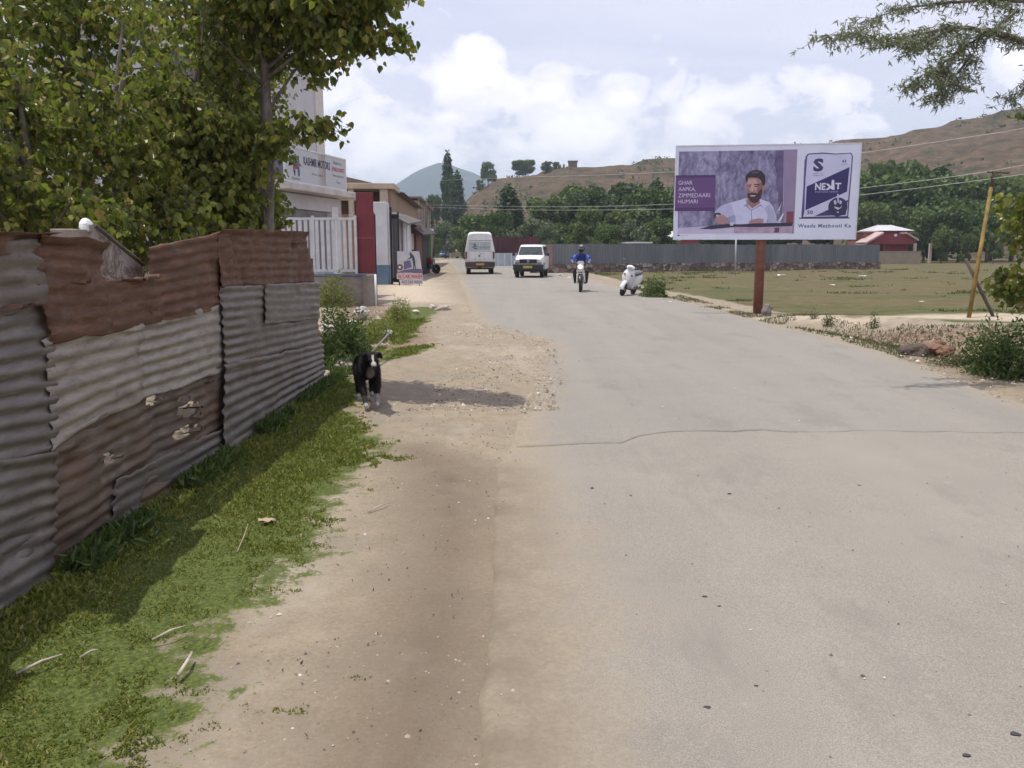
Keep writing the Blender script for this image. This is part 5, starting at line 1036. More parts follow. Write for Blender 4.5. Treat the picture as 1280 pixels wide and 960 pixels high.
for s in (-1, 1):
    mb = MB(); y0_, y1_ = 1.85, 2.75; panel(mb, [(s * .825, 1.60, 1.22), (s * .825, y1_, 1.22), (s * .69, y1_, 1.72), (s * .69, 1.88, 1.72)], .01 * s); mb.build('side_window', GLASS, jeep)
    mb = MB(); panel(mb, [(s * .825, 2.85, 1.22), (s * .825, 3.95, 1.22), (s * .69, 3.95, 1.72), (s * .69, 2.85, 1.72)], .01 * s); mb.build('side_window', GLASS, jeep)
    mb = MB(); mb.box(s * .62 - .11, s * .62 + .11, .06, .2, .84, 1.01, .02); mb.build('headlight', simple('lamp_glass', (.55, .56, .58, 1), .12, .3), jeep)
    mb = MB(); mb.box(s * .62 - .11, s * .62 + .11, .07, .18, .79, .83, .01); mb.build('indicator', simple('lens_amber', (.30, .10, .03, 1)), jeep)
    mb = MB(); mb.box(s * .98 - .08, s * .98 + .08, 1.52, 1.58, 1.20, 1.36, .02); mb.tube([(s * .82, 1.56, 1.24), (s * .95, 1.55, 1.26)], .015, 6); mb.build('side_mirror', DUSTY, jeep)
    mb = MB()
    for k in range(8):
        a = PI * k / 7; mb.tube([(s * .80, .85 + .42 * math.cos(a), .40 + .42 * math.sin(a)), (s * .80, .85 + .42 * math.cos(a + .45), .40 + .42 * math.sin(a + .45))], .035, 6)
    mb.build('wheel_arch', DUSTY, jeep)
mb = MB(); mb.box(-.48, .48, .07, .16, .80, 1.03, .015); gr = mb.build('grille', simple('grille_black', (.012, .012, .013, 1), .5), jeep)
for k in range(7): x = -.36 + k * .12; mb = MB(); mb.box(x - .012, x + .012, .055, .072, .82, 1.01); mb.build('grille_bar', CHROME if k in (3,) else DUSTY, gr)
mb = MB(); mb.box(-.06, -.035, .05, .068, .84, 1.05); mb.box(.035, .06, .05, .068, .84, 1.05); mb.build('badge_bar', CHROME, gr)
mb = MB(); mb.box(-.83, .83, -.08, .18, .42, .76, .05); bp = mb.build('front_bumper', simple('bumper_black', (.020, .019, .021, 1), .6, 0, .3, 3), jeep)
mb = MB(); mb.box(-.26, .24, -.098, -.075, .54, .66, .004); npl = mb.build('number_plate', simple('plate_yellow', (.50, .36, .08, 1)), bp)
mb = MB(); writing(mb, 'JK13 7281', .42, .07, BM(-.22, .565, .101)); mb.build('characters', simple('sign_black', (.05, .05, .06, 1)), npl)
mb = MB(); mb.box(-.72, .72, .3, 4, .34, .45); mb.build('chassis', DUSTY, jeep)
for x in (-.70, .70): wheel(jeep, x, .85, .34, .2); wheel(jeep, x, 3.35, .34, .2)
# arm and shoulder of the driver at the jeep's right-hand window
drv = thing('person', 'driver in white resting an arm on the jeep window', 'person', jeep.location, math.radians(-7))
PM = coat_mat('clothes_and_skin', .75, 40, .2)
SKIN = (.30, .155, .10, 1)
def hand(Jd, Ed, w, pre, d, up, side, L=.18, curl=.5):
    "five fingers on a palm reaching from the wrist along d; side points to the thumb"
    d = Vector(d).normalized(); up = Vector(up).normalized(); side = Vector(side).normalized(); W_ = Vector(Jd[w][0]); pm = W_ + d * L * .42; Jd[pre + 'palm'] = (tuple(pm), .026); Ed.append((w, pre + 'palm'))
    for k, (o, ln) in enumerate([(.028, .42), (.009, .48), (-.011, .45), (-.030, .36)]):
        a = pm + side * o + d * L * .12; b = a + (d * (1 - curl * .3) - up * curl * .5).normalized() * L * ln * .5; c_ = b + (d * (1 - curl) - up * (.3 + curl)).normalized() * L * ln * .5
        for nm, q, rr2 in (('a', a, .0105), ('b', b, .0095), ('c', c_, .0075)): Jd[f'{pre}{k}{nm}'] = (tuple(q), rr2)
        Ed += [(pre + 'palm', f'{pre}{k}a'), (f'{pre}{k}a', f'{pre}{k}b'), (f'{pre}{k}b', f'{pre}{k}c')]
    a = W_ + d * L * .18 + side * .03; b = a + (side + d * .6 - up * .5).normalized() * L * .24; c_ = b + (side * .2 + d - up * .5).normalized() * L * .18
    for nm, q, rr2 in (('a', a, .013), ('b', b, .011), ('c', c_, .009)): Jd[f'{pre}t{nm}'] = (tuple(q), rr2)
    Ed += [(w, f'{pre}ta'), (f'{pre}ta', f'{pre}tb'), (f'{pre}tb', f'{pre}tc')]
JD = {'hips': ((-.36, 2.5, .85), .14), 'belly': ((-.36, 2.45, 1.02), .14), 'chest': ((-.36, 2.40, 1.22), .15), 'neck': ((-.36, 2.37, 1.42), .055), 'head': ((-.36, 2.34, 1.55), .085), 'crown': ((-.36, 2.34, 1.63), .075),
      'shR': ((-.56, 2.38, 1.33), .065), 'elR': ((-.86, 2.22, 1.18), .055), 'wrR': ((-.93, 2.05, .98), .035), 'shL': ((-.18, 2.36, 1.33), .065), 'elL': ((-.12, 2.15, 1.12), .048), 'wrL': ((-.25, 1.95, 1.18), .034),
      'kneeR': ((-.45, 2.05, .82), .08), 'footR': ((-.45, 1.85, .50), .05), 'kneeL': ((-.25, 2.05, .82), .08), 'footL': ((-.25, 1.85, .50), .05)}
ED = [('hips', 'belly'), ('belly', 'chest'), ('chest', 'neck'), ('neck', 'head'), ('head', 'crown'), ('chest', 'shR'), ('shR', 'elR'), ('elR', 'wrR'), ('chest', 'shL'), ('shL', 'elL'), ('elL', 'wrL'), ('hips', 'kneeR'), ('kneeR', 'footR'), ('hips', 'kneeL'), ('kneeL', 'footL')]
hand(JD, ED, 'wrR', 'hr', (-.05, -.3, -.9), (-1, 0, 0), (0, -1, .3), .17, .3); hand(JD, ED, 'wrL', 'hl', (0, -1, .1), (0, 0, 1), (1, 0, 0), .17, .9)
def drcol(co, a, b, t_):
    if a[:2] in ('hr', 'hl') or b[:2] in ('hr', 'hl') or a in ('neck', 'head'): return (.02, .015, .015, 1) if co.z > 1.61 else SKIN
    if 'knee' in a or 'knee' in b: return (.05, .05, .07, 1)
    if a in ('shR',) and t_ > .5 or a == 'elR': return (.62, .64, .74, 1)
    return (.60, .61, .66, 1)
skin_body('body', JD, ED, 'hips', drv, PM, 2, drcol)

# motorcycle towards the camera, rider in blue
def two_wheel_base(root, mats): pass
mo = G(726, 364.5)
bike = thing('motorcycle', 'black motorcycle with a white headlight carrying the rider in blue', 'motorcycle', (mo.x, mo.y + .1, 0), math.radians(-6))
MB_ = simple('bike_black', (.018, .016, .02, 1), .35, 0, .2, 6); REDB = simple('bike_red', (.28, .03, .03, 1), .3, 0, .1)
def spoked(parent, y, r, wd, rimm=RIM):
    w = bpy.data.objects.new('wheel', None); COL.objects.link(w); w.parent = parent; w.location = (0, y, r)
    mb = MB(); mb.lathe([(r * .80, -wd * .4), (r * .92, -wd / 2), (r * .985, -wd * .3), (r, 0), (r * .985, wd * .3), (r * .92, wd / 2), (r * .80, wd * .4)], (0, 0, 0), 'x', 30); mb.build('tyre', RUB, w)
    mb = MB()
    for k in range(5): a = 2 * PI * k / 5; mb.tube([(0, 0, 0), (0, r * .8 * math.cos(a), r * .8 * math.sin(a))], [.018, .013], 6)
    mb.lathe([(.045, -.05), (.045, .05)], (0, 0, 0), 'x', 12); mb.lathe([(r * .76, -.02), (r * .81, -.025), (r * .81, .025), (r * .76, .02)], (0, 0, 0), 'x', 30); mb.build('rim', rimm, w); return w
spoked(bike, -.62, .30, .09); spoked(bike, .66, .30, .11)
mb = MB(); mb.tube([(-.095, -.62, .30), (-.10, -.40, .98)], .022, 8); mb.build('fork', CHROME, bike); mb = MB(); mb.tube([(.095, -.62, .30), (.10, -.40, .98)], .022, 8); mb.build('fork', CHROME, bike)
mb = MB()
rg = []
for k in range(9): a = math.radians(20 + k * 16); rg.append([(x, -.62 - .345 * math.cos(a), .30 + .345 * math.sin(a) + z) for x, z in ((-.065, -.02), (-.06, .005), (.06, .005), (.065, -.02))])
mb.loft(rg); mb.build('front_mudguard', MB_, bike)
mb = MB(); mb.loft([[(s * w_, y, z) for s, w_, z in ((1, .05, zb), (1, wd_, (zb + zt) / 2), (1, .09, zt), (-1, .09, zt), (-1, wd_, (zb + zt) / 2), (-1, .05, zb))] for y, zb, zt, wd_ in ((-.34, .78, .93, .10), (-.22, .72, 1.0, .15), (0, .70, 1.02, .15), (.14, .72, .92, .10))]); mb.build('tank', REDB, bike)
mb = MB(); mb.box(-.13, .13, -.2, .22, .32, .66, .05); mb.lathe([(.11, -.12), (.11, .12)], (0, -.05, .50), 'x', 14); mb.build('engine', simple('engine_grey', (.10, .10, .105, 1), .45, .5), bike)
mb = MB(); mb.loft([[(s * w_, y, z) for s, w_, z in ((1, w0, zb), (1, w0, zt), (-1, w0, zt), (-1, w0, zb))] for y, zb, zt, w0 in ((.12, .74, .83, .09), (.3, .73, .82, .13), (.7, .76, .86, .12), (.95, .82, .90, .07))]); mb.build('seat', MB_, bike)
mb = MB(); mb.tube([(-.34, -.28, 1.06), (-.20, -.34, 1.07), (0, -.38, 1.03), (.20, -.34, 1.07), (.34, -.28, 1.06)], .014, 8); mb.build('handlebar', MB_, bike)
for s in (-1, 1):
    mb = MB(); mb.tube([(s * .23, -.34, 1.07), (s * .31, -.36, 1.22)], .007, 6); mb.ball((s * .32, -.36, 1.25), (.055, .015, .035), 12); mb.build('mirror', MB_, bike)
    mb = MB(); mb.ball((s * .19, -.47, .90), (.035, .03, .028), 10); mb.build('indicator', simple('lens_amber', (.30, .10, .03, 1)), bike)
    mb = MB(); mb.box(s * .20 - .05, s * .20 + .05, -.02, .05, .33, .36, .008); mb.build('foot_peg', RUB, bike)
HL = NT('lit_headlight'); HL.bsdf((.9, .85, .75, 1), .2, 0, None, .5, **{'Emission Color': (1, .86, .72, 1), 'Emission Strength': 1.1})
mb = MB(); mb.loft([[(.135 * math.cos(a) * s_, y, .94 + (.11 * math.sin(a) - (.03 if math.sin(a) < 0 else 0)) * s_) for a in [2 * PI * k / 16 for k in range(16)]] for y, s_ in ((-.38, .6), (-.46, 1.0), (-.52, .95))]); hl = mb.build('headlight', simple('cowl_white', (.62, .60, .60, 1), .3), bike)
mb = MB(); mb.ball((-.01, -.535, .925), (.085, .02, .075), 16); mb.build('lens', HL.m, hl)
mb = MB(); mb.prism([(-.14, 1.04), (.14, 1.04), (.09, 1.14), (-.09, 1.14)], 0, .02, BM(0, 0, .46)); mb.build('flyscreen', simple('cowl_white', (.62, .60, .60, 1)), bike)
mb = MB(); mb.box(-.15, .15, -.57, -.56, .74, .81, .003); npl = mb.build('number_plate', simple('plate_white', (.65, .62, .62, 1), .5), bike)
mb = MB(); writing(mb, 'JK18 3306', .24, .04, BM(-.12, .755, .573)); mb.build('characters', simple('sign_black', (.05, .05, .06, 1)), npl)
mb = MB(); mb.tube([(.13, -.1, .35), (.16, .3, .30), (.17, .85, .38)], [.025, .045, .05], 10); mb.build('exhaust', CHROME, bike)
mb = MB(); mb.tube([(.19, -.32, .30), (.24, -.33, .42), (.24, -.30, .62), (.19, -.28, .72)], .014, 6); mb.tube([(-.19, -.32, .30), (-.24, -.33, .42), (-.24, -.30, .62), (-.19, -.28, .72)], .014, 6); mb.build('crash_guard', MB_, bike)
rider = thing('person', 'motorcycle rider in a blue jacket and dark helmet', 'person', bike.location, math.radians(-6))
JR = {'hips': ((0, .30, .90), (.155, .13)), 'belly': ((0, .27, 1.06), (.15, .12)), 'chest': ((0, .21, 1.26), (.175, .13)), 'neck': ((0, .16, 1.42), .06), 'head': ((0, .13, 1.52), .085), 'crown': ((0, .13, 1.60), .08)}
ER = [('hips', 'belly'), ('belly', 'chest'), ('chest', 'neck'), ('neck', 'head'), ('head', 'crown')]
for s, n_ in ((-1, 'R'), (1, 'L')):
    JR.update({'sh' + n_: ((s * .20, .19, 1.34), .078), 'el' + n_: ((s * .335, .02, 1.14), .062), 'wr' + n_: ((s * .30, -.20, 1.085), .04),
               'th' + n_: ((s * .12, .22, .86), .105), 'kn' + n_: ((s * .235, -.14, .74), .082), 'an' + n_: ((s * .215, .02, .40), .052), 'he' + n_: ((s * .215, .05, .355), .045), 'to' + n_: ((s * .225, -.13, .345), .038)})
    ER += [('chest', 'sh' + n_), ('sh' + n_, 'el' + n_), ('el' + n_, 'wr' + n_), ('hips', 'th' + n_), ('th' + n_, 'kn' + n_), ('kn' + n_, 'an' + n_), ('an' + n_, 'he' + n_), ('he' + n_, 'to' + n_)]
    hand(JR, ER, 'wr' + n_, 'h' + n_, (0, -1, .1), (0, 0, 1), (-s, 0, 0), .17, .95)
def ridcol(co, a, b, t_):
    if a[0] == 'h' and a[1] in 'RL' or b[:2] in ('hR', 'hL'): return SKIN
    if a in ('neck', 'head'): return (.20, .10, .07, 1)
    if a[:2] in ('th', 'kn') or b[:2] in ('th',) or a == 'hips' and co.z < .95: return (.022, .02, .03, 1)
    if a[:2] in ('an', 'he'): return (.03, .022, .02, 1)
    if a[:2] in ('el', 'sh'): return (.06, .12, .42, 1)
    return (.016, .035, .17, 1)
skin_body('body', JR, ER, 'hips', rider, PM, 2, ridcol)
mb = MB(); mb.ball((0, .14, 1.585), (.135, .155, .15), 22); hm = mb.build('helmet', simple('helmet_black', (.02, .022, .025, 1), .25, 0, .1), rider)
mb = MB(); rg = []
for k in range(-5, 6): a = k * .17; rg.append([(.142 * math.sin(a), .14 - .160 * math.cos(a), z) for z in (1.54, 1.62)])
mb.loft(rg, cap=False, closed=False); ob = mb.build('visor', simple('visor_smoke', (.06, .07, .08, 1), .08, 0, .1, spec=.9), hm); ob.modifiers.new('t', 'SOLIDIFY').thickness = .004
mb = MB(); mb.box(-.05, .05, -.03, .0, 1.66, 1.72, .01); mb.build('helmet_crest', WHITE, hm)

# white scooter parked leaning on its stand, front towards the camera
sc = G(784, 369); scoot = thing('scooter', 'white scooter parked leaning on its stand on the verge', 'scooter', (sc.x, sc.y + .1, 0), math.radians(-24)); scoot.rotation_euler = (0, math.radians(15), math.radians(-26))
SW = simple('scooter_white', (.70, .70, .71, 1), .25, 0, .05, 2, spec=.6); SG = simple('scooter_grey', (.10, .10, .11, 1), .5)
spoked(scoot, -.55, .23, .09); spoked(scoot, .62, .23, .10)
mb = MB(); rg = []
for k in range(9): a = math.radians(10 + k * 17); rg.append([(x, -.55 - .275 * math.cos(a), .25 + .275 * math.sin(a) + z) for x, z in ((-.085, -.05), (-.05, .012), (.05, .012), (.085, -.05))])
mb.loft(rg); mb.build('front_mudguard', SW, scoot)
mb = MB(); mb.loft([[(w_ * math.cos(a), y + .06 * math.sin(a) ** 2, z) for a in ()] or [(s * w_ * fx, y + dy, z) for s, fx, dy in ((1, 1, .05), (1, .6, -.03), (1, .0, -.06), (-1, .6, -.03), (-1, 1, .05), (-1, .6, .09), (1, 0, .1), (1, .6, .09))] for y, z, w_ in ((-.30, .26, .15), (-.36, .42, .20), (-.42, .62, .23), (-.42, .80, .20), (-.38, .92, .12))]); mb.build('leg_shield', SW, scoot)
mb = MB(); mb.box(-.17, .17, -.30, .20, .22, .29, .03); mb.build('floorboard', SG, scoot)
mb = MB(); mb.loft([[(w_ * fx, y, z0 + (z1_ - z0) * fz) for fx, fz in ((.7, 0), (1, .3), (1, .75), (.7, 1), (-.7, 1), (-1, .75), (-1, .3), (-.7, 0))] for y, z0, z1_, w_ in ((.14, .28, .68, .13), (.35, .30, .74, .18), (.65, .40, .76, .18), (.92, .56, .76, .10))]); mb.build('side_body', SW, scoot)
mb = MB(); mb.loft([[(w_ * fx, y, z) for fx, z in ((1, z0), (.8, z0 + .08), (-.8, z0 + .08), (-1, z0))] for y, z0, w_ in ((.10, .69, .10), (.3, .74, .15), (.6, .755, .15), (.85, .77, .09))]); mb.build('seat', SG, scoot)
mb = MB(); mb.ball((0, -.40, .98), (.15, .12, .085), 16); hd = mb.build('handlebar_cowl', SW, scoot)
mb = MB(); mb.ball((0, -.50, .985), (.075, .03, .055), 14); mb.build('headlight', simple('lamp_glass', (.55, .56, .58, 1)), hd)
mb = MB(); mb.tube([(-.32, -.30, 1.0), (-.12, -.36, 1.0), (.12, -.36, 1.0), (.32, -.30, 1.0)], .016, 8); mb.build('handlebar', SG, scoot)
for s in (-1, 1):
    mb = MB(); mb.tube([(s * .22, -.34, 1.0), (s * .30, -.36, 1.14)], .007, 6); mb.ball((s * .31, -.36, 1.17), (.055, .015, .04), 12); mb.build('mirror', SG, scoot)
    mb = MB(); mb.box(s * .13 - .03, s * .13 + .03, -.475, -.43, .70, .76, .01); mb.build('indicator', simple('lens_amber', (.30, .10, .03, 1)), scoot)
mb = MB(); mb.tube([(.05, .2, .22), (.16, .22, .0)], .012, 6); mb.build('side_stand', SG, scoot)
mb = MB(); mb.box(-.09, .09, -.485, -.47, .56, .64, .003); mb.build('number_plate', simple('plate_white', (.65, .62, .62, 1)), scoot)
mb = MB(); mb.tube([(.14, .3, .22), (.15, .8, .30)], [.035, .045], 8); mb.build('exhaust', SG, scoot)

# red motorcycle parked by the shops, its front wheel towards the road
rb = G(541, 342); rbk = thing('motorcycle', 'red motorcycle parked side on in front of the shops', 'motorcycle', (rb.x - .3, rb.y, 0), math.radians(62))
spoked(rbk, -.64, .31, .10); spoked(rbk, .64, .31, .12)
mb = MB(); mb.tube([(-.09, -.62, .30), (-.10, -.38, 1.0)], .024, 8); mb.build('fork', CHROME, rbk); mb = MB(); mb.tube([(.09, -.62, .30), (.10, -.38, 1.0)], .024, 8); mb.build('fork', CHROME, rbk)
mb = MB(); mb.loft([[(s * w_, y, z) for s, w_, z in ((1, .05, zb), (1, wd_, (zb + zt) / 2), (1, .09, zt), (-1, .09, zt), (-1, wd_, (zb + zt) / 2), (-1, .05, zb))] for y, zb, zt, wd_ in ((-.36, .70, .95, .10), (-.22, .62, 1.03, .16), (0, .62, 1.03, .15), (.16, .68, .90, .10))]); mb.build('tank', REDB, rbk)
mb = MB(); mb.loft([[(s * w_, y, z) for s, w_, z in ((1, w0, zb), (1, w0, zt), (-1, w0, zt), (-1, w0, zb))] for y, zb, zt, w0 in ((.12, .70, .83, .09), (.3, .69, .82, .13), (.7, .72, .86, .12), (.98, .82, .92, .06))]); mb.build('seat', REDB, rbk)
mb = MB(); mb.box(-.13, .13, -.25, .30, .28, .66, .05); mb.build('engine', simple('engine_grey', (.10, .10, .105, 1)), rbk)
mb = MB(); mb.tube([(-.34, -.26, 1.08), (0, -.38, 1.03), (.34, -.26, 1.08)], .014, 8); mb.build('handlebar', MB_, rbk)
mb = MB(); mb.ball((0, -.48, .92), (.11, .09, .10), 14); mb.build('headlight', simple('lamp_glass', (.55, .56, .58, 1)), rbk)
mb = MB(); mb.tube([(.13, 0, .32), (.16, .9, .38)], [.03, .05], 8); mb.build('exhaust', CHROME, rbk)
cv = thing('covered_cart', 'low dark maroon covered cart behind the red motorcycle', 'cart', (0, 0, 0)); a = P(526.5, 324, 56); b = P(541, 344, 56)
mb = MB(); mb.loft([[(x, 56 + y * 1.5, z) for x, z in ((a.x, .55), (a.x, a.z - .15), (a.x + .25, a.z), (b.x - .35, a.z - .02), (b.x, .85), (b.x, .55))] for y in (0, 1)], smooth=False); mb.build('cover', simple('cart_wine', (.07, .015, .025, 1), .7, 0, .3, 2), cv)
for y in (56.2, 57.2):
    w = wheel(cv, (a.x + b.x) / 2, y, .30, .1)

# far traffic
def small_car(label, px, pyb, col, D, rz=0, cat='car'):
    p = P(px, pyb, D); cr = thing('car', label, cat, (p.x, D, 0), rz); m = simple('paint_' + cat + str(px), col, .3, 0, .05)
    mb = MB(); mb.loft([ring(-1.9, .72, .74, .66, .35, .55, .72, .08), ring(-1.2, .80, .80, .72, .25, .7, .92, .08), ring(-.7, .80, .80, .62, .25, .85, 1.30, .1), ring(-.3, .80, .80, .6, .25, .85, 1.46, .12), ring(1.0, .80, .80, .6, .25, .85, 1.44, .12), ring(1.6, .80, .80, .66, .28, .8, 1.05, .1), ring(1.9, .74, .75, .66, .35, .7, .95, .08)]); mb.build('body', m, cr)
    mb = MB(); panel(mb, [(-.66, -1.18, .93), (.66, -1.18, .93), (.54, -.50, 1.38), (-.54, -.50, 1.38)], .03); mb.build('windscreen', GLASS, cr)
    for s in (-1, 1): mb = MB(); mb.box(s * .56 - .12, s * .56 + .12, -1.93, -1.85, .56, .68, .02); mb.build('headlight', simple('lamp_glass', (.55, .56, .58, 1)), cr)
    mb = MB(); mb.box(-.74, .74, -1.96, -1.84, .32, .50, .03); mb.build('front_bumper', DUSTY, cr)
    for x in (-.68, .68): wheel(cr, x, -1.2, .29, .18); wheel(cr, x, 1.2, .29, .18)
    return cr
small_car('small blue car far off at the end of the road', 555, 321, (.05, .12, .34, 1), 165, .06)
small_car('small white car far off between the blue car and the van', 571, 321, (.62, .64, .66, 1), 172, -.05)
wb = thing('roadside_booth', 'tiny pale booth left of the far blue car', 'booth', (0, 0, 0)); a = P(548, 313.5, 180); b = P(552, 322, 180); mb = MB(); mb.box(a.x, b.x + .3, 180, 181.5, -.1, a.z, .03); mb.build('wall', simple('pale_blue', (.38, .44, .50, 1)), wb); mb = MB(); mb.box(a.x - .15, b.x + .45, 179.8, 181.7, a.z, a.z + .12); mb.build('roof', WHITE, wb)
p_ = P(562.5, 321, 150); ped = thing('person', 'tiny pedestrian in white clothes beside the far blue car', 'person', (p_.x, 150, 0), 0)
JP = {'hips': ((0, 0, .92), (.15, .11)), 'belly': ((0, 0, 1.1), (.14, .1)), 'chest': ((0, 0, 1.32), (.16, .11)), 'neck': ((0, 0, 1.5), .05), 'head': ((0, -.01, 1.62), .08), 'crown': ((0, 0, 1.69), .075)}
EP = [('hips', 'belly'), ('belly', 'chest'), ('chest', 'neck'), ('neck', 'head'), ('head', 'crown')]
for s, n_ in ((-1, 'R'), (1, 'L')):
    JP.update({'sh' + n_: ((s * .19, 0, 1.42), .06), 'el' + n_: ((s * .24, .02, 1.14), .045), 'wr' + n_: ((s * .25, -.05 * s, .90), .032), 'th' + n_: ((s * .10, 0, .82), .095), 'kn' + n_: ((s * .10, -.08 * s, .48), .068), 'an' + n_: ((s * .10, -.02 - .10 * s, .09), .045), 'to' + n_: ((s * .11, -.17 - .10 * s, .04), .035)})
    EP += [('chest', 'sh' + n_), ('sh' + n_, 'el' + n_), ('el' + n_, 'wr' + n_), ('hips', 'th' + n_), ('th' + n_, 'kn' + n_), ('kn' + n_, 'an' + n_), ('an' + n_, 'to' + n_)]
    hand(JP, EP, 'wr' + n_, 'h' + n_, (0, 0, -1), (s, 0, 0), (0, -1, 0), .17, .3)
skin_body('body', JP, EP, 'hips', ped, PM, 2, lambda co, a, b, t_: ((.02, .015, .015, 1) if co.z > 1.68 else SKIN) if (a in ('neck', 'head') or (a[0] == 'h' and a[1] in 'RL') or b[:2] in ('hR', 'hL')) else (.62, .64, .68, 1))
# ------------------------------------------------------------------ foliage
POP = leaf_mat('poplar_leaf', [(0, (.070, .098, .018, 1)), (.3, (.14, .170, .028, 1)), (.6, (.23, .25, .040, 1)), (.86, (.33, .32, .065, 1)), (.96, (.26, .22, .055, 1)), (1, (.32, .20, .05, 1))], .50, .34)
POPD = leaf_mat('bush_leaf', [(0, (.030, .055, .016, 1)), (.5, (.065, .105, .024, 1)), (.9, (.11, .155, .035, 1)), (1, (.2, .22, .08, 1))], .35, .5)
WIL = leaf_mat('willow_leaf', [(0, (.12, .14, .08, 1)), (.5, (.20, .22, .14, 1)), (.85, (.30, .31, .22, 1)), (1, (.42, .42, .34, 1))], .42, .4)
GRS = leaf_mat('grass_blade', [(0, (.085, .112, .018, 1)), (.4, (.165, .190, .028, 1)), (.75, (.25, .26, .045, 1)), (.94, (.32, .29, .09, 1)), (1, (.34, .29, .15, 1))], .4, .6)
GRSR = leaf_mat('weed_blade', [(0, (.05, .065, .02, 1)), (.5, (.09, .10, .035, 1)), (.85, (.15, .14, .06, 1)), (1, (.26, .21, .12, 1))], .25, .7)
BRK = NT('poplar_bark'); n_ = BRK.noise(9, 6, .7, BRK.coord('Object', (1, 1, .35))); BRK.bsdf(BRK.ramp(n_, [(.35, (.07, .058, .048, 1)), (.55, (.17, .145, .125, 1)), (.75, (.28, .25, .22, 1))]), .9, 0, BRK.bump(n_, .6, .02), .2); BRK = BRK.m

def bez(a, b, sag, k=5):
    a, b = Vector(a), Vector(b); m = (a + b) / 2 + Vector((0, 0, sag)); return [a * (1 - u) ** 2 + 2 * m * u * (1 - u) + b * u * u for u in [i / k for i in range(k + 1)]]
def twig_tree(name, label, cat, base, trunk, tr_r, vols, ntw, per, size, mat, aspect, droop, seed, group=None, twlen=.34, limbs=16, spread=.55, thr=.45):
    "trunk: points (world); vols: (centre, radii, weight) ellipsoids the twigs fill"
    rng = np.random.default_rng(seed); rnd = random.Random(seed); root = thing(name, label, cat, base, 0, group); B0 = Vector(base)
    tp = [Vector(p) for p in trunk]; mb = MB(); mb.tube([p - B0 for p in tp], tr_r, 12); mb.build('trunk', BRK, root)
    wsum = sum(v[2] for v in vols); C = []
    for c_, r_, w_ in vols:
        n = int(ntw * w_ / wsum); d = rng.normal(0, 1, (n, 3)); d /= np.linalg.norm(d, axis=1)[:, None]; rad = rng.uniform(.0, 1, n) ** (1 / 2.2)
        C.append(np.array(c_) + d * rad[:, None] * np.array(r_))
    C = np.vstack(C); lo = fbm(C[:, 0] * 1.1 + C[:, 2] * .7, C[:, 1] * 1.1 + C[:, 2] * .9, 3, seed); C = C[lo > thr]
    tz = np.array([p.z for p in tp]); tx = np.interp(C[:, 2] - .5, tz, [p.x for p in tp]); ty = np.interp(C[:, 2] - .5, tz, [p.y for p in tp])
    out = C - np.stack([tx, ty, C[:, 2] - .25], 1); out /= np.linalg.norm(out, axis=1)[:, None] + 1e-6
    out += rng.normal(0, .45, out.shape); out[:, 2] -= droop * .5; out /= np.linalg.norm(out, axis=1)[:, None]
    tl = twlen * rng.uniform(.6, 1.3, len(C)); st = C - out * tl[:, None] * .5
    mb = MB()
    for i in range(0, len(C), max(1, len(C) // 900)):
        p0 = Vector(st[i]); p1 = p0 + Vector(out[i]) * tl[i] + Vector((0, 0, -.05)); mb.tube([p0 - B0, p1 - B0], [.004, .0015], 3, cap=False)
    for k in range(limbs):
        i = rnd.randrange(len(C)); z0 = max(tz[0] + .4, min(tz[-1], C[i, 2] - rnd.uniform(.3, 1.0))); a = Vector((np.interp(z0, tz, [p.x for p in tp]), np.interp(z0, tz, [p.y for p in tp]), z0))
        pts = bez(a, C[i], rnd.uniform(-.1, .25)); mb.tube([p - B0 for p in pts], [.019 * (1 - j / 6) + .003 for j in range(len(pts))], 5, cap=False)
    mb.build('branches', BRK, root)
    u = rng.uniform(0, 1.05, (len(C), per)); pts = (st[:, None, :] + out[:, None, :] * (tl[:, None] * u)[:, :, None]).reshape(-1, 3) + rng.normal(0, .018, (len(C) * per, 3))
    leaf_cloud('leaves', pts - np.array(B0), size, mat, root, (0, 0, -droop), spread, aspect, .18, rng); return root

# the poplars behind the fence; positions in metres
gp = 'poplars crowding behind the tin fence'
twig_tree('poplar_tree', 'rightmost poplar behind the fence, reaching over the verge towards the road', 'tree', (-2.85, 9.7, 0), [(-2.85, 9.7, -.1), (-2.80, 9.7, 1.6), (-2.72, 9.65, 2.7), (-2.70, 9.6, 3.6), (-2.75, 9.5, 4.8)], [.105, .09, .075, .045, .02],
          [((-2.75, 9.4, 4.05), (.80, .8, .60), .62), ((-1.95, 9.1, 3.98), (.62, .55, .36), .42), ((-1.42, 8.9, 3.62), (.40, .40, .17), .17), ((-1.50, 8.9, 4.15), (.50, .45, .24), .19), ((-3.45, 9.6, 3.2), (.55, .7, .8), .45), ((-2.18, 9.1, 2.84), (.40, .3, .15), .13), ((-2.30, 9.2, 3.40), (.55, .5, .24), .22), ((-2.80, 9.3, 3.45), (.55, .4, .50), .34), ((-2.45, 9.2, 2.75), (.30, .3, .2), .06), ((-2.95, 9.25, 2.5), (.34, .25, .75), .20), ((-3.1, 9.6, 4.8), (.8, .6, .4), .14)], 2700, 10, .078, POP, .85, 1.0, 31, gp, thr=.40)
def pop(label, x, y, top, vols, n, seed, size=.085): return twig_tree('poplar_tree', label, 'tree', (x, y, 0), [(x, y, -.1), (x - .03, y, top * .4), (x + .02, y, top * .62), (x, y - .05, top * .78)], [.055, .045, .028, .012], vols, n, 11, size * .88, POP, .85, .95, seed, gp)
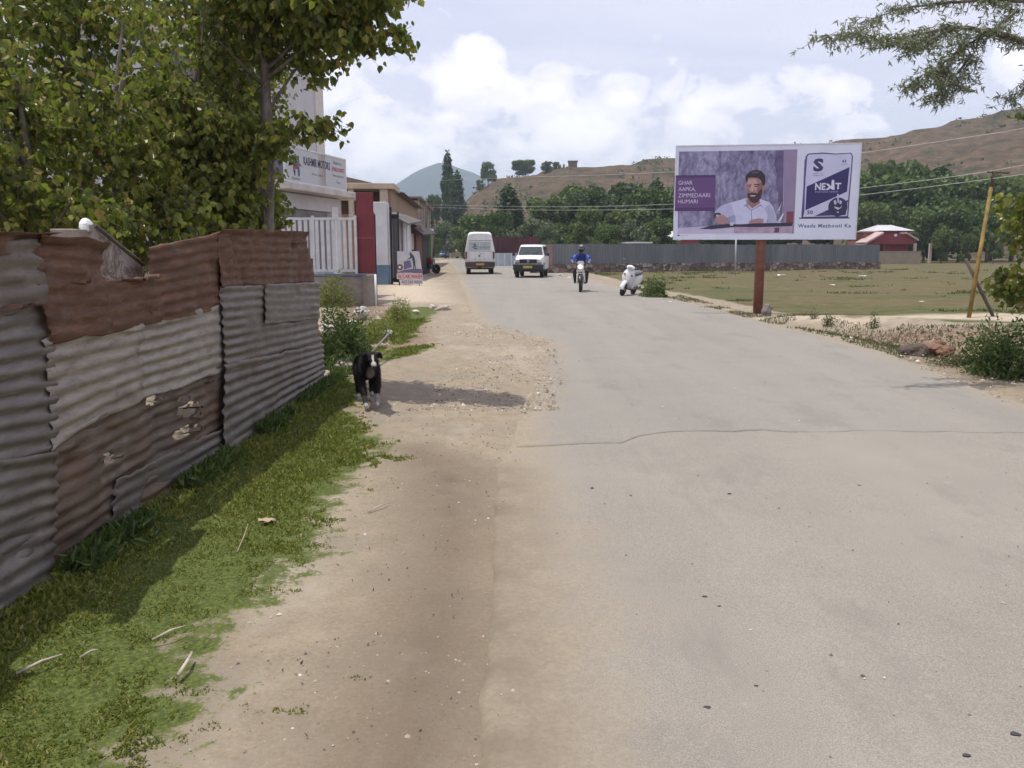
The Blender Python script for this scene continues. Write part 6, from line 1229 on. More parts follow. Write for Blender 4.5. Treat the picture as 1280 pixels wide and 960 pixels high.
pop('thin poplar sapling second from the right behind the fence, leaves down to the tin', -3.35, 9.3, 4.4, [((-3.35, 9.3, 2.9), (.50, .7, 1.1), 1.0), ((-3.2, 9.3, 2.0), (.40, .6, .5), .4), ((-3.45, 9.3, 3.9), (.5, .6, .4), .25)], 800, 32)
pop('dense yellowish green poplar in the middle of the row behind the fence', -3.75, 8.3, 4.0, [((-3.8, 8.3, 2.7), (.60, .7, 1.1), 1.0), ((-3.55, 8.3, 1.85), (.55, .7, .5), .5), ((-3.9, 8.3, 3.7), (.6, .6, .35), .22)], 900, 33, .082)
pop('poplar left of the yellowish one, above the splintered board', -4.1, 7.3, 3.8, [((-4.15, 7.3, 2.6), (.60, .7, 1.0), 1.0), ((-3.8, 7.2, 1.8), (.60, .7, .45), .5), ((-4.2, 7.3, 3.4), (.6, .6, .3), .2)], 850, 37, .076)
pop('dark poplar at the left edge of the photo, nearest the viewer', -4.3, 6.2, 3.4, [((-4.3, 6.2, 2.4), (.60, .7, .95), 1.0), ((-4.1, 6.1, 1.65), (.6, .7, .4), .45), ((-4.3, 6.2, 3.0), (.6, .6, .3), .2)], 850, 34, .066)
pop('leafy poplar in the back row filling the gap between the others', -5.1, 10.3, 5.2, [((-5.1, 10.3, 3.2), (1.2, 1.0, 1.6), 1.0), ((-5.0, 10.2, 4.4), (1.0, .8, .5), .3), ((-4.7, 10.1, 1.8), (1.0, .8, .6), .35)], 1050, 35, .09)
pop('tall shaded poplar behind the nearest one at the left edge', -5.7, 8.6, 5.0, [((-5.7, 8.7, 3.0), (1.0, .9, 1.5), 1.0), ((-5.7, 8.6, 4.3), (1.0, .8, .7), .5), ((-5.3, 8.4, 1.8), (.8, .8, .5), .3)], 1000, 36, .09)
pop('slender poplar standing between the trunk and the pale shop wall', -3.75, 12.0, 5.2, [((-3.75, 12.0, 3.3), (.62, .7, 1.5), 1.0), ((-3.9, 12.0, 4.9), (1.0, .7, .7), .5), ((-3.6, 12.0, 2.0), (.45, .6, .6), .3)], 1000, 39, .095)
pop('tallest back row poplar against the shop wall', -7.2, 11.5, 6.4, [((-7.2, 11.5, 3.6), (1.4, 1.0, 2.0), 1.0), ((-7.1, 11.4, 5.4), (1.5, .9, .9), .5)], 1000, 38, .095)
# bushes and weeds near the fence end
def bush(label, c, r, n, size, mat=POPD, seed=1, cat='bush', name='bush', flat=.35, aspect=.45, group=None):
    rng = np.random.default_rng(seed); root = thing(name, label, cat, c, 0, group); mb = MB(); rnd = random.Random(seed); tips = []
    for k in range(max(6, int(14 * max(r)))):
        a = rnd.uniform(0, 2 * PI); q = rnd.uniform(.2, .9); e = Vector((r[0] * q * math.cos(a), r[1] * q * math.sin(a), r[2] * rnd.uniform(.6, 1.0) * (1.1 - .5 * q))); mb.tube([(e.x * .15, e.y * .15, -.03), (e.x * .6, e.y * .6, e.z * .6), tuple(e)], [.008, .006, .002], 4, cap=False)
    mb.build('stems', DKWOOD, root)
    d = rng.normal(0, 1, (n, 3)); d /= np.linalg.norm(d, axis=1)[:, None]; d[:, 2] = np.abs(d[:, 2]); rad = rng.uniform(.15, 1, n) ** .5
    az = np.arctan2(d[:, 1], d[:, 0]); rad *= .45 + 1.0 * vnoise(az * 1.9 + 9, d[:, 2] * 5, seed)
    pts = d * rad[:, None] * np.array(r); pts[:, 2] += .01
    leaf_cloud('leaves', pts, size, mat, root, (0, 0, .25), .9, aspect, .12, rng); return root
gb = G(432, 462); bush('dense dark green weedy bush right behind the dog', (gb.x - .06, gb.y + .45, -.05), (.36, .55, .78), 5200, .055, seed=3)
gb = G(404, 458); bush('dark bush hugging the far end of the tin fence', (gb.x - .15, gb.y + .6, -.05), (.30, .5, .50), 2600, .05, seed=4)
gb = G(470, 425); bush('bright green weeds climbing the rubble beside the verge', (gb.x - .1, gb.y + .8, -.05), (.35, 1.1, .38), 2600, .06, GRS, seed=5, aspect=.25)
gb = G(492, 402); bush('small tuft of bright grass at the end of the rubble', (gb.x, gb.y + .8, -.03), (.28, 1.3, .40), 1500, .08, GRS, seed=6, aspect=.15, name='grass_tuft', cat='grass tuft')
gb = G(432, 372); bush('green weed growing against the stained concrete wall', (-4.9, 23.1, -.05), (.62, .45, .85), 1600, .09, GRS, seed=7, aspect=.3, name='weed', cat='weed')
gb = G(822, 372); bush('round green bush on the verge right of the white scooter', (gb.x, gb.y + .3, -.05), (.50, .6, .62), 2600, .07, POPD, seed=8)
gb = G(1262, 474); bush('dark leafy bush at the right edge of the road', (gb.x + .15, gb.y + .45, -.08), (.52, .8, .72), 5200, .055, POPD, seed=9)
gb = G(1225, 462); bush('low green weeds in front of the leafy bush by the road', (gb.x, gb.y + .4, -.1), (.55, .5, .26), 2200, .045, GRSR, seed=10, name='weed', cat='weed', aspect=.3)
# tree off to the right: thin leafy crown reaching in, and the willow branches above
twig_tree('roadside_tree', 'broad leaved young tree leaning in at the right edge of the photo', 'tree', (7.1, 10.6, 0), [(7.1, 10.6, -.1), (7.0, 10.6, 1.4), (6.8, 10.5, 2.6), (6.9, 10.4, 3.4)], [.07, .06, .04, .015],
          [((6.62, 10.4, 2.0), (.60, .6, .75), 1.0), ((6.78, 10.4, 2.6), (.75, .7, .42), .5), ((6.20, 10.3, 1.25), (.26, .3, .36), .25), ((6.25, 10.3, 3.15), (.34, .4, .16), .16)], 2000, 8, .085, POP, .8, .7, 41, thr=.34)
wl_ = thing('willow_tree', 'silvery willow whose branches hang in from the top right', 'tree', (11.4, 11.4, 0)); WB = Vector((11.4, 11.4, 0)); rng = np.random.default_rng(51); rnd = random.Random(51)
mb = MB(); mb.tube([(0, 0, -.1), (-.1, 0, 1.6), (-.5, -.2, 3.2), (-.9, -.4, 4.6)], [.22, .19, .15, .11], 14); mb.build('trunk', BRK, wl_)
Dw = 8.6
br = [[(1700, -40, 9.0), (1420, 90, 8.8), (1300, 58, 8.6), (1240, 38, 8.5), (1190, 33, 8.4), (1140, 45, 8.3), (1100, 50, 8.2), (1068, 42, 8.1), (1030, 44, 8.0)], [(1330, 66, 8.6), (1235, 42, 8.6), (1205, 58, 8.7), (1175, 82, 8.8), (1150, 100, 8.8), (1133, 112, 8.8)],
      [(1500, 20, 8.9), (1330, 4, 8.8), (1250, -2, 8.7), (1180, 4, 8.7), (1120, 12, 8.6), (1075, 30, 8.5)], [(1420, 95, 8.8), (1330, 90, 8.6), (1290, 98, 8.5), (1266, 124, 8.5)], [(1190, 33, 8.4), (1165, 50, 8.3), (1150, 58, 8.2), (1125, 52, 8.1)], [(1240, 38, 8.5), (1270, 15, 8.9), (1240, -8, 9)],
      [(1205, 50, 8.7), (1185, 85, 8.6), (1178, 108, 8.5), (1172, 125, 8.5)], [(1215, 70, 8.8), (1195, 95, 8.7), (1200, 112, 8.6)], [(1520, 30, 8.9), (1420, -60, 9.4), (1300, -90, 9.6)]]
mb = MB(); LP = []
for k, b in enumerate(br):
    q = [P(c[0], c[1], c[2] * 1.2) for c in b]; fine = []
    for i in range(len(q) - 1):
        for s in range(10): fine.append(q[i].lerp(q[i + 1], s / 8) + Vector((rnd.gauss(0, .006), 0, rnd.gauss(0, .006))))
    fine.append(q[-1]); r0 = .045 if k in (0, 2) else .02
    mb.tube([p - WB for p in fine], [max(.003, r0 * (1 - i / len(fine)) ** 1.2) for i in range(len(fine))], 6, cap=False)
    for i, p in enumerate(fine):
        f_ = i / len(fine)
        for t2 in range(3):
            if rnd.random() < .85:
                ang = rnd.uniform(0, 2 * PI); ln = rnd.uniform(.14, .40); e = p + Vector((math.cos(ang) * ln * .8, math.sin(ang) * ln * .6, rnd.uniform(-.16, .09))); mb.tube([p - WB, e - WB], [.003, .0012], 3, cap=False)
                for s in range(11): LP.append(p.lerp(e, rnd.uniform(.15, 1.02)) + Vector((rnd.gauss(0, .012), rnd.gauss(0, .012), rnd.gauss(0, .012))))
mb.tube([(-.9, -.4, 4.6), tuple(P(1700, -40, 10.8) - WB)], [.11, .05], 10); mb.build('branches', BRK, wl_)
for a, b in (((1133, 112), (1125, 133)), ((1140, 112), (1140, 145)), ((1158, 120), (1145, 144))):
    pass
leaf_cloud('leaves', np.array([tuple(p - WB) for p in LP]), .070, WIL, wl_, (-.15, 0, -.45), .75, .22, .08, rng)

# ------------------------------------------------------------------ trees beyond the field
FAR = leaf_mat('far_leaf', [(0, (.050, .085, .026, 1)), (.4, (.085, .135, .036, 1)), (.8, (.130, .180, .052, 1)), (1, (.17, .21, .09, 1))], .25, .7, .75)
FARP = leaf_mat('far_poplar_leaf', [(0, (.025, .046, .022, 1)), (.5, (.045, .078, .030, 1)), (1, (.08, .11, .045, 1))], .15, .7, .2)
FARW = leaf_mat('far_willow_leaf', [(0, (.06, .085, .045, 1)), (.5, (.10, .13, .07, 1)), (1, (.17, .20, .12, 1))], .2, .7, .2)
def far_tree(name, lobes, n, size, mat, seed, trunkh=.3, tr=.025):
    "unit-height tree; lobes: (x, y, z, r, rz)"
    rng = np.random.default_rng(seed); pts = []; ws = np.array([l[3] ** 2 for l in lobes]); ws /= ws.sum()
    for l, w_ in zip(lobes, ws):
        m = int(n * w_); d = rng.normal(0, 1, (m, 3)); d /= np.linalg.norm(d, axis=1)[:, None]; rad = rng.uniform(.25, 1.0, m) ** .42
        rad *= .78 + .44 * vnoise(d[:, 0] * 3 + 7, d[:, 2] * 3 + d[:, 1] * 2 + 7, seed)
        pts.append(np.array(l[:3]) + d * rad[:, None] * np.array([l[3], l[3], l[4]]))
    pts = np.vstack(pts); pts = pts[pts[:, 2] > .04]; root = thing(name, None, 'tree'); mb = MB()
    mb.tube([(0, 0, -.05), (.005, 0, trunkh), (0, .005, .75)], [tr, tr * .8, tr * .25], 7)
    for l in lobes[:9]: mb.tube([(0, 0, trunkh * .7), (l[0] * .5, l[1] * .5, (l[2] + trunkh) * .5), (l[0], l[1], l[2])], [tr * .6, tr * .4, tr * .15], 5, cap=False)
    mb.build('trunk', BRK, root); leaf_cloud('crown', pts, size, mat, root, (0, 0, -.1), .9, 1.0, .15, rng); return root
def lob(seed, k, R, zc, zr, r):
    rr = random.Random(seed); out = []
    for i in range(k):
        a = rr.uniform(0, 2 * PI); q = math.sqrt(rr.uniform(0, 1)) * R; out.append((q * math.cos(a), q * math.sin(a), zc + rr.uniform(-zr, zr), r * rr.uniform(.7, 1.25), r * rr.uniform(.6, 1.05)))
    return out
PROT = {'round': [far_tree('broadleaf_tree', lob(s, 16, .34, .56, .30, .15) + [(0, 0, .85, .13, .13)], 5200, .048, FAR, s) for s in (61, 62, 63)],
        'poplar': [far_tree('lombardy_poplar', [(rj * .02, rj2 * .02, z, .115 * (1 - abs(z - .42) * 1.15) + .02, .10) for z, rj, rj2 in zip(np.linspace(.12, .94, 13), (1, -1, 2, 0, -2, 1, -1, 2, -1, 1, 0, 1, 0), (0, 1, -1, 2, 0, -2, 1, 0, 1, -1, 1, 0, 0))], 3600, .036, FARP, s, .2, .02) for s in (64,)],
        'willow': [far_tree('willow_tree', lob(s, 13, .40, .52, .26, .17) + [(0, 0, .8, .18, .16)], 4600, .042, FARW, s) for s in (66, 67)]}
used = set()
SPEC = [  # px, y top, D, kind, width scale, description
 (556, 268, 150, 'willow', 1.0, 'pale feathery willow at the very end of the road'), (543, 292, 140, 'round', .9, 'small round tree left of the willow at the road end'), (580, 274, 135, 'round', .9, 'tree directly above the left side of the white van'),
 (604, 258, 120, 'round', 1.0, 'green tree right above the van roof'), (592, 280, 98, 'willow', .9, 'low pale tree behind the van roof'), (636, 222, 118, 'poplar', 1.5, 'tall dark poplar between the van and the jeep'), (626, 252, 105, 'round', .7, 'narrow green tree left of the tall dark poplar'),
 (646, 240, 122, 'poplar', 1.2, 'shorter dark poplar touching the tall one'), (664, 262, 96, 'willow', .95, 'pale silvery willow right above the jeep'), (684, 272, 92, 'willow', .7, 'small pale willow right of the jeep'), (694, 232, 112, 'round', 1.0, 'big green tree right of the jeep'),
 (716, 216, 118, 'round', 1.1, 'tall broad tree above the motorcyclist'), (724, 268, 86, 'round', .8, 'low tree behind the fence above the rider'), (748, 222, 110, 'round', 1.0, 'broad green tree between rider and scooter'), (756, 270, 84, 'round', .8, 'low rounded tree left above the scooter'), (776, 214, 116, 'round', 1.2, 'highest green tree above the scooter'),
 (788, 262, 84, 'willow', .8, 'pale bushy tree directly above the scooter'), (806, 220, 108, 'round', 1.0, 'green tree between scooter and billboard'), (822, 262, 90, 'round', .9, 'low tree beside the left edge of the billboard'), (822, 214, 122, 'poplar', 1.3, 'dark narrow poplar left of the billboard'), (840, 224, 112, 'round', .9, 'tree cut by the left edge of the billboard'), (770, 250, 98, 'round', .8, 'middle green tree in front of the highest one'),
 (736, 246, 96, 'round', .7, 'middle tree in front of the broad ones above the rider'), (690, 290, 88, 'willow', .6, 'little pale tree just above the pink fence panel'),
 (875, 225, 112, 'round', 1.0, 'tree behind the left part of the billboard'), (915, 215, 118, 'round', 1.1, 'tree behind the man on the billboard'), (960, 210, 116, 'round', 1.1, 'tree behind the middle of the billboard'), (1005, 205, 118, 'round', 1.1, 'tree behind the cement bag picture'), (1045, 200, 120, 'round', 1.0, 'tree behind the right edge of the billboard'),
 (1078, 196, 122, 'round', 1.0, 'tree directly right of the billboard top'), (1100, 184, 126, 'round', 1.0, 'tallest tree right of the billboard'), (1090, 240, 112, 'round', .9, 'dark tree left above the red house'), (1130, 200, 122, 'round', 1.1, 'broad tree right above the red house'), (1126, 250, 116, 'round', .8, 'low tree just behind the red house'), (1152, 204, 118, 'round', 1.0, 'tree right behind the red house gable'),
 (1160, 250, 104, 'round', .9, 'dark tree beside the red house'), (1178, 196, 122, 'poplar', 1.7, 'dark upright tree in the right hand clump'), (1192, 202, 120, 'round', 1.0, 'tree left of the yellow pole'), (1204, 244, 104, 'round', .9, 'dark low tree left of the yellow pole'), (1216, 208, 118, 'round', 1.0, 'tree behind the yellow pole'), (1240, 240, 106, 'round', .9, 'low tree behind the top of the yellow pole'),
 (1248, 200, 122, 'round', 1.1, 'tree right of the yellow pole'), (1275, 205, 118, 'round', 1.1, 'tree at the right edge of the wood'), (1145, 282, 103, 'round', .7, 'little dark tree at the right corner of the red house'), (1180, 280, 98, 'round', .7, 'round bushy tree at the foot of the wood'), (1212, 286, 96, 'round', .6, 'small bush like tree behind the field left of the pole'), (1245, 286, 96, 'round', .6, 'small bush like tree behind the field right of the pole'),
 (1320, 205, 118, 'round', 1.2, None), (1380, 210, 115, 'round', 1.2, None), (1450, 200, 118, 'round', 1.2, None), (1530, 210, 118, 'round', 1.2, None)]
rnd = random.Random(12)
def put(kind, base, h, w_, label, grp):
    pr = rnd.choice(PROT[kind]); o = pr
    if id(pr) in used: o = copy_tree(pr)
    used.add(id(pr)); o.location = base; o.rotation_euler = (0, 0, rnd.uniform(0, 6.28)); o.scale = (h * w_, h * w_, h); o['label'] = label; o['category'] = 'tree'; o['group'] = grp; return o
for px, pt, D, kind, w_, lab in SPEC:
    q = P(px, pt, D); put(kind, (q.x, D, -.3), (q.z + .3) * .89, w_ * {'round': .98, 'poplar': 1.0, 'willow': .95}[kind], lab or 'one of the trees of the wood beyond the right edge of the photo', 'trees beyond the field')
for px, pt, D, kind, w_, lab in [(565, 192, 215, 'poplar', .72, 'lone tall dark poplar standing against the blue mountain'), (573, 216, 205, 'poplar', .95, 'shorter tree fused to the lone poplar'), (610, 201, 316, 'round', .8, 'sparse tree on the shoulder of the hill'), (602, 224, 310, 'round', .7, 'bushy tree below the sparse hill tree'), (541, 242, 200, 'round', .5, 'small tree at the left foot of the hill'),
                                 (648, 199, 322, 'round', 1.1, 'left tree of the pair on the hilltop'), (661, 199, 322, 'round', 1.0, 'right tree of the pair on the hilltop'), (679, 201, 326, 'round', 1.1, 'dark tree left of the hill hut'), (689, 202, 326, 'round', 1.1, 'dark tree nearest the hill hut'), (696, 206, 327, 'round', .9, 'tiny tree between the pair and the hut'), (703, 205, 328, 'poplar', 1.6, 'tiny upright tree by the hut')]:
    hx, hy, hz_ = hill_at(px, D); q = P(px, pt, hy); h = max(2.0, q.z - hz_ + .6); put(kind, (hx, hy, hz_ - .6), h, w_, lab, 'trees on the hillside')
# scrub on the lower slope
rng = np.random.default_rng(5); idx = rng.choice(HX.size, 14000); X_, Y_, Z_ = HX.ravel()[idx], HY.ravel()[idx], HZ.ravel()[idx]
k = (fbm(X_ / 22, Y_ / 22, 4, 91) > .56) & (Y_ < 345) & (np.abs(X_) < 260); X_, Y_, Z_ = X_[k], Y_[k], Z_[k]; kk = np.arange(len(X_)) % 5 < 2; X_, Y_, Z_ = X_[kk], Y_[kk], Z_[kk]; m = len(X_)
pts = np.repeat(np.stack([X_, Y_, Z_], 1), 7, 0) + rng.normal(0, 1, (m * 7, 3)) * np.array([.8, .8, .35]) + np.array([0, 0, .3])
o = leaf_cloud('scrub', pts, .7, FARP, None, (0, 0, .3), .9, 1.0, .1, rng); tag(o, 'low dark scrub scattered over the brown hillside', 'scrub', kind='stuff')

# ------------------------------------------------------------------ grass
def gmask(x, y): return grass[np.clip(np.searchsorted(ys, y) - 1, 0, len(ys) - 2), np.clip(np.searchsorted(xs, x) - 1, 0, len(xs) - 2)]
def sample_attr(arr, n, x0, x1, y0, y1, dens_pow=1.0, rng=RNG):
    x = rng.uniform(x0, x1, n); y = y0 + (y1 - y0) * rng.uniform(0, 1, n) ** dens_pow
    i = np.clip(np.searchsorted(ys, y) - 1, 0, len(ys) - 2); j = np.clip(np.searchsorted(xs, x) - 1, 0, len(xs) - 2)
    return x, y, arr[i, j], GZ[i, j]
x, y, a, z = sample_attr(grass, 760000, -4.2, 1.2, 1.5, 19, 1.8)
pn = fbm(x * 2.6, y * 2.6, 4, 71); kp = (a + (pn - .5) * 1.0 + (vnoise(x * 14, y * 14, 72) - .5) * .7) > .60; kp &= (x < xl_raw(y) - .1)
x, y, z, pn, a = x[kp], y[kp], z[kp], pn[kp], a[kp]; szz = (.017 + .014 * np.clip((pn - .35) * 2.2, 0, 1) + .016 * (x < -1.95)) * np.clip(.45 + a * .7, .5, 1)
o = leaf_cloud('grass', np.stack([x, y, z - .003], 1), szz * np.clip(y / 5, .85, 1.8), GRS, None, (0, 0, .6), .7, .45, .2, np.random.default_rng(8)); tag(o, 'bright green grass and clover between the tin fence and the dirt', 'grass', kind='stuff')
# taller weeds hugging the foot of the fence
rng = np.random.default_rng(18); n = 9000; y = rng.uniform(2, 10.4, n); x = -2.16 + np.abs(rng.normal(0, .07, n)); kp = fbm(y * 2.2, y * 0, 3, 14) > .42; x, y = x[kp], y[kp]
o = leaf_cloud('fence_weeds', np.stack([x, y, np.zeros_like(x) + rng.uniform(0, .07, len(x))], 1), .065, POPD, None, (.15, 0, .8), .6, .3, .15, rng); tag(o, 'taller dark weeds at the foot of the tin fence', 'weeds', kind='stuff')
# tufts on the right-hand bank and field
x, y, a, z = sample_attr(field, 420000, 2.5, 34, 8, 66, 1.5)
pn = fbm(x * .35, y * .9, 4, 73); kp = (a > .45) & (pn + .25 * fbm(x * 3, y * 3, 3, 74) > .86); kp &= ~(zone([(940, 394), (1000, 399), (1060, 404), (1240, 401), (1340, 403), (1340, 432), (1240, 419), (1160, 416), (1060, 411), (1000, 405)], x, y, .6) > .3)
x, y, z = x[kp], y[kp], z[kp]; o = leaf_cloud('field_grass', np.stack([x, y, z], 1), .05 + y * .0012, GRSR, None, (0, 0, .8), .6, .3, .1, np.random.default_rng(9)); tag(o, 'thin tufts of grass over the brown field', 'grass', kind='stuff')
rng = np.random.default_rng(28); bank = [(760, 352), (850, 377), (940, 400), (1040, 420), (1120, 444), (1200, 464), (1280, 480), (1330, 470), (1330, 430), (1240, 422), (1160, 417), (1080, 410), (1000, 402), (940, 394), (850, 370), (780, 352)]
n = 90000; x = rng.uniform(2.5, 9, n); y = rng.uniform(9.5, 34, n); kp = (zone(bank, x, y, .5) > .35) & (fbm(x * 1.5, y * 1.1, 4, 29) > .46); x, y = x[kp], y[kp]; z = ground_z(x, y)
o = leaf_cloud('verge_weeds', np.stack([x, y, z], 1), .055, GRSR, None, (0, 0, .9), .5, .22, .1, rng); tag(o, 'olive weeds along the right shoulder of the road', 'weeds', kind='stuff')
for i, (px, py, h, lab) in enumerate([(1016, 404, .32, 'dry spindly weed on the bank right of the billboard pole'), (1036, 408, .30, 'dark green weed right of the spindly one'), (1092, 412, .36, 'thin tall weed on the sandy bank'), (1002, 401, .2, 'tiny weed nearest the stone marker')]):
    g_ = G(px, py); bush(lab, (g_.x, g_.y, .0), (.13, .12, h), 190, .055, GRSR, 80 + i, 'weed', 'weed', aspect=.2)

# ------------------------------------------------------------------ stones, litter, sticks
STN = simple('pale_stone', (.36, .31, .26, 1), .9, 0, .3, 5, .4, 40); STG = simple('grey_stone', (.17, .15, .14, 1), .9, 0, .35, 6, .5, 40); STW = simple('white_rubble', (.46, .42, .38, 1), .9, 0, .35, 9, .8, 30)
def rock(label, p, r, mat, seed, cat='rock', name='rock'):
    bm = bmesh.new(); bmesh.ops.create_icosphere(bm, subdivisions=3, radius=1); rr = random.Random(seed); off = Vector((rr.uniform(0, 50),) * 3)
    from mathutils import noise as mn
    for v in bm.verts:
        k = 1 + .38 * mn.noise(v.co * 1.2 + off) + .13 * mn.noise(v.co * 3.7 + off); v.co = Vector((v.co.x * r[0] * k, v.co.y * r[1] * k, v.co.z * r[2] * k))
    me = bpy.data.meshes.new(name); bm.to_mesh(me); bm.free(); o = link(name, me, mat); o.location = (p[0], p[1], p[2] if len(p) > 2 else 0); o.rotation_euler.z = rr.uniform(0, 6); tag(o, label, cat); return o
g_ = G(958, 394); rock('grey stone marker right beside the billboard pole', (g_.x, g_.y, .1), (.11, .11, .17), STG, 1)
g_ = G(428, 462); rock('pale boulder between the fence end and the dog', (g_.x, g_.y + .1, .02), (.17, .14, .12), STN, 2); g_ = G(404, 470); rock('flat pale rock beside the end of the fence', (g_.x, g_.y, .0), (.16, .12, .06), STN, 3)
g_ = G(553, 388); rock('grey brown rock at the tip of the grass strip by the road', (g_.x, g_.y, .03), (.22, .15, .10), STN, 4)
g_ = G(540, 385); rock('small pale rock left of the one at the grass tip', (g_.x, g_.y, .02), (.10, .09, .09), STW, 5)
for i, (px, py, s, lab) in enumerate([(452, 394, .20, 'big white rubble lump behind the dark bush'), (500, 388, .14, 'pale rubble slab above the bright weeds'), (476, 412, .16, 'white rubble piece among the weeds'), (410, 412, .12, 'white rubble lump near the end of the fence'), (398, 420, .13, 'small white rubble piece touching the fence'), (520, 392, .10, 'small white stone in the grass strip'), (484, 420, .12, 'pale broken piece left of the grass strip'), (440, 408, .14, 'pale rubble piece left of the big white lump'), (700, 345, .18, 'white rubbish lump on the verge left of the motorcyclist'), (712, 348, .14, 'smaller white rubbish lump beside the motorcyclist')]):
    g_ = G(px, py); rock(lab, (g_.x, g_.y, .05 if py > 380 else .03), (s, s * .8, s * (.75 if i == 0 else .5)), STW, 20 + i, 'rubble', 'rubble')
g_ = G(1150, 445); rock('dark clod of dug earth on the right bank', (g_.x, g_.y + .2, .02), (.22, .17, .15), simple('dark_clod', (.085, .062, .052, 1), .95, 0, .3, 8, .6, 30), 40, 'clod', 'earth_clod')
for i, (px, py, s) in enumerate([(1172, 444, .16), (1190, 447, .12), (1182, 438, .10)]): g_ = G(px, py); rock(['reddish clod of earth right of the dark clod', 'small reddish clod furthest right on the bank', 'little reddish clod above the others'][i], (g_.x, g_.y + .2, .06), (s, s, s * .7), simple('red_clod', (.17, .095, .06, 1), .95, 0, .3, 8, .6, 30), 44 + i, 'clod', 'earth_clod')
pp_ = thing('plastic_pipe', 'pale grey pipe sticking out of the rubble behind the dog', 'pipe', (0, 0, 0)); a = P(464, 441, 10.9); b = P(486, 417, 12.6); mb = MB(); mb.tube([a, b], .015, 10); mb.build('pipe', simple('pipe_grey', (.17, .155, .14, 1), .8), pp_)
for i, (x0, y0, x1, y1, r, lab) in enumerate([(222, 845, 240, 815, .008, 'short pale stick at the edge of the grass'), (20, 842, 78, 818, .006, 'long thin dry stick lying in the grass at the left'), (100, 822, 122, 812, .005, 'small pale twig in the grass at the left'), (190, 800, 232, 782, .005, 'thin dry twig across the middle of the grass'), (296, 690, 310, 655, .0025, 'upright straw on the bare patch in the grass'), (460, 640, 487, 628, .004, 'short dark twig on the dirt')]):
    a = G(x0, y0, .02); b = G(x1, y1, .03); o = thing('stick', lab, 'stick', a); mb = MB(); m_ = (b - a) * .5 + Vector((.01, 0, .012)); mb.tube([(0, 0, 0), m_, b - a], [r, r * .9, r * .5], 6); mb.build('twig', simple('dry_stick', (.40, .34, .27, 1), .9, 0, .3, 20), o)
g_ = G(334, 654); mb = MB(); rg = [[(u * .04 + .01 * math.sin(v * 3), v * .03, .02 + .012 * math.sin(u * 4 + v * 2)) for u in (-1, -.4, .4, 1)] for v in (-1, -.3, .3, 1)]; mb.loft(rg, cap=False, closed=False); o = mb.build('dry_leaf', simple('dry_leaf', (.38, .29, .2, 1), .8, 0, .2, 30)); o.location = g_; o.modifiers.new('t', 'SOLIDIFY').thickness = .001; tag(o, 'curled dry brown leaf on the bare patch in the grass', 'leaf')
rng = np.random.default_rng(77)
def pebbles(name, label, n, x0, x1, y0, y1, s0, s1, mat, test):
    x = rng.uniform(x0, x1, n); y = y0 + (y1 - y0) * rng.uniform(0, 1, n) ** 1.5; k = test(x, y); x, y = x[k], y[k]; m = len(x); s = rng.uniform(s0, s1, m) ** 1 * rng.choice([.5, .7, 1, 1.6], m, p=[.35, .35, .22, .08])
    base = np.array([(1, 0, 0), (.2, .9, 0), (-.9, .3, 0), (-.4, -.9, 0), (.6, -.7, 0), (.1, .1, .8)]); V = base[None] * s[:, None, None] * rng.uniform(.7, 1.3, (m, 6, 1)); a = rng.uniform(0, 6.28, m); ca, sa = np.cos(a), np.sin(a)
    V = np.stack([V[..., 0] * ca[:, None] - V[..., 1] * sa[:, None], V[..., 0] * sa[:, None] + V[..., 1] * ca[:, None], V[..., 2]], -1)
    zz = np.where((x > xl_raw(y) + .05), .006, ground_z(x, y)) + np.where((y > 7) & (x > xl_raw(y) + .05), .016, 0); V += np.stack([x, y, zz], -1)[:, None, :]
    fc = np.array([(0, 1, 5), (1, 2, 5), (2, 3, 5), (3, 4, 5), (4, 0, 5)]); Fq = (np.arange(m)[:, None, None] * 6 + fc[None]).reshape(-1, 3)
    o = np_mesh(name, V.reshape(-1, 3), Fq, mat); tag(o, label, 'pebbles', kind='stuff')
t = NT('pebble_mix'); t.bsdf(t.ramp(t.n('ShaderNodeNewGeometry').outputs['Random Per Island'], [(0, (.10, .085, .07, 1)), (.5, (.27, .22, .17, 1)), (.85, (.40, .34, .27, 1)), (1, (.6, .56, .5, 1))]), .95, 0, None, .2); PEB = t.m
pebbles('gravel', 'loose gravel and grit on the dirt shoulder', 9000, -3.4, .9, 1.8, 20, .004, .009, PEB, lambda x, y: (x < xl_raw(y) + .15) & (x > -2.0 - np.clip(y - 9.5, 0, 3)) & (fbm(x * 1.4, y * 1.4, 3, 55) > .44) & (gmask(x, y) < .45))
pebbles('gravel', 'crushed gravel where the asphalt edge is breaking up', 5200, -1.8, .7, 8, 17, .007, .016, PEB, lambda x, y: (np.abs(x - xl_raw(y) + .35) < .75) & (fbm(x * 1.4, y * 1.4, 3, 56) > .45))
pebbles('rubble_heap', 'broken pale rubble strewn between the fence end and the concrete wall', 2600, -5.2, -1.7, 10.8, 22, .03, .085, PEB, lambda x, y: (zone([(392, 440), (396, 385), (470, 380), (505, 384), (492, 405), (475, 440), (462, 446), (430, 455)], x, y, .6) > .4) & (fbm(x * 1.8, y * 1.8, 3, 57) > .46))
t = NT('dead_leaf_bits'); t.bsdf(t.ramp(t.n('ShaderNodeNewGeometry').outputs['Random Per Island'], [(0, (.08, .055, .035, 1)), (.5, (.22, .16, .10, 1)), (.85, (.40, .33, .23, 1)), (1, (.62, .60, .55, 1))]), .9, 0, None, .2)
n = 1700; x = rng.uniform(-2.1, .6, n); y = 1.7 + 9 * rng.uniform(0, 1, n) ** 1.4; k = (x < xl_raw(y) + .1) & (fbm(x * 1.9, y * 1.9, 3, 58) > .50) & (gmask(x, y) < .8); x, y = x[k], y[k]
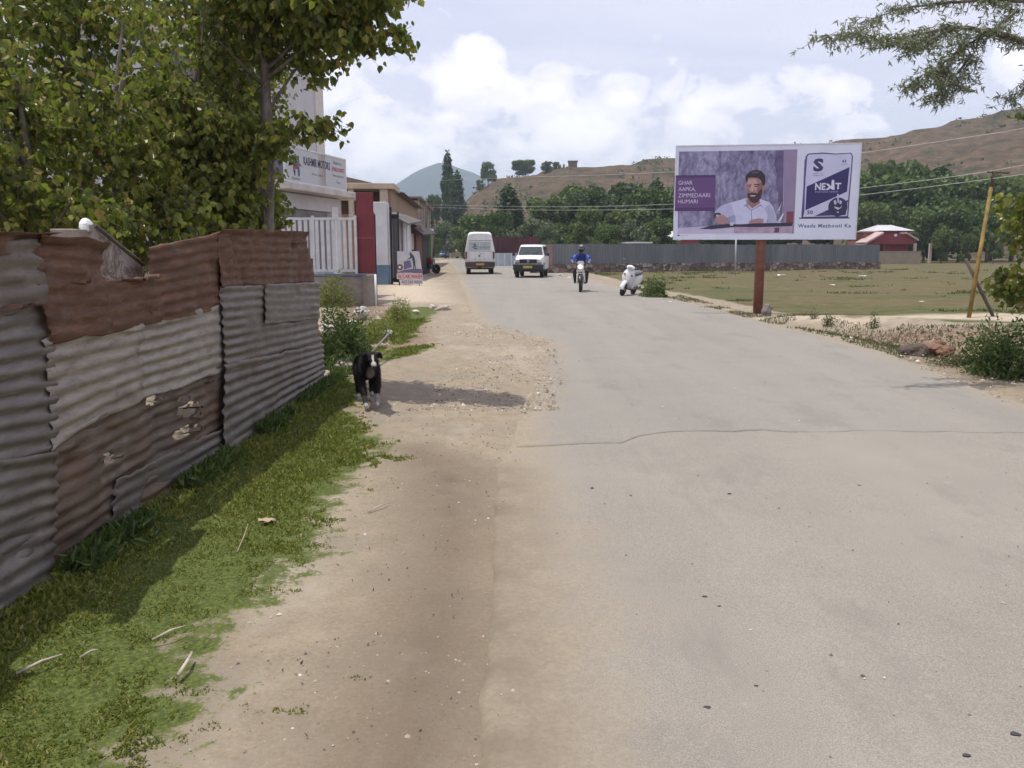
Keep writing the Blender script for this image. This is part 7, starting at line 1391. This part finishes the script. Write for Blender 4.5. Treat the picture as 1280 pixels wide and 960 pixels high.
o = leaf_cloud('leaf_litter', np.stack([x, y, ground_z(x, y) + .006], 1), .016, t.m, None, (0, 0, .1), .8, .45, .3, rng); tag(o, 'dry leaf bits and straw scattered over the verge', 'leaf litter', kind='stuff')
pebbles('road_grit', 'scattered grit on the near asphalt', 520, 0, 5, 1.8, 12, .004, .008, PEB, lambda x, y: (x > xl_raw(y)) & (x < xr_raw(y)))
pebbles('verge_gravel', 'loose gravel on the right shoulder of the road', 3500, 3, 8, 8, 34, .01, .025, PEB, lambda x, y: np.abs(x - xr_raw(y) - .35) < .6)
rr = random.Random(9); TARM = simple('tar_spot', (.035, .034, .036, 1), .7, 0, .2, 20)
for px, py, s, lab in [(884, 886, .017, 'largest dark tar spot near the bottom of the road'), (881, 747, .015, 'dark tar spot in the middle of the near road'), (1269, 919, .019, 'dark tar spot at the lower right corner'), (1208, 946, .015, 'faint tar spot near the bottom right'), (912, 618, .017, 'dark tar spot just beyond the middle of the road'), (899, 759, .009, 'tiny tar spot below the middle one'), (945, 859, .009, 'tiny tar spot right of the largest one')]:
    g_ = G(px, py); mb = MB(); mb.prism([(.8 * s * (1 + .25 * rr.uniform(-1, 1)) * math.cos(k * PI / 6), s * .6 * (1 + .25 * rr.uniform(-1, 1)) * math.sin(k * PI / 6)) for k in range(12)], 0.002, .007); o = mb.build('tar_spot', TARM); o.location = (g_.x, g_.y, .0); tag(o, lab, 'tar spot')
for px, py, s, lab in [(1078, 346, .22, 'white scrap of litter at the right part of the field'), (977, 345, .22, 'white scrap of litter behind the billboard pole'), (1015, 336, .16, 'white scrap by the grey fence'), (1040, 357, .10, 'small white scrap in the field'), (837, 378, .06, 'small white scrap on the verge right of the bush'), (830, 379, .04, 'tiny white scrap beside the verge bush'), (1152, 378, .07, 'white scrap in the field left of the yellow pole')]:
    g_ = G(px, py); mb = MB(); n = 5; mb.loft([[(u / 2 * s, v / 2 * s * .7, .02 + s * .3 * rr.uniform(0, 1)) for u in range(-2, 3)] for v in range(-2, 3)], cap=False, closed=False, smooth=False); o = mb.build('litter', simple('litter_white', (.68, .68, .66, 1), .6)); o.location = g_; o.modifiers.new('t', 'SOLIDIFY').thickness = .004; tag(o, lab, 'litter')
